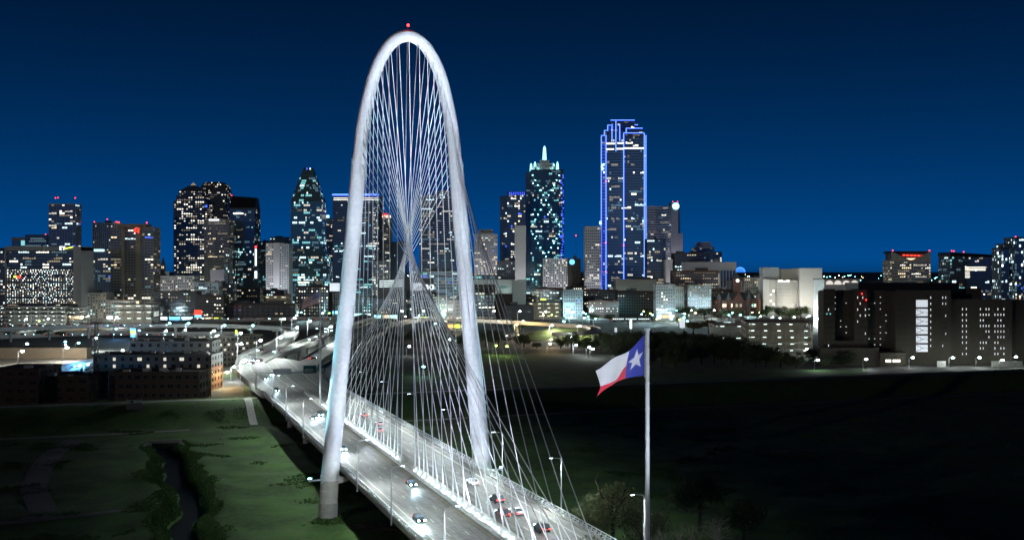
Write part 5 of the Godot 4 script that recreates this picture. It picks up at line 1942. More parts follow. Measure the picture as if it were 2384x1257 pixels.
	stuff(build(slot, "slit_window", M.black, t))
	stuff(build(slit, "lit_window", glow("slit", Vector3(0.95, 0.98, 1.0), 0.9), t))
	for k in 6:
		var y0 := 61.0 + (628.5 - 819) * J + k * 5.72
		box_part(t, "stair_window_light", "screen", Vector3(-4.4, y0, 0.05), Vector3(3.02, y0 + 4.6, 0.12))
		var br_ := MB.new()
		var xa := -4.4
		var xb := 3.02
		if k < 5:
			br_.bar(Vector3(xa, y0 + 0.4, 0.22), Vector3(lerpf(xa, xb, 0.62), y0 + 2.4, 0.22), 0.2, 0.3)
			br_.bar(Vector3(xa, y0 + 4.3, 0.22), Vector3(lerpf(xa, xb, 0.62), y0 + 2.3, 0.22), 0.2, 0.3)
			br_.bar(Vector3(lerpf(xa, xb, 0.6), y0 + 2.35, 0.22), Vector3(xb, y0 + 2.0, 0.22), 0.2, 0.24)
		for q in 4:
			br_.bar(Vector3(lerpf(xa, xb, (q + 0.5) / 4.0), y0, 0.18), Vector3(lerpf(xa, xb, (q + 0.5) / 4.0), y0 + 4.6, 0.18), 0.06, 0.06)
		build(br_, "stair_flight", M.darkgrey, t)
	for i in 7:
		box_part(t, "lit_window", "win_white", Vector3(-26.67 + i * 1.25 + (0.8 if i > 2 else 0.0), 2.6, 8.05), Vector3(-26.67 + i * 1.25 + 0.95 + (0.8 if i > 2 else 0.0), 4.3, 8.2))
	for e in [[2009, 684, 2], [2019, 698, 2]]:
		var rl := MB.new()
		rl.ball(Vector3((e[0] - 2150) * J, 61.0 + (628.5 - e[1]) * J, -1.0), 0.35, 8)
		build(rl, "red_lamp", M.beacon, t)
	for e in [[1928, 731], [1936, 731]]:
		box_part(t, "lit_window", "win_teal", Vector3((e[0] - 2150) * J - 0.4, 61.0 + (628.5 - e[1]) * J - 0.4, -1.98), Vector3((e[0] - 2150) * J + 0.4, 61.0 + (628.5 - e[1]) * J + 0.4, -1.8))
	# gates and stores along the foot of the wall
	for e in [[2166, 2188, 6.0, "garage"], [2290, 2362, 4.6, "offwhite"]]:
		var fe := MB.new()
		var k := int((e[1] - e[0]) * J / 1.4)
		for i in k:
			fe.cbox(Vector3((e[0] - 2150) * J + i * 1.4, 1.9, 14.0), Vector3(1.25, 3.8, 0.3))
		stuff(build(fe, "fence_panel", M.offwhite, t))
	# --- far convention hall with glowing arches
	t = thing("convention_hall", "long white hall with glowing arched bays behind the brown detention block", "hall", Vector3(340.58, 0, -1150.0))
	box_part(t, "hall_wall", "white", Vector3(-18.58, 0, -40), Vector3(18.13, 50.61, 0))
	box_part(t, "hall_roof", "grey", Vector3(-19.02, 50.61 + 0.01, -41), Vector3(18.58, 52.15, 1))
	for i in 4:
		var ar := MB.new()
		for q in 8:
			var a0 := PI * q / 8.0
			var a1 := PI * (q + 1) / 8.0
			var c := Vector3(-13.27 + i * 8.6, 46.18, 0.5)
			ar.tri3(c, c + Vector3(cos(a0) * 3.8, sin(a0) * 4.0, 0), c + Vector3(cos(a1) * 3.8, sin(a1) * 4.0, 0))
		build(ar, "arched_window_light", glow("arch_win", Vector3(1.0, 0.93, 0.84), 0.8), t)

func hotel_and_signs() -> void:
	# --- tan hotel with balconies and a red logo
	var t := thing("hotel_tower", "tan hotel slab with stacked balconies and a red H sign at its top", "hotel", Vector3(-477.08, 0, -1400.0))
	var ho := {"fh": 3.45, "cw": 4.0, "band": 0.42, "pier": 0.12, "wall": "tan", "lit": 0.13, "pal": "mixed", "units": 0, "proud": 0.6}
	block(t, Vector3(-19.12, 0, -14), 15.62, 26, 0, 114.04, ho)
	block(t, Vector3(-3.23, 0, -18), 16.15 - 1.4, 26, 0, 115.65, ho)
	block(t, Vector3(19.38, 0, -14), 14.54, 26, 0, 114.04, ho)
	box_part(t, "pier_wall", "tan", Vector3(4.85, 0, -28), Vector3(11.31, 115.65, 1.2))
	box_part(t, "penthouse", "tan", Vector3(-19.92, 115.12, -26), Vector3(16.15, 118.88, -4))
	box_part(t, "pier_wall", "tan", Vector3(-13.46, 0, -3), Vector3(-10.23, 114.04, 0.6))
	var lg := MB.new()
	var o := Vector3(6.46, 110.27, 1.6)
	for e in [[-2.2, -3.2, -2.2, 1.8], [2.2, -3.2, 2.2, 1.8], [-2.2, -0.6, 2.2, -0.6], [-3.2, 1.6, 0.0, 3.4], [3.2, 1.6, 0.0, 3.4]]:
		lg.bar(o + Vector3(e[0], e[1], 0), o + Vector3(e[2], e[3], 0), 0.8, 0.8)
	build(lg, "logo_sign", M.sign_red, t)
	box_part(t, "lit_storey", "win_warm", Vector3(-7.0, 18.19, 0.2), Vector3(9.15, 21.96, 1.4))
	for e in [[269, 517], [272, 517.5], [337, 518]]:
		beacon(t, Vector3((e[0] - 306) * 0.5385, 61.0 + (628.5 - e[1]) * 0.5385, -6), 0.8)
	# --- wide glass office with a slanted lime beam on its sign
	t = thing("office_block", "wide glass office block glittering with lights under a white and lime roof sign", "office block", Vector3(-546.0, 0, -1300.0))
	var zones := [{"y": [0.0, 22.0], "lit": 0.4, "pal": "warm"}, {"y": [22.0, 62.0], "lit": 0.75, "pal": "mirrored_glitter"}, {"y": [62.0, 83.75], "lit": 0.4, "pal": "office"}]  # middle zone: reflected city lights put in as small glowing panes
	for z in zones:
		block(t, Vector3(-4.25, 0, -20), 77.5, 38, z.y[0], z.y[1], {"fh": 2.0 if z.pal == "mirrored_glitter" else 3.9, "cw": 1.5 if z.pal == "mirrored_glitter" else 2.6, "band": 0.3, "pier": 0.12, "wall": "dark_glass_frame", "lit": z.lit, "pal": z.pal, "runs": 0.15 if z.pal == "mirrored_glitter" else 1.6, "units": 0, "parapet": 0.0, "faces": "f"})
	box_part(t, "frame_wall", "grey", Vector3(-44.75, 0, -39), Vector3(-43.0 - 0.5, 86.25, 1.5))
	box_part(t, "frame_wall", "grey", Vector3(34.5 + 0.5, 0, -39), Vector3(44.0, 87.25, 1.5))
	box_part(t, "frame_wall", "grey", Vector3(-44.75, 83.75 + 0.02, -39), Vector3(44.0, 88.5, 1.6))
	for i in 4:
		box_part(t, "lit_window", "win_warm", Vector3(35.25, 8.0 + i * 4.4, 1.4), Vector3(37.5, 10.6 + i * 4.4, 1.62))
	lettering(t, "EY", "sign_white", Vector3(22.5, 86.25, 2.0), 4.6)
	var bm := MB.new()
	bm.loft([[Vector3(25.0, 85.0, 2.1), Vector3(35.0, 87.25, 2.1), Vector3(35.0, 88.5, 2.1), Vector3(25.0, 86.0, 2.1)], [Vector3(25.0, 85.0, 1.7), Vector3(35.0, 87.25, 1.7), Vector3(35.0, 88.5, 1.7), Vector3(25.0, 86.0, 1.7)]])
	build(bm, "sign_beam", M.sign_lime, t)
	for e in [[37, 645, 5.0, "sign_red"], [31, 644, 3.0, "lamp_green"]]:
		box_part(t, "neon_sign", "sign_red" if e[3] == "sign_red" else "sign_lime", Vector3((e[0] - 100) * 0.5 - 0.1, 61.0 + (628.5 - e[1]) * 0.5 - 1.2, 0.5), Vector3((e[0] - 100) * 0.5 + e[2], 61.0 + (628.5 - e[1]) * 0.5 + 1.2, 0.8))
	# --- apartment tower with a little dome and a roof sign
	t = thing("apartment_tower", "dark apartment tower with white piers, a small lit dome and a roof sign", "apartment tower", Vector3(-559.04, 0, -1500.0))
	block(t, Vector3(0, 0, -14), 38.65, 28, 0, 86.67, {"fh": 3.2, "cw": 3.4, "band": 0.14, "pier": 0.16, "wall": "grey", "lit": 0.16, "pal": "mixed", "units": 0})
	var dm := MB.new()
	dm.ball(Vector3(-13.27, 86.67 + 1.0, -8), 4.0, 16)
	build(dm, "dome", M.offwhite, t)
	box_part(t, "lit_storey", "sign_white", Vector3(-18.46, 86.38, 0.2), Vector3(-9.81, 87.83, 0.9))
	box_part(t, "sign_panel", "win_teal", Vector3(-4.62, 85.52, 0.4), Vector3(9.81, 89.27, 0.8))
	lettering(t, "SKYHOUSE", "sign_white", Vector3(2.6, 87.25, 1.0), 2.6)
	# --- the church spire
	t = thing("church", "small church with a dark pointed spire and lit belfry", "church", Vector3(-595.21, 0, -1900.0))
	box_part(t, "belfry", "brown", Vector3(-3.2, 0, -6.4), Vector3(3.2, 68.67, 0))
	var spm := MB.new()
	spm.loft([[Vector3(-3.4, 68.67, 0.2), Vector3(3.4, 68.67, 0.2), Vector3(3.4, 68.67, -6.6), Vector3(-3.4, 68.67, -6.6)], [Vector3(-0.1, 83.29, -3.1), Vector3(0.1, 83.29, -3.1), Vector3(0.1, 83.29, -3.3), Vector3(-0.1, 83.29, -3.3)]])
	build(spm, "spire", M.darkgrey, t)
	for x in [-1.6, 0.9]:
		box_part(t, "lit_window", "win_warm", Vector3(x - 0.2, 63.56, 0.02), Vector3(x + 0.9, 67.58, 0.1))
	box_part(t, "nave", "offwhite", Vector3(-3.0, 0, -30), Vector3(3.0, 58.44, -6.5))
	# --- hall ringed by white bands of light
	t = thing("banded_hall", "low round hall ringed by four white bands of light behind the cables", "hall", Vector3(-146.42, 0, -1350.0))
	box_part(t, "hall_wall", "darkgrey", Vector3(-16.62, 0, -22), Vector3(16.62, 49.32, -3))
	for k in 4:
		var bn := MB.new()
		for q in 10:
			var a0 := -1.0 + 2.0 * q / 10.0
			var a1 := -1.0 + 2.0 * (q + 1) / 10.0
			var y := 41.01 + k * 2.35
			bn.bar(Vector3(sin(a0) * 19.5, y + a0 * 0.5, -14 + cos(a0) * 16), Vector3(sin(a1) * 19.5, y + a1 * 0.5, -14 + cos(a1) * 16), 0.3, 0.6)
		build(bn, "light_band", M.strip_white, t)
	# --- billboards
	t = thing("billboard", "dark billboard frame with a bright picture screen and white script behind the cables", "billboard", Vector3(-103.85, 0, -1250.0))
	box_part(t, "panel", "darkgrey", Vector3(-15.38, 38.16, -2), Vector3(15.87, 51.62, 0))
	box_part(t, "screen", "screen", Vector3(-7.69, 38.64, 0.05), Vector3(2.4, 46.34, 0.3))
	for i in 5:
		box_part(t, "screen_figure", "tan", Vector3(-6.97 + i * 1.9, 39.12, 0.31), Vector3(-6.97 + i * 1.9 + 0.7, 43.93 + (i % 2) * 1.4, 0.4))
	lettering(t, "mo", "sign_white", Vector3(9.13, 42.49, 0.3), 7.5)
	for x in [-12.0, 12.0]:
		box_part(t, "post", "dark_metal", Vector3(x - 0.5, 0, -1.5), Vector3(x + 0.5, 38.16, -0.5))
	t = thing("billboard", "long pale wall billboard with a grey-green painted shape beside the arch leg", "billboard", Vector3(-22.5, 0, -1300.0))
	box_part(t, "panel", "offwhite", Vector3(-22.5, 33.25, -2), Vector3(22.5, 49.75, 0))
	var sh := MB.new()
	var prev := []
	for i in 13:
		var u := i / 12.0
		var hh := 3.2 * sin(PI * u) * (1.0 - 0.4 * u) + 0.1
		prev.append([Vector3(4.0 + u * 15.0, 40.25 - hh * 0.5 + u * 1.0, 0.06), Vector3(4.0 + u * 15.0, 40.25 + hh + u * 0.6, 0.06)])
	for i in 12:
		sh.quad(prev[i][0], prev[i][1], prev[i + 1][1], prev[i + 1][0])
	build(sh, "painted_shape", mat("mural", Vector3(0.22, 0.30, 0.30), 0.8), t)
	box_part(t, "base_wall", "brick_dark", Vector3(-21.5, 0, -3), Vector3(21.5, 32.75, -0.4))
	for x in [-16.0, 0.0, 16.0]:
		spot(t, "billboard_flood", Vector3(x, 32.25, 7.0), Vector3(x, 44.25, 0.0), 60.0, 62.0, Color(0.8, 1.0, 1.0), 0.4)
	t = thing("billboard", "plain white lit billboard at the edge of the arch leg above brick roofs", "billboard", Vector3(-214.96, 0, -1350.0))
	box_part(t, "panel", "screen", Vector3(-5.71, 35.3, -0.6), Vector3(6.23, 45.16, 0))
	box_part(t, "post", "dark_metal", Vector3(-0.5, 0, -0.8), Vector3(0.5, 35.3, -0.1))
	t = thing("road_sign", "square dark sign with three curled white marks beside the far ramps", "sign", Vector3(-105.49, 0, -1150.0))
	box_part(t, "panel", "darkgrey", Vector3(-3.0, 25.84, -0.2), Vector3(3.0, 30.7, 0))
	lettering(t, "SGS", "white", Vector3(0, 28.27, 0.15), 2.6)
	box_part(t, "post", "dark_metal", Vector3(-0.25, 0, -0.4), Vector3(0.25, 25.84, -0.05))
	# --- radio mast
	t = thing("radio_mast", "thin lattice mast with a red lamp rising behind the white hotel", "mast", Vector3(108.88, 0, -1900.0))
	var rm := MB.new()
	for s in [-1, 1]:
		rm.bar(Vector3(s * 1.4, 0, 0), Vector3(s * 0.3, 118.37, 0), 0.3, 0.3)
	for i in 16:
		var y0 := i * 7.0
		rm.bar(Vector3(-1.4 + i * 0.065, y0, 0), Vector3(1.4 - i * 0.065, y0 + 7.0, 0), 0.2, 0.2)
	build(rm, "lattice", M.galv, t)
	beacon(t, Vector3(0, 119.46, 0), 0.9)
	# --- blue lattice dome of lights
	t = thing("lattice_dome", "small lattice dome glowing blue behind the court roofs", "dome", Vector3(327.38, 0, -1600.0))
	var lm := MB.new()
	var rr := 7.4
	for i in 9:
		for j in 5:
			var a := TAU * i / 9.0 + (0.35 if j % 2 else 0.0)
			var a2 := a + TAU / 18.0
			var e0 := j * 0.3
			var e1 := (j + 1) * 0.3
			var p0 := Vector3(cos(a) * cos(e0), sin(e0) * 1.0, sin(a) * cos(e0)) * rr
			for q in [a2, a2 - TAU / 9.0]:
				lm.bar(p0, Vector3(cos(q) * cos(e1), sin(e1) * 1.0, sin(q) * cos(e1)) * rr, 0.22, 0.22)
	var ld := build(lm, "light_lattice", glow("dome_blue", Vector3(0.06, 0.28, 1.0), 2.6), t)
	ld.position.y = 57.62
	box_part(t, "drum", "darkgrey", Vector3(-6, 0, -6), Vector3(6, 57.62, 6))
	# --- vertical sign tower with a red head
	t = thing("sign_tower", "narrow white-lit vertical sign with a red lamp beside the wedge-topped tower", "sign", Vector3(-344.71, 0, -1500.0))
	box_part(t, "sign_panel", "sign_white", Vector3(-1.1, 66.48, -0.4), Vector3(1.1, 89.56, 0))
	box_part(t, "sign_panel", "sign_white", Vector3(-1.6, 49.75, -0.4), Vector3(1.8, 59.56, 0))
	box_part(t, "shaft", "darkgrey", Vector3(-2.6, 0, -5), Vector3(2.6, 90.71, -0.5))
	beacon(t, Vector3(0, 92.15, -0.5), 1.2)

# ------------------------------------------------------------------ left bank: apartments and yards
func apartment(called: String, label: String, x0: float, x1: float, zf: float, depth: float, h: float, o := {}) -> Node3D:
	var t := thing(called, label, "apartment building", Vector3((x0 + x1) * 0.5, 0, zf))
	var w := x1 - x0
	var lower: String = o.get("lower", "brick")
	var upper: String = o.get("upper", lower)
	var hu: float = o.get("hu", 0.0)
	box_part(t, "wall", lower, Vector3(-w / 2, 0, -depth), Vector3(w / 2, h - hu, 0))
	if hu > 0.0:
		box_part(t, "upper_wall", upper, Vector3(-w / 2 - 0.05, h - hu + 0.005, -depth - 0.05), Vector3(w / 2 + 0.05, h, 0.05))
	# roof behind a parapet
	for r in [[-w / 2 - 0.1, w / 2 + 0.1, -0.4, 0.1], [-w / 2 - 0.1, w / 2 + 0.1, -depth - 0.1, -depth + 0.4]]:
		box_part(t, "parapet", upper, Vector3(r[0], h + 0.005, r[2]), Vector3(r[1], h + 0.7, r[3]))
	for s in [-1, 1]:
		box_part(t, "parapet", upper, Vector3(s * w / 2 - 0.2, h + 0.006, -depth + 0.42), Vector3(s * w / 2 + 0.2, h + 0.69, -0.42))
	box_part(t, "roof_deck", "roof", Vector3(-w / 2 + 0.22, h + 0.007, -depth + 0.44), Vector3(w / 2 - 0.22, h + 0.12, -0.44))
	for i in int(w / 7.0):
		var ux := rng.randf_range(-w / 2 + 2, w / 2 - 2)
		var uz := rng.randf_range(-depth + 3, -2.5)
		var us := rng.randf_range(0.8, 1.6)
		box_part(t, "rooftop_unit", "grey", Vector3(ux - us, h + 0.1, uz - us), Vector3(ux + us, h + rng.randf_range(1.0, 1.8), uz + us))
	var cols := int(w / o.get("bay", 4.2))
	var floors := int(h / o.get("fh", 3.3))
	var fh := h / floors
	var lit: Array = o.get("lit", [])
	for i in cols:
		for f in floors:
			var x := -w / 2 + (i + 0.5) * w / cols
			var y := f * fh + fh * 0.32
			var ww: float = o.get("ww", 0.85)
			if (i * 7 + f * 3) % 5 == 2:
				ww *= 1.5
			window(t, Vector3(x, y, 0.13), ww, fh * 0.5, [i, f] in lit, o)
	var dc := int(depth / 5.0)
	for side in [-1, 1]:
		for i in dc:
			for f in floors:
				var q := MB.new()
				q.cbox(Vector3(side * (w / 2 + 0.03), f * fh + fh * 0.57, -(i + 0.5) * depth / dc), Vector3(0.16, fh * 0.5, 1.6))
				build(q, "window", M.win_white if rng.randf() < o.get("side_lit", 0.0) else M.pane, t)
	return t

func window(t: Node3D, at: Vector3, hw: float, hh: float, lit: bool, o: Dictionary) -> void:
	var n := Node3D.new()
	n.name = "window"
	t.add_child(n, true)
	n.position = at
	var fr := MB.new()
	for s in [-1, 1]:
		fr.cbox(Vector3(s * (hw - 0.04), hh / 2, 0), Vector3(0.09, hh, 0.14))
	fr.cbox(Vector3(0, hh - 0.04, 0.001), Vector3(hw * 2 - 0.18, 0.09, 0.14))
	fr.cbox(Vector3(0, 0.02, 0.03), Vector3(hw * 2 + 0.12, 0.1, 0.2))
	fr.cbox(Vector3(0, hh / 2, 0), Vector3(0.06, hh - 0.2, 0.1))
	build(fr, "frame", M.window_frame, n)
	var gl := MB.new()
	gl.cbox(Vector3(0, hh / 2, -0.04), Vector3(hw * 2 - 0.1, hh - 0.06, 0.02))
	build(gl, "pane", M[o.get("lamp", "win_mid")] if lit else M.pane, n)

func left_bank() -> void:
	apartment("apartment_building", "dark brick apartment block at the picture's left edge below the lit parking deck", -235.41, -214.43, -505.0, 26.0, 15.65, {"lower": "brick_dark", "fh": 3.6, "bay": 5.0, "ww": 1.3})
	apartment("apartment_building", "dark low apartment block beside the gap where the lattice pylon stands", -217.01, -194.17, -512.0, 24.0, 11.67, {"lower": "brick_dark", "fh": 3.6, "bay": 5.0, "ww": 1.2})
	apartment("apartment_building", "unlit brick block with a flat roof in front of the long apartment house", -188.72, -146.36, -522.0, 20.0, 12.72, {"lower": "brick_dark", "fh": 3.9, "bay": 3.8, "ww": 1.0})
	apartment("apartment_building", "long apartment house with grey top storeys, orange brick below and a few lit windows", -210.97, -151.52, -562.0, 22.0, 17.66, {"lower": "brick", "upper": "darkgrey", "hu": 5.6, "fh": 3.3, "bay": 4.1, "ww": 0.8, "lit": [[2, 3], [2, 4], [5, 4], [8, 4], [10, 4], [6, 3], [8, 3], [12, 3]]})
	apartment("apartment_building", "white-ended apartment wing behind the long apartment house", -219.57, -172.06, -640.0, 18.0, 19.52, {"lower": "darkgrey", "fh": 3.4, "bay": 4.4, "lit": [[9, 4]]})
	var t := apartment("apartment_building", "long receding apartment wing full of small windows beside the curving ramp", -30.0, 30.0, -690.0, 16.0, 18.67, {"lower": "brown", "fh": 3.1, "bay": 3.0, "ww": 0.7, "lit": [[1, 4], [2, 4], [3, 4], [5, 4], [7, 4], [8, 4], [10, 4], [12, 4], [4, 3], [9, 3], [14, 3], [6, 2], [11, 2], [15, 4], [17, 4], [2, 2], [13, 1]]})
	t.position = Vector3(-179.04, 0, -700.0)
	t.rotation.y = 0.95
	apartment("apartment_building", "flat-roofed shed with a dark roof behind the apartment wings", -246.12, -211.05, -760.0, 40.0, 9.0, {"lower": "grey", "fh": 4.5, "bay": 9.0})
	# lit parking deck on the roof, with a tan wall behind
	var g := garage("parking_garage", "parking deck with a brightly lit white roof at the picture's left edge", -272.62, -610.0, 62.0, 100.0, 9.0, 0.0, {"levels": 3, "wall": "concrete_pale", "lamps": 0.2, "stair": false})
	tag(g, "")
	box_part(g, "stair_block", "tan", Vector3(-30, 9.1, -49), Vector3(24, 15.5, -42))
	box_part(g, "stair_roof", "roof", Vector3(-31, 15.52, -50), Vector3(25, 16.0, -41))
	for i in 3:
		lamp_post("white", "%s lamp on the bright parking roof beside the dark blocks" % nth(i + 1), Vector3(-270.46 + i * 14.0 - 12.0, 9.0, -580.0 - i * 26.0), 0.3 * i, 300.0, "lamps on the parking roof", 8.0)
	# lattice pylon
	var p := thing("lattice_pylon", "tall dark lattice pylon standing between the dark blocks and the apartments", "pylon", Vector3(-196.78, 0, -528.0))
	var lt := MB.new()
	var hgt := 36.33
	for s in [[-1, -1], [1, -1], [1, 1], [-1, 1]]:
		lt.bar(Vector3(s[0] * 0.95, 0, s[1] * 0.95), Vector3(s[0] * 0.6, hgt, s[1] * 0.6), 0.14, 0.14)
	for k in 18:
		var ya := hgt * k / 18.0
		var yb := hgt * (k + 1) / 18.0
		var r := 0.95 - 0.35 * k / 18.0
		for s in [[-1, -1, 1, -1], [1, -1, 1, 1], [1, 1, -1, 1], [-1, 1, -1, -1]]:
			lt.bar(Vector3(s[0] * r, ya, s[1] * r), Vector3(s[2] * r, yb, s[3] * r), 0.09, 0.09)
			lt.bar(Vector3(s[2] * r, ya, s[3] * r), Vector3(s[0] * r, yb, s[1] * r), 0.09, 0.09)
	build(lt, "lattice", M.dark_metal, p)
	for y in [hgt * 0.98, hgt * 0.9, hgt * 0.82]:
		box_part(p, "cross_arm", "dark_metal", Vector3(-2.4, y, -0.12), Vector3(2.4, y + 0.2, 0.12))
	# wooden poles
	for e in [[484, 830, 926, "leaning timber pole beside the road under the ramp"], [490, 838, 926, "upright timber pole beside the leaning one under the ramp"]]:
		var D: float = 61.0 * 2600.0 / (e[2] - 628.5)
		var q := thing("utility_pole", e[3], "pole", Vector3((e[0] - 1192.0) / 2600.0 * D, 0, -D))
		var b := MB.new()
		b.tube([Vector3.ZERO, Vector3(-0.8 if e[0] == 484 else 0.0, (e[2] - e[1]) * D / 2600.0, 0)], [0.18, 0.12], 8)
		build(b, "shaft", M.bark, q)
		var ca := MB.new()
		ca.bar(Vector3(-1.6, (e[2] - e[1]) * D / 2600.0 - 1.0, 0), Vector3(0.9, (e[2] - e[1]) * D / 2600.0 - 1.0, 0), 0.12, 0.14)
		build(ca, "cross_arm", M.bark, q)
	# pump house on the levee's slope and the culvert
	var ph := thing("pump_house", "small concrete pump house with a railing on the levee slope", "pump house", Vector3(-150.4, 0.8, -444.0), TURN)
	box_part(ph, "wall", "concrete", Vector3(-2.9, -1.0, -3), Vector3(2.9, 3.2, 3))
	box_part(ph, "upper_wall", "concrete_dark", Vector3(-3.05, 3.21, -3.1), Vector3(3.05, 7.6, 3.1))
	for e in [[-2.9, 2.9], [2.9, 2.9], [-2.9, -2.9], [2.9, -2.9], [0.0, 2.9]]:
		box_part(ph, "rail_post", "galv", Vector3(e[0] - 0.05, 7.6, e[1] - 0.05), Vector3(e[0] + 0.05, 8.8, e[1] + 0.05))
	box_part(ph, "rail", "galv", Vector3(-2.95, 8.7, 2.86), Vector3(2.95, 8.8, 2.94))
	box_part(ph, "hoist_frame", "dark_metal", Vector3(-1.4, 7.6, -0.8), Vector3(-0.2, 10.2, 0.4))
	var cv := thing("culvert", "concrete culvert mouth with wing walls at the head of the creek", "culvert", Vector3(-121, -1.8, -389.0), 0.15)
	box_part(cv, "head_wall", "concrete_dark", Vector3(-5.5, 2.6, -1), Vector3(5.5, 3.6, 0.4))
	box_part(cv, "grille", "black", Vector3(-4.4, -0.6, -0.9), Vector3(4.4, 2.6, -0.4))
	for s in [-1, 1]:
		var ww := MB.new()
		ww.loft([[Vector3(s * 4.5, -1, 0.4), Vector3(s * 5.4, -1, 0.4), Vector3(s * 5.4, 3.2, 0.4), Vector3(s * 4.5, 3.2, 0.4)], [Vector3(s * 9.5, -1, 8), Vector3(s * 10.2, -1, 8), Vector3(s * 10.2, 1.0, 8), Vector3(s * 9.5, 1.0, 8)]])
		build(ww, "wing_wall", M.concrete_dark, cv)
	for i in 9:
		box_part(cv, "grille_bar", "dark_metal", Vector3(-4.0 + i, -0.6, -0.38), Vector3(-3.9 + i, 2.6, -0.25))
	# paved levee apron under the bridge
	var ap := []
	for i in 9:
		var v := br(44.6, 0, 446.0 + i * 3.6)
		ap.append(Vector2(v.x, v.z))
	strip("levee_pavement", ap, 3.0, M.concrete_pale, 0.45)

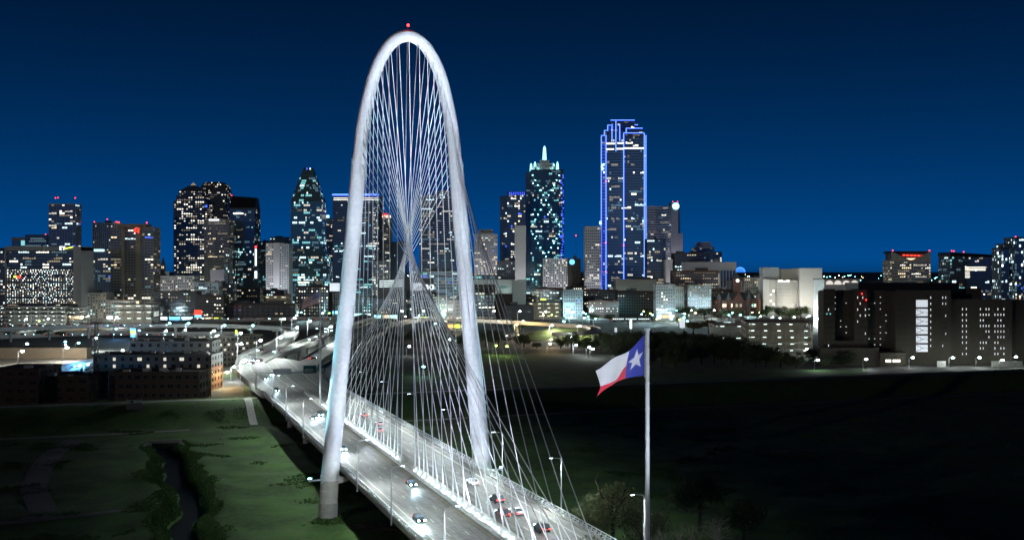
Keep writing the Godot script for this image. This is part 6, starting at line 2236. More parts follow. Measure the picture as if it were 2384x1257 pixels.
# ------------------------------------------------------------------ far roads and yards
func far_roads() -> void:
	viaduct("elevated_road", "wide road fan where the bridge deck parts into curving ramps", v2([-99.9,-448.7,-100.3,-449.5,-100.8,-450.4,-101.9,-452.8,-104.0,-458.3,-107.7,-468.4,-112.5,-481.7,-117.6,-496.0,-122.1,-508.8,-125.9,-519.4,-129.3,-529.1,-132.5,-538.4,-135.4,-547.5,-138.0,-556.1,-140.2,-564.1,-142.3,-572.5,-144.6,-581.9,-147.3,-593.5,-150.2,-606.4,-152.9,-619.1,-155.1,-630.1,-156.7,-639.3,-157.8,-647.5,-158.7,-654.2,-159.3,-658.9]), v2([-68.9,-459.2,-70.0,-462.3,-71.5,-466.8,-73.2,-471.9,-75.0,-477.2,-76.8,-482.3,-78.7,-487.7,-80.7,-493.5,-82.7,-499.9,-84.7,-507.4,-86.8,-515.8,-88.8,-524.2,-90.8,-531.7,-92.4,-537.4,-93.8,-541.9,-95.5,-547.0,-97.9,-554.5,-101.6,-566.3,-106.1,-580.8,-110.8,-595.2,-114.8,-606.5,-118.0,-613.7,-120.8,-618.5,-123.2,-621.7,-124.8,-624.0]), 11.20, 11.20, {"lines": [0.2, 0.44, 0.56, 0.8], "span": 30.0, "open": "r", "open_n": 30})
	var l1 := v2([-159.2,-658.5,-159.6,-664.4,-160.2,-672.7,-160.8,-682.7,-161.5,-693.8,-162.0,-706.2,-162.5,-719.9,-163.1,-734.7,-164.2,-750.2,-165.7,-766.7,-167.6,-784.5,-169.7,-802.2,-171.7,-819.0,-173.6,-834.9,-175.5,-850.3,-177.4,-864.7,-179.2,-877.3,-180.7,-887.6,-182.2,-896.1,-183.6,-903.6,-185.4,-911.3,-187.5,-919.2,-189.7,-927.0,-192.2,-934.4,-195.1,-941.1,-198.4,-947.0,-202.0,-952.3,-206.1,-957.3,-210.6,-962.1,-215.1,-966.7,-219.9,-971.1,-225.6,-975.5,-232.6,-980.3,-241.8,-986.2,-252.5,-992.9,-263.9,-998.9,-274.7,-1003.1,-284.6,-1004.8,-294.2,-1004.8,-304.1,-1003.9,-314.8,-1003.1,-327.2,-1003.0,-340.7,-1003.1,-354.1,-1002.1,-365.9,-999.2,-375.7,-993.7,-384.2,-986.2,-392.0,-977.8,-399.7,-969.3,-407.1,-961.0,-414.2,-952.4,-421.2,-943.4,-428.3,-934.3,-436.5,-924.0,-445.4,-912.7,-453.3,-902.6,-458.8,-895.5])
	viaduct("elevated_road", "ramp curving in an S to the left above the town", l1, offset_line(l1, 11.0), 11.23, 11.23, {"lines": [0.12, 0.88]})
	viaduct("elevated_road", "carriageway running on towards the city behind the arch leg", v2([-151.6,-654.8,-150.7,-663.2,-149.3,-675.4,-147.9,-688.7,-146.9,-700.9,-146.5,-711.2,-146.4,-720.9,-146.4,-730.7,-146.5,-741.1,-146.5,-751.9,-146.6,-762.9,-146.8,-774.9,-147.1,-788.6,-147.6,-804.7,-148.3,-822.7,-149.1,-841.3,-150.0,-859.3,-151.1,-876.2,-152.4,-892.6,-153.7,-909.4,-155.1,-927.1,-156.6,-945.5,-158.2,-964.5,-159.8,-984.6,-161.4,-1006.4,-163.1,-1029.5,-164.9,-1053.7,-166.4,-1080.2,-167.4,-1110.1,-167.5,-1148.2,-167.0,-1192.4,-166.4,-1233.3,-166.0,-1261.7]), v2([-131.7,-594.6,-132.4,-603.8,-133.5,-617.0,-134.5,-631.6,-135.2,-645.0,-135.4,-656.8,-135.3,-668.2,-135.1,-679.2,-135.0,-689.7,-135.1,-699.1,-135.2,-707.5,-135.4,-716.3,-135.5,-726.5,-135.5,-738.6,-135.4,-751.8,-135.5,-766.1,-135.8,-781.4,-136.8,-798.2,-138.0,-816.4,-139.4,-835.1,-140.5,-853.6,-141.3,-871.4,-142.0,-888.9,-142.6,-907.1,-143.3,-927.1,-144.3,-947.8,-145.5,-969.4,-146.5,-993.5,-147.1,-1022.3,-147.0,-1061.3,-146.4,-1107.6,-145.8,-1151.0,-145.4,-1181.0]), 11.26, 11.26, {"lines": [0.1, 0.4, 0.7, 0.92], "open": "l", "open_n": 4})
	viaduct("elevated_road", "ramp leaving the bridge between the two main carriageways", v2([-124.0,-619.9,-122.5,-615.9,-120.3,-609.8,-118.2,-605.1,-116.9,-605.4,-116.6,-612.5,-117.1,-624.2,-117.8,-638.0,-118.5,-651.1,-119.0,-662.7,-119.6,-674.2,-120.2,-686.6,-121.0,-700.5,-121.9,-716.4,-122.8,-733.7,-123.9,-752.2,-124.9,-771.6,-126.1,-792.3,-127.3,-814.1,-128.5,-836.5,-129.5,-858.8,-130.3,-880.1,-130.9,-901.0,-131.4,-922.8,-131.8,-946.9,-132.1,-976.8,-132.3,-1010.8,-132.5,-1042.1,-132.6,-1063.8]), v2([-102.2,-563.2,-101.3,-560.3,-99.8,-555.7,-98.5,-553.1,-98.1,-555.9,-99.1,-566.8,-100.9,-583.4,-102.9,-601.5,-104.4,-616.9,-105.2,-628.1,-105.7,-637.5,-106.0,-646.8,-106.5,-657.7,-107.1,-670.7,-107.8,-684.8,-108.5,-699.9,-109.3,-716.0,-110.2,-733.1,-111.1,-751.2,-112.1,-770.3,-113.1,-790.5,-114.3,-811.5,-115.5,-833.3,-116.7,-856.6,-117.7,-882.2,-118.5,-913.8,-119.1,-949.7,-119.6,-982.9,-119.9,-1005.8]), 11.29, 11.29, {"lines": [0.1, 0.5, 0.9], "open": "lr", "open_n": 5})
	viaduct("elevated_road", "outer ramp passing behind the arch leg to the far flyover", v2([-97.6,-558.0,-97.8,-564.3,-98.1,-573.4,-98.4,-583.7,-98.7,-593.9,-98.8,-603.3,-98.9,-612.9,-99.1,-623.2,-99.4,-634.7,-99.8,-647.9,-100.4,-662.4,-101.1,-677.5,-101.8,-692.6,-102.4,-707.0,-103.1,-721.3,-103.9,-736.4,-104.9,-753.2,-106.1,-771.7,-107.5,-791.5,-108.9,-812.9,-110.0,-836.0,-110.8,-864.3,-111.4,-896.3,-111.8,-925.8,-112.1,-946.3]), v2([-82.7,-509.5,-83.1,-519.2,-83.6,-533.2,-84.2,-548.6,-84.9,-562.8,-85.4,-574.8,-86.0,-586.1,-86.6,-597.8,-87.4,-610.7,-88.3,-625.5,-89.5,-641.5,-90.6,-658.1,-91.8,-674.5,-93.0,-690.6,-94.3,-706.7,-95.6,-723.1,-96.8,-740.2,-98.1,-757.7,-99.4,-775.6,-100.6,-794.4,-101.6,-814.9,-102.1,-840.1,-102.3,-868.6,-102.4,-894.7,-102.5,-912.8]), 11.32, 11.32, {"lines": [0.1, 0.5, 0.9]})
	var l6 := v2([-110.3,-885.3,-111.2,-902.5,-112.5,-927.4,-113.5,-954.3,-113.6,-977.8,-112.3,-996.0,-110.3,-1011.9,-107.6,-1027.4,-104.8,-1044.3,-102.4,-1065.3,-99.9,-1088.6,-96.6,-1109.7,-91.2,-1124.0,-84.0,-1130.4,-75.4,-1131.2,-64.8,-1127.3,-51.7,-1119.5,-34.1,-1105.3,-12.9,-1085.1,8.2,-1064.1,25.4,-1047.4,37.7,-1036.7,47.1,-1029.3,54.5,-1023.0,60.9,-1015.7,66.4,-1007.0,70.5,-997.9,73.3,-988.6,75.3,-979.1,76.3,-969.0,76.3,-958.4,75.4,-948.2,73.7,-938.9,71.1,-930.8,67.7,-923.3,63.6,-916.9,58.9,-911.8,52.8,-908.4,45.6,-906.4,38.8,-905.2,34.1,-904.3])
	viaduct("flyover", "flyover crossing behind the cables and looping round the grassy mound", l6, offset_line(l6, 9.0), 13.50, 9.00, {"lines": [0.1, 0.9], "span": 45.0})
	var l8 := v2([-144.4,-1203.5,-157.6,-1215.4,-176.5,-1231.4,-196.7,-1241.4,-217.2,-1240.5,-239.0,-1233.6,-260.1,-1224.9,-280.8,-1215.4,-300.8,-1204.1,-317.5,-1193.1,-330.0,-1181.8,-339.2,-1170.6,-345.3,-1162.9])
	viaduct("highway", "straight far highway below the skyline with red tail lights", l8, offset_line(l8, -22.0), 8.00, 8.00, {"lines": [0.25, 0.5, 0.75], "span": 60.0})
	var l10 := v2([-508.0,-1733.3,-486.5,-1736.2,-455.7,-1740.4,-424.1,-1744.5,-393.4,-1749.1,-362.0,-1753.7,-332.3,-1755.8,-307.3,-1760.7,-284.2,-1763.1,-256.3,-1744.5,-216.7,-1688.3,-172.5,-1611.1,-137.9,-1545.1,-119.9,-1501.0,-111.6,-1468.0,-106.8,-1446.0])
	viaduct("highway", "raised far highway along the foot of the towers", l10, offset_line(l10, 16.0), 9.00, 9.00, {"lines": [0.25, 0.5, 0.75], "span": 70.0})
	var l12 := v2([-254.5,-1047.1,-270.7,-1044.7,-293.7,-1041.6,-316.8,-1040.0,-338.2,-1042.8,-359.7,-1047.2,-379.4,-1047.1,-396.1,-1039.0,-411.0,-1026.4,-425.3,-1012.7,-440.9,-997.0,-455.8,-980.2,-466.3,-968.3])
	viaduct("highway", "freeway at ground level passing left below the ramp", l12, offset_line(l12, 16.0), 1.60, 1.60, {"lines": [0.25, 0.5, 0.75], "piers": false})
	var l14 := v2([85.7,-977.7,74.3,-982.0,57.8,-988.0,41.3,-993.3,25.8,-997.1,10.2,-1000.2,-4.6,-1003.0,-19.5,-1005.6,-33.7,-1007.9,-43.5,-1009.5])
	viaduct("highway", "low road passing under the grassy mound's loop", l14, offset_line(l14, -14.0), 1.40, 1.40, {"lines": [0.3, 0.6], "piers": false})

func streets() -> void:
	# paved ground of the town: streets and yards a step above the bare ground
	var k := 0
	for s in [[-350.4, -185.8, -764.3, -1327.2, -608.5, -322.6], [-249.7, -207.8, -573.6, -924.8, -402.6, -335.1], [-640.6, -307.4, -1397.4, -2046.5, -938.2, -450.2], [-505.1, 109.2, -2218.2, -3338.9, -760.2, 164.4], [63.2, 428.7, -1284.2, -1812.6, 89.2, 605.1], [207.4, 298.6, -651.3, -712.8, 227.0, 326.8], [-146.5, -128.8, -534.9, -716.0, -196.1, -172.4], [-47.0, 157.2, -1327.2, -1422.4, -50.3, 168.5]]:
		k += 1
		var b := MB.new()
		var y := -0.05 + 0.011 * k + (0.062 if k in [2, 6, 7] else 0.0)
		b.quad(Vector3(s[0], y, s[2]), Vector3(s[4], y, s[3]), Vector3(s[5], y, s[3]), Vector3(s[1], y, s[2]))
		tag(build(b, "pavement", M.street), "", "", "", "structure")
	for s in [[-114.7, 88.1, -823.9, -878.7, -122.3, 94.0]]:
		var b := MB.new()
		b.quad(Vector3(s[0], 0.02, s[2]), Vector3(s[4], 0.02, s[3]), Vector3(s[5], 0.02, s[3]), Vector3(s[1], 0.02, s[2]))
		tag(build(b, "road", M.street), "", "", "", "structure")
	# mown banks in lamp light
	for e in [[47.7, -985.0, 50.0, 24.0, 10.5], [-162.9, -640.0, 9.0, 24.0, 0.6], [-273.9, -690.0, 22.0, 10.0, 0.5], [-182.6, -860.0, 26.0, 20.0, 0.6]]:
		var b := MB.new()
		var n := 28
		for r in 6:
			for i in n:
				var q := []
				for c in [[r, i], [r + 1, i], [r + 1, i + 1], [r, i + 1]]:
					var f: float = c[0] / 6.0
					var a: float = TAU * c[1] / n
					q.append(Vector3(e[0] + cos(a) * e[2] * f, 0.04 + e[4] * (1.0 - f * f), e[1] + sin(a) * e[3] * f))
				b.quad(q[0], q[1], q[2], q[3])
		tag(build(b, "lawn", mat("mown", Vector3(1, 1, 1), 0.95, 0.0, "mown", 0.06)), "", "", "", "structure")

func street_lamps() -> void:
	for l in [[-116.2,-476.6,-0.3,1],[-143.5,-582.2,-0.3,2],[-139.9,-610.6,0.0,3],[-182.0,-879.6,-0.3,4],[-176.9,-895.4,0.3,5],[-146.1,-747.9,-0.3,6],[-154.6,-842.5,-0.3,7],[-125.2,-759.2,-0.3,8],[-134.7,-638.0,0.0,9],[-167.7,-681.5,-0.3,10],[-190.6,-705.6,-0.3,11]]:
		lamp_post("cool", "%s tall lamp beside the curving ramps left of the arch leg" % nth(l[3]), Vector3(l[0], 11.2, l[1]), l[2], 560.0, "lamps beside the ramps", 11.4)
	for l in [[-215.1,-825.5,0.0,1],[-193.8,-825.5,-0.3,2],[-251.1,-858.9,-0.3,3],[-266.0,-858.9,0.3,4]]:
		lamp_post("teal", "%s lamp on the S-curving ramp's barrier" % nth(l[3]), Vector3(l[0], 11.2, l[1]), l[2], 500.0, "lamps on the S-curving ramp", 9.0)
	for l in [[-314.4,-836.6,0.3,1]]:
		lamp_post("cool", "%s white street lamp among the yards and roads of the left bank" % nth(l[3]), Vector3(l[0], 0.0, l[1]), l[2], 780.0, "street lamps of the left bank", 10.0)
	for l in [[-268.9,-691.1,0.0,2],[-254.8,-651.6,0.0,3]]:
		lamp_post("blue", "%s blue street lamp among the yards and roads of the left bank" % nth(l[3]), Vector3(l[0], 0.0, l[1]), l[2], 144.0, "street lamps of the left bank", 8.5)
	for l in [[-239.0,-621.9,0.3,4],[-220.6,-574.7,-0.3,5]]:
		lamp_post("blue", "%s blue street lamp among the yards and roads of the left bank" % nth(l[3]), Vector3(l[0], 0.0, l[1]), l[2], 168.0, "street lamps of the left bank", 8.5)
	for l in [[-240.3,-613.5,0.3,6]]:
		lamp_post("blue", "%s blue street lamp among the yards and roads of the left bank" % nth(l[3]), Vector3(l[0], 0.0, l[1]), l[2], 108.0, "street lamps of the left bank", 8.5)
	for l in [[-202.8,-544.9,0.0,7]]:
		lamp_post("blue", "%s blue street lamp among the yards and roads of the left bank" % nth(l[3]), Vector3(l[0], 0.0, l[1]), l[2], 72.0, "street lamps of the left bank", 8.5)
	for l in [[-306.5,-782.3,0.3,8]]:
		lamp_post("teal", "%s teal street lamp among the yards and roads of the left bank" % nth(l[3]), Vector3(l[0], 0.0, l[1]), l[2], 480.0, "street lamps of the left bank", 10.0)
	for l in [[-347.2,-971.4,0.0,9],[-317.8,-943.8,0.3,10]]:
		lamp_post("blue", "%s blue street lamp among the yards and roads of the left bank" % nth(l[3]), Vector3(l[0], 0.0, l[1]), l[2], 144.0, "street lamps of the left bank", 10.0)
	for l in [[-256.1,-616.3,0.0,11]]:
		lamp_post("white", "%s cream street lamp among the yards and roads of the left bank" % nth(l[3]), Vector3(l[0], 0.0, l[1]), l[2], 720.0, "street lamps of the left bank", 8.5)
	for l in [[-254.7,-630.5,0.0,12]]:
		lamp_post("cool", "%s white street lamp among the yards and roads of the left bank" % nth(l[3]), Vector3(l[0], 0.0, l[1]), l[2], 720.0, "street lamps of the left bank", 8.5)
	for l in [[-310.8,-731.9,0.3,13]]:
		lamp_post("cool", "%s white street lamp among the yards and roads of the left bank" % nth(l[3]), Vector3(l[0], 0.0, l[1]), l[2], 480.0, "street lamps of the left bank", 8.5)
	for l in [[-170.9,-639.3,0.3,14]]:
		lamp_post("cool", "%s white street lamp among the yards and roads of the left bank" % nth(l[3]), Vector3(l[0], 0.0, l[1]), l[2], 360.0, "street lamps of the left bank", 8.5)
	for l in [[-149.0,-574.7,0.3,15]]:
		lamp_post("warm", "%s yellow street lamp among the yards and roads of the left bank" % nth(l[3]), Vector3(l[0], 0.0, l[1]), l[2], 330.0, "street lamps of the left bank", 8.5)
	for l in [[-292.9,-937.1,0.0,16],[-280.6,-950.5,0.0,17]]:
		lamp_post("cool", "%s white street lamp among the yards and roads of the left bank" % nth(l[3]), Vector3(l[0], 0.0, l[1]), l[2], 720.0, "street lamps of the left bank", 10.0)
	for l in [[-153.3,-608.0,-0.3,18]]:
		lamp_post("cool", "%s white street lamp among the yards and roads of the left bank" % nth(l[3]), Vector3(l[0], 0.0, l[1]), l[2], 240.0, "street lamps of the left bank", 8.5)
	for l in [[-257.3,-731.9,-0.3,19]]:
		lamp_post("cool", "%s white street lamp among the yards and roads of the left bank" % nth(l[3]), Vector3(l[0], 0.0, l[1]), l[2], 330.0, "street lamps of the left bank", 8.5)
	for l in [[-321.2,-796.4,0.0,20]]:
		lamp_post("blue", "%s blue street lamp among the yards and roads of the left bank" % nth(l[3]), Vector3(l[0], 0.0, l[1]), l[2], 108.0, "street lamps of the left bank", 10.0)
	for l in [[-338.6,-773.2,0.3,21]]:
		lamp_post("cool", "%s white street lamp among the yards and roads of the left bank" % nth(l[3]), Vector3(l[0], 0.0, l[1]), l[2], 360.0, "street lamps of the left bank", 10.0)
	for l in [[-258.3,-773.2,-0.3,22]]:
		lamp_post("cool", "%s white street lamp among the yards and roads of the left bank" % nth(l[3]), Vector3(l[0], 0.0, l[1]), l[2], 330.0, "street lamps of the left bank", 10.0)
	for l in [[-222.6,-728.0,-0.3,23]]:
		lamp_post("white", "%s cream street lamp among the yards and roads of the left bank" % nth(l[3]), Vector3(l[0], 0.0, l[1]), l[2], 180.0, "street lamps of the left bank", 8.5)
	for l in [[-642.4,-1420.8,-0.3,1],[-515.8,-2113.8,0.3,4],[-403.4,-1870.5,-0.3,7],[-251.8,-1319.8,0.0,9],[-234.2,-1818.2,-0.3,11],[-181.2,-1745.0,-0.3,12],[-85.8,-1361.3,-0.3,13],[17.6,-1818.2,0.0,15],[48.6,-1087.9,0.3,16],[676.3,-11304.3,0.0,21],[152.3,-1485.7,0.3,24],[252.6,-1244.0,-0.3,31]]:
		lamp_post("teal", "%s teal-white street lamp from the left at the foot of the skyline" % nth(l[3]), Vector3(l[0], 0.0, l[1]), l[2], 1100.0, "street lamps at the foot of the skyline", 11.0)
	for l in [[-500.7,-1145.4,-0.3,1],[-450.2,-1306.5,0.0,5],[-436.2,-1390.4,0.3,7],[-499.3,-2342.3,0.0,10],[-221.9,-1293.5,0.3,12],[-11.8,-2113.8,-0.3,15],[27.9,-1768.7,0.0,16],[52.5,-1818.2,0.3,17],[86.4,-1502.9,0.0,18],[182.9,-1306.5,-0.3,19],[282.6,-1485.7,-0.3,22],[267.3,-1209.3,-0.3,23],[275.6,-1187.2,0.3,24],[277.8,-1165.9,-0.3,25]]:
		lamp_post("cool", "%s white street lamp from the left at the foot of the skyline" % nth(l[3]), Vector3(l[0], 0.0, l[1]), l[2], 1100.0, "street lamps at the foot of the skyline", 11.0)
	for l in [[-478.6,-1145.4,0.0,2],[221.5,-1390.4,0.0,20],[250.4,-1390.4,0.3,21]]:
		lamp_post("cool", "%s white street lamp from the left at the foot of the skyline" % nth(l[3]), Vector3(l[0], 0.0, l[1]), l[2], 800.0, "street lamps at the foot of the skyline", 11.0)
	for l in [[-463.8,-1198.2,0.0,1]]:
		lamp_post("warm", "%s amber street lamp from the left at the foot of the skyline" % nth(l[3]), Vector3(l[0], 0.0, l[1]), l[2], 1100.0, "street lamps at the foot of the skyline", 11.0)
	for l in [[-465.4,-1220.7,0.0,3],[-421.7,-1280.8,0.3,6],[-485.2,-1897.8,-0.3,9],[-78.0,-1556.9,-0.3,13],[-54.1,-2184.9,0.3,14]]:
		lamp_post("cool", "%s white street lamp from the left at the foot of the skyline" % nth(l[3]), Vector3(l[0], 0.0, l[1]), l[2], 500.0, "street lamps at the foot of the skyline", 11.0)
	for l in [[-563.1,-1556.9,0.0,1]]:
		lamp_post("white", "%s cream street lamp from the left at the foot of the skyline" % nth(l[3]), Vector3(l[0], 0.0, l[1]), l[2], 500.0, "street lamps at the foot of the skyline", 11.0)
	for l in [[-423.0,-1187.2,0.3,4],[-512.5,-1818.2,0.3,8],[-288.6,-1520.5,-0.3,11],[298.5,-1187.2,0.3,26],[322.9,-1220.7,-0.3,27],[312.1,-1145.4,0.0,28]]:
		lamp_post("cool", "%s white street lamp from the left at the foot of the skyline" % nth(l[3]), Vector3(l[0], 0.0, l[1]), l[2], 1500.0, "street lamps at the foot of the skyline", 11.0)
	for l in [[-486.5,-1677.4,0.3,2],[-544.3,-2342.3,0.3,5],[-270.1,-1538.5,0.0,10],[81.2,-1556.9,0.3,19],[328.2,-6046.5,-0.3,20],[145.3,-1268.3,0.3,25],[154.5,-1244.0,0.0,26],[297.2,-2113.8,-0.3,27],[287.0,-1677.4,0.3,29],[249.1,-1187.2,0.3,32]]:
		lamp_post("teal", "%s teal-white street lamp from the left at the foot of the skyline" % nth(l[3]), Vector3(l[0], 0.0, l[1]), l[2], 800.0, "street lamps at the foot of the skyline", 11.0)
	for l in [[-521.1,-1984.7,-0.3,3],[-429.1,-1954.9,0.3,6],[-553.6,-2736.8,-0.3,8],[-72.9,-1280.8,0.0,14],[70.1,-1420.8,0.0,17],[98.5,-1390.4,-0.3,22],[196.0,-1280.8,0.3,28]]:
		lamp_post("teal", "%s teal-white street lamp from the left at the foot of the skyline" % nth(l[3]), Vector3(l[0], 0.0, l[1]), l[2], 1500.0, "street lamps at the foot of the skyline", 11.0)
	for l in [[2.3,-1027.7,0.3,2]]:
		lamp_post("warm", "%s amber street lamp from the left at the foot of the skyline" % nth(l[3]), Vector3(l[0], 0.0, l[1]), l[2], 1500.0, "street lamps at the foot of the skyline", 11.0)
	for l in [[61.0,-1187.2,-0.3,18],[132.4,-1420.8,0.0,23],[255.8,-1306.5,-0.3,30]]:
		lamp_post("teal", "%s teal-white street lamp from the left at the foot of the skyline" % nth(l[3]), Vector3(l[0], 0.0, l[1]), l[2], 500.0, "street lamps at the foot of the skyline", 11.0)
	for l in [[339.5,-2113.8,-0.3,3]]:
		lamp_post("warm", "%s amber street lamp from the left at the foot of the skyline" % nth(l[3]), Vector3(l[0], 0.0, l[1]), l[2], 500.0, "street lamps at the foot of the skyline", 11.0)
	for l in [[43.6,-1070.8,0.0],[-536.8,-1194.8,0.0],[289.4,-1582.1,0.3],[-663.0,-1511.1,-0.3],[-507.8,-2124.0,0.0],[-391.2,-1428.2,-0.3],[220.5,-1354.3,-0.3],[276.6,-1746.4,-0.3],[-70.7,-1147.2,0.0],[237.8,-1388.4,-0.3],[-458.8,-1845.6,0.3],[299.9,-1363.3,-0.3],[-111.0,-1745.8,-0.3],[-181.0,-1886.6,0.0],[164.1,-1407.4,-0.3],[313.8,-1464.6,0.0],[-742.2,-2127.4,0.0],[9.1,-1139.3,0.3],[-545.7,-1862.9,-0.3],[403.4,-1902.6,0.3],[-496.3,-1247.4,-0.3],[-406.9,-1518.3,0.3],[-422.0,-1296.2,-0.3],[-120.3,-2216.8,0.3],[-531.9,-1248.1,-0.3],[-588.3,-1742.8,-0.3],[-56.6,-1647.5,0.3],[-253.8,-1929.0,0.3],[292.9,-1370.1,0.0],[197.8,-2075.6,-0.3],[228.5,-1665.7,-0.3],[3.1,-1443.6,0.3],[339.1,-1339.1,0.3],[293.0,-1133.3,-0.3],[-177.2,-1542.8,0.0],[-121.9,-1253.6,-0.3],[-405.7,-1389.8,0.3],[422.3,-1588.7,0.0],[-281.1,-1057.2,0.0],[33.8,-1282.4,0.3],[-561.3,-1506.0,-0.3],[-369.4,-1622.0,-0.3],[136.8,-1823.0,0.3],[-602.0,-1612.5,-0.3]]:
		lamp_post("warm", "small amber lamp among the crowded streets below the towers", Vector3(l[0], 0.0, l[1]), l[2], 0.0, "small lamps of the crowded streets", 9.0)
	for l in [[-383.3,-1330.8,0.0],[-545.8,-1292.1,0.3],[86.5,-1456.4,0.3],[-603.6,-1943.6,0.3],[-68.9,-1794.3,-0.3],[-645.5,-2429.2,0.3],[-544.9,-1332.3,0.0]]:
		lamp_post("blue", "small blue lamp among the crowded streets below the towers", Vector3(l[0], 0.0, l[1]), l[2], 0.0, "small lamps of the crowded streets", 9.0)
	for l in [[432.4,-1646.6,0.0],[-429.1,-1520.4,0.3],[262.6,-1931.1,0.0],[-625.6,-1637.6,0.0],[77.3,-1221.9,0.3],[130.2,-1510.9,0.0],[-162.7,-1366.4,-0.3],[-677.2,-1547.9,0.3],[156.1,-1834.0,-0.3],[85.5,-1371.9,0.0],[-138.3,-1496.9,-0.3],[-560.6,-1417.5,0.3],[-586.6,-1377.0,-0.3],[-301.6,-1756.1,0.3],[-108.1,-1272.1,0.3],[-99.2,-2013.6,0.3],[223.7,-2314.5,0.3],[-132.9,-2100.1,0.0],[-640.1,-1526.6,-0.3],[226.3,-2108.0,-0.3],[-851.7,-2101.9,0.3]]:
		lamp_post("cool", "small white lamp among the crowded streets below the towers", Vector3(l[0], 0.0, l[1]), l[2], 0.0, "small lamps of the crowded streets", 9.0)
	for l in [[-248.8,-1276.1,0.3],[187.2,-1228.5,-0.3],[-760.1,-2111.6,0.0],[-663.6,-1904.2,0.3],[-11.5,-1584.0,0.3],[-203.1,-1371.5,-0.3],[106.1,-1915.8,-0.3],[249.0,-1291.5,0.3],[-612.5,-1473.5,0.3],[-415.5,-2204.9,0.3],[438.0,-1683.6,-0.3],[-319.3,-1558.1,0.3],[504.8,-2192.5,0.0],[84.9,-1834.9,0.3],[-149.9,-2012.5,0.0],[166.7,-1181.9,-0.3],[-43.0,-1516.2,-0.3],[-337.0,-1410.4,0.0],[382.7,-1558.0,0.0],[-3.8,-1300.2,0.0],[426.0,-1934.1,-0.3],[87.3,-1195.7,0.0],[176.6,-1137.1,-0.3],[-442.1,-1548.0,0.3],[-589.6,-1354.8,-0.3],[-163.3,-1543.4,0.0],[-85.7,-1763.2,-0.3],[-561.6,-1745.4,0.3],[-526.0,-1452.0,-0.3],[96.8,-2150.4,-0.3],[85.7,-1325.8,-0.3],[-51.3,-1827.7,0.3],[-221.8,-1977.8,0.0],[131.3,-1434.0,0.0],[-357.9,-1638.7,0.0],[-592.5,-1661.9,0.3],[347.7,-1436.6,0.3],[37.3,-1086.1,-0.3],[-76.9,-1086.9,-0.3],[-196.7,-2147.3,0.0],[439.7,-1893.2,0.3],[-229.3,-1547.8,0.3],[209.8,-1436.3,0.0],[-616.7,-1702.4,0.0],[97.2,-1480.5,0.3],[83.2,-1251.1,0.3],[-458.5,-1819.6,0.0],[-115.6,-1817.5,0.3]]:
		lamp_post("teal", "small teal lamp among the crowded streets below the towers", Vector3(l[0], 0.0, l[1]), l[2], 0.0, "small lamps of the crowded streets", 9.0)
	for l in [[195.1,-1607.8,0.3],[-463.5,-1676.3,0.3],[-698.0,-1922.5,0.3],[164.0,-1340.1,0.0],[217.5,-1665.8,0.0],[12.4,-1321.0,0.0],[5.5,-1944.3,0.3],[151.9,-1184.7,0.3],[-306.8,-1351.8,0.3],[44.0,-1294.2,0.3],[-32.3,-1423.4,-0.3],[-73.9,-1165.4,0.3],[219.6,-1537.8,0.3],[348.4,-1409.8,-0.3],[-757.0,-1648.8,0.0],[-485.9,-1141.7,-0.3],[220.8,-2014.4,0.3],[173.2,-1169.1,0.0],[-223.1,-1349.6,-0.3],[-406.0,-1331.0,-0.3],[-410.4,-1329.7,-0.3],[-606.9,-1551.2,0.0],[39.2,-1799.4,0.3],[525.2,-2036.0,-0.3]]:
		lamp_post("green", "small green lamp among the crowded streets below the towers", Vector3(l[0], 0.0, l[1]), l[2], 0.0, "small lamps of the crowded streets", 9.0)
	for l in [[-50.8,-869.3,0.3,1],[-75.0,-791.0,0.3,2],[35.2,-939.1,0.3,4],[45.6,-902.9,-0.3,5],[44.1,-804.6,-0.3,6],[74.8,-795.5,0.0,7],[51.9,-782.2,0.0,10],[53.3,-765.1,0.3,11]]:
		lamp_post("cool", "%s lamp from the cables along the lit road beyond the dark plain" % nth(l[3]), Vector3(l[0], 0.0, l[1]), l[2], 110.0, "lamps along the lit road beyond the plain", 7.0)
	for l in [[28.4,-869.3,0.3,3],[25.7,-818.7,0.0,12]]:
		lamp_post("warm", "%s lamp from the cables along the lit road beyond the dark plain" % nth(l[3]), Vector3(l[0], 0.0, l[1]), l[2], 110.0, "lamps along the lit road beyond the plain", 7.0)
	for l in [[-13.7,-800.0,-0.3,8],[-5.7,-791.0,0.3,9]]:
		lamp_post("green", "%s lamp from the cables along the lit road beyond the dark plain" % nth(l[3]), Vector3(l[0], 0.0, l[1]), l[2], 110.0, "lamps along the lit road beyond the plain", 7.0)
	for l in [[218.2,-710.3,0.0,1],[214.9,-682.9,0.3,2],[247.9,-696.3,0.0,3],[272.8,-696.3,-0.3,4],[289.0,-724.8,0.0,5],[289.6,-696.3,0.0,6],[295.3,-676.4,0.0,7],[315.5,-703.2,0.0,8],[206.9,-739.9,0.3,9],[202.3,-772.2,0.3,10],[183.5,-676.4,0.3,11]]:
		lamp_post("cool", "%s wall-foot lamp along the detention block's yard" % nth(l[3]), Vector3(l[0], 0.0, l[1]), l[2], 90.0, "lamps along the detention block's yard", 6.5)
	for l in [[-107.1,-1063.1,0.0,1],[-87.2,-1069.8,0.0,2],[-67.0,-1076.7,0.0,3],[-46.2,-1073.9,-0.3,4],[-19.2,-1065.1,-0.3,5],[5.3,-1057.1,0.3,6],[29.5,-1049.3,-0.3,7],[55.2,-1040.9,0.3,8]]:
		lamp_post("white", "%s lamp from the arch side along the looping flyover" % nth(l[3]), Vector3(l[0], 13.0, l[1]), l[2], 420.0, "lamps along the looping flyover", 9.0)
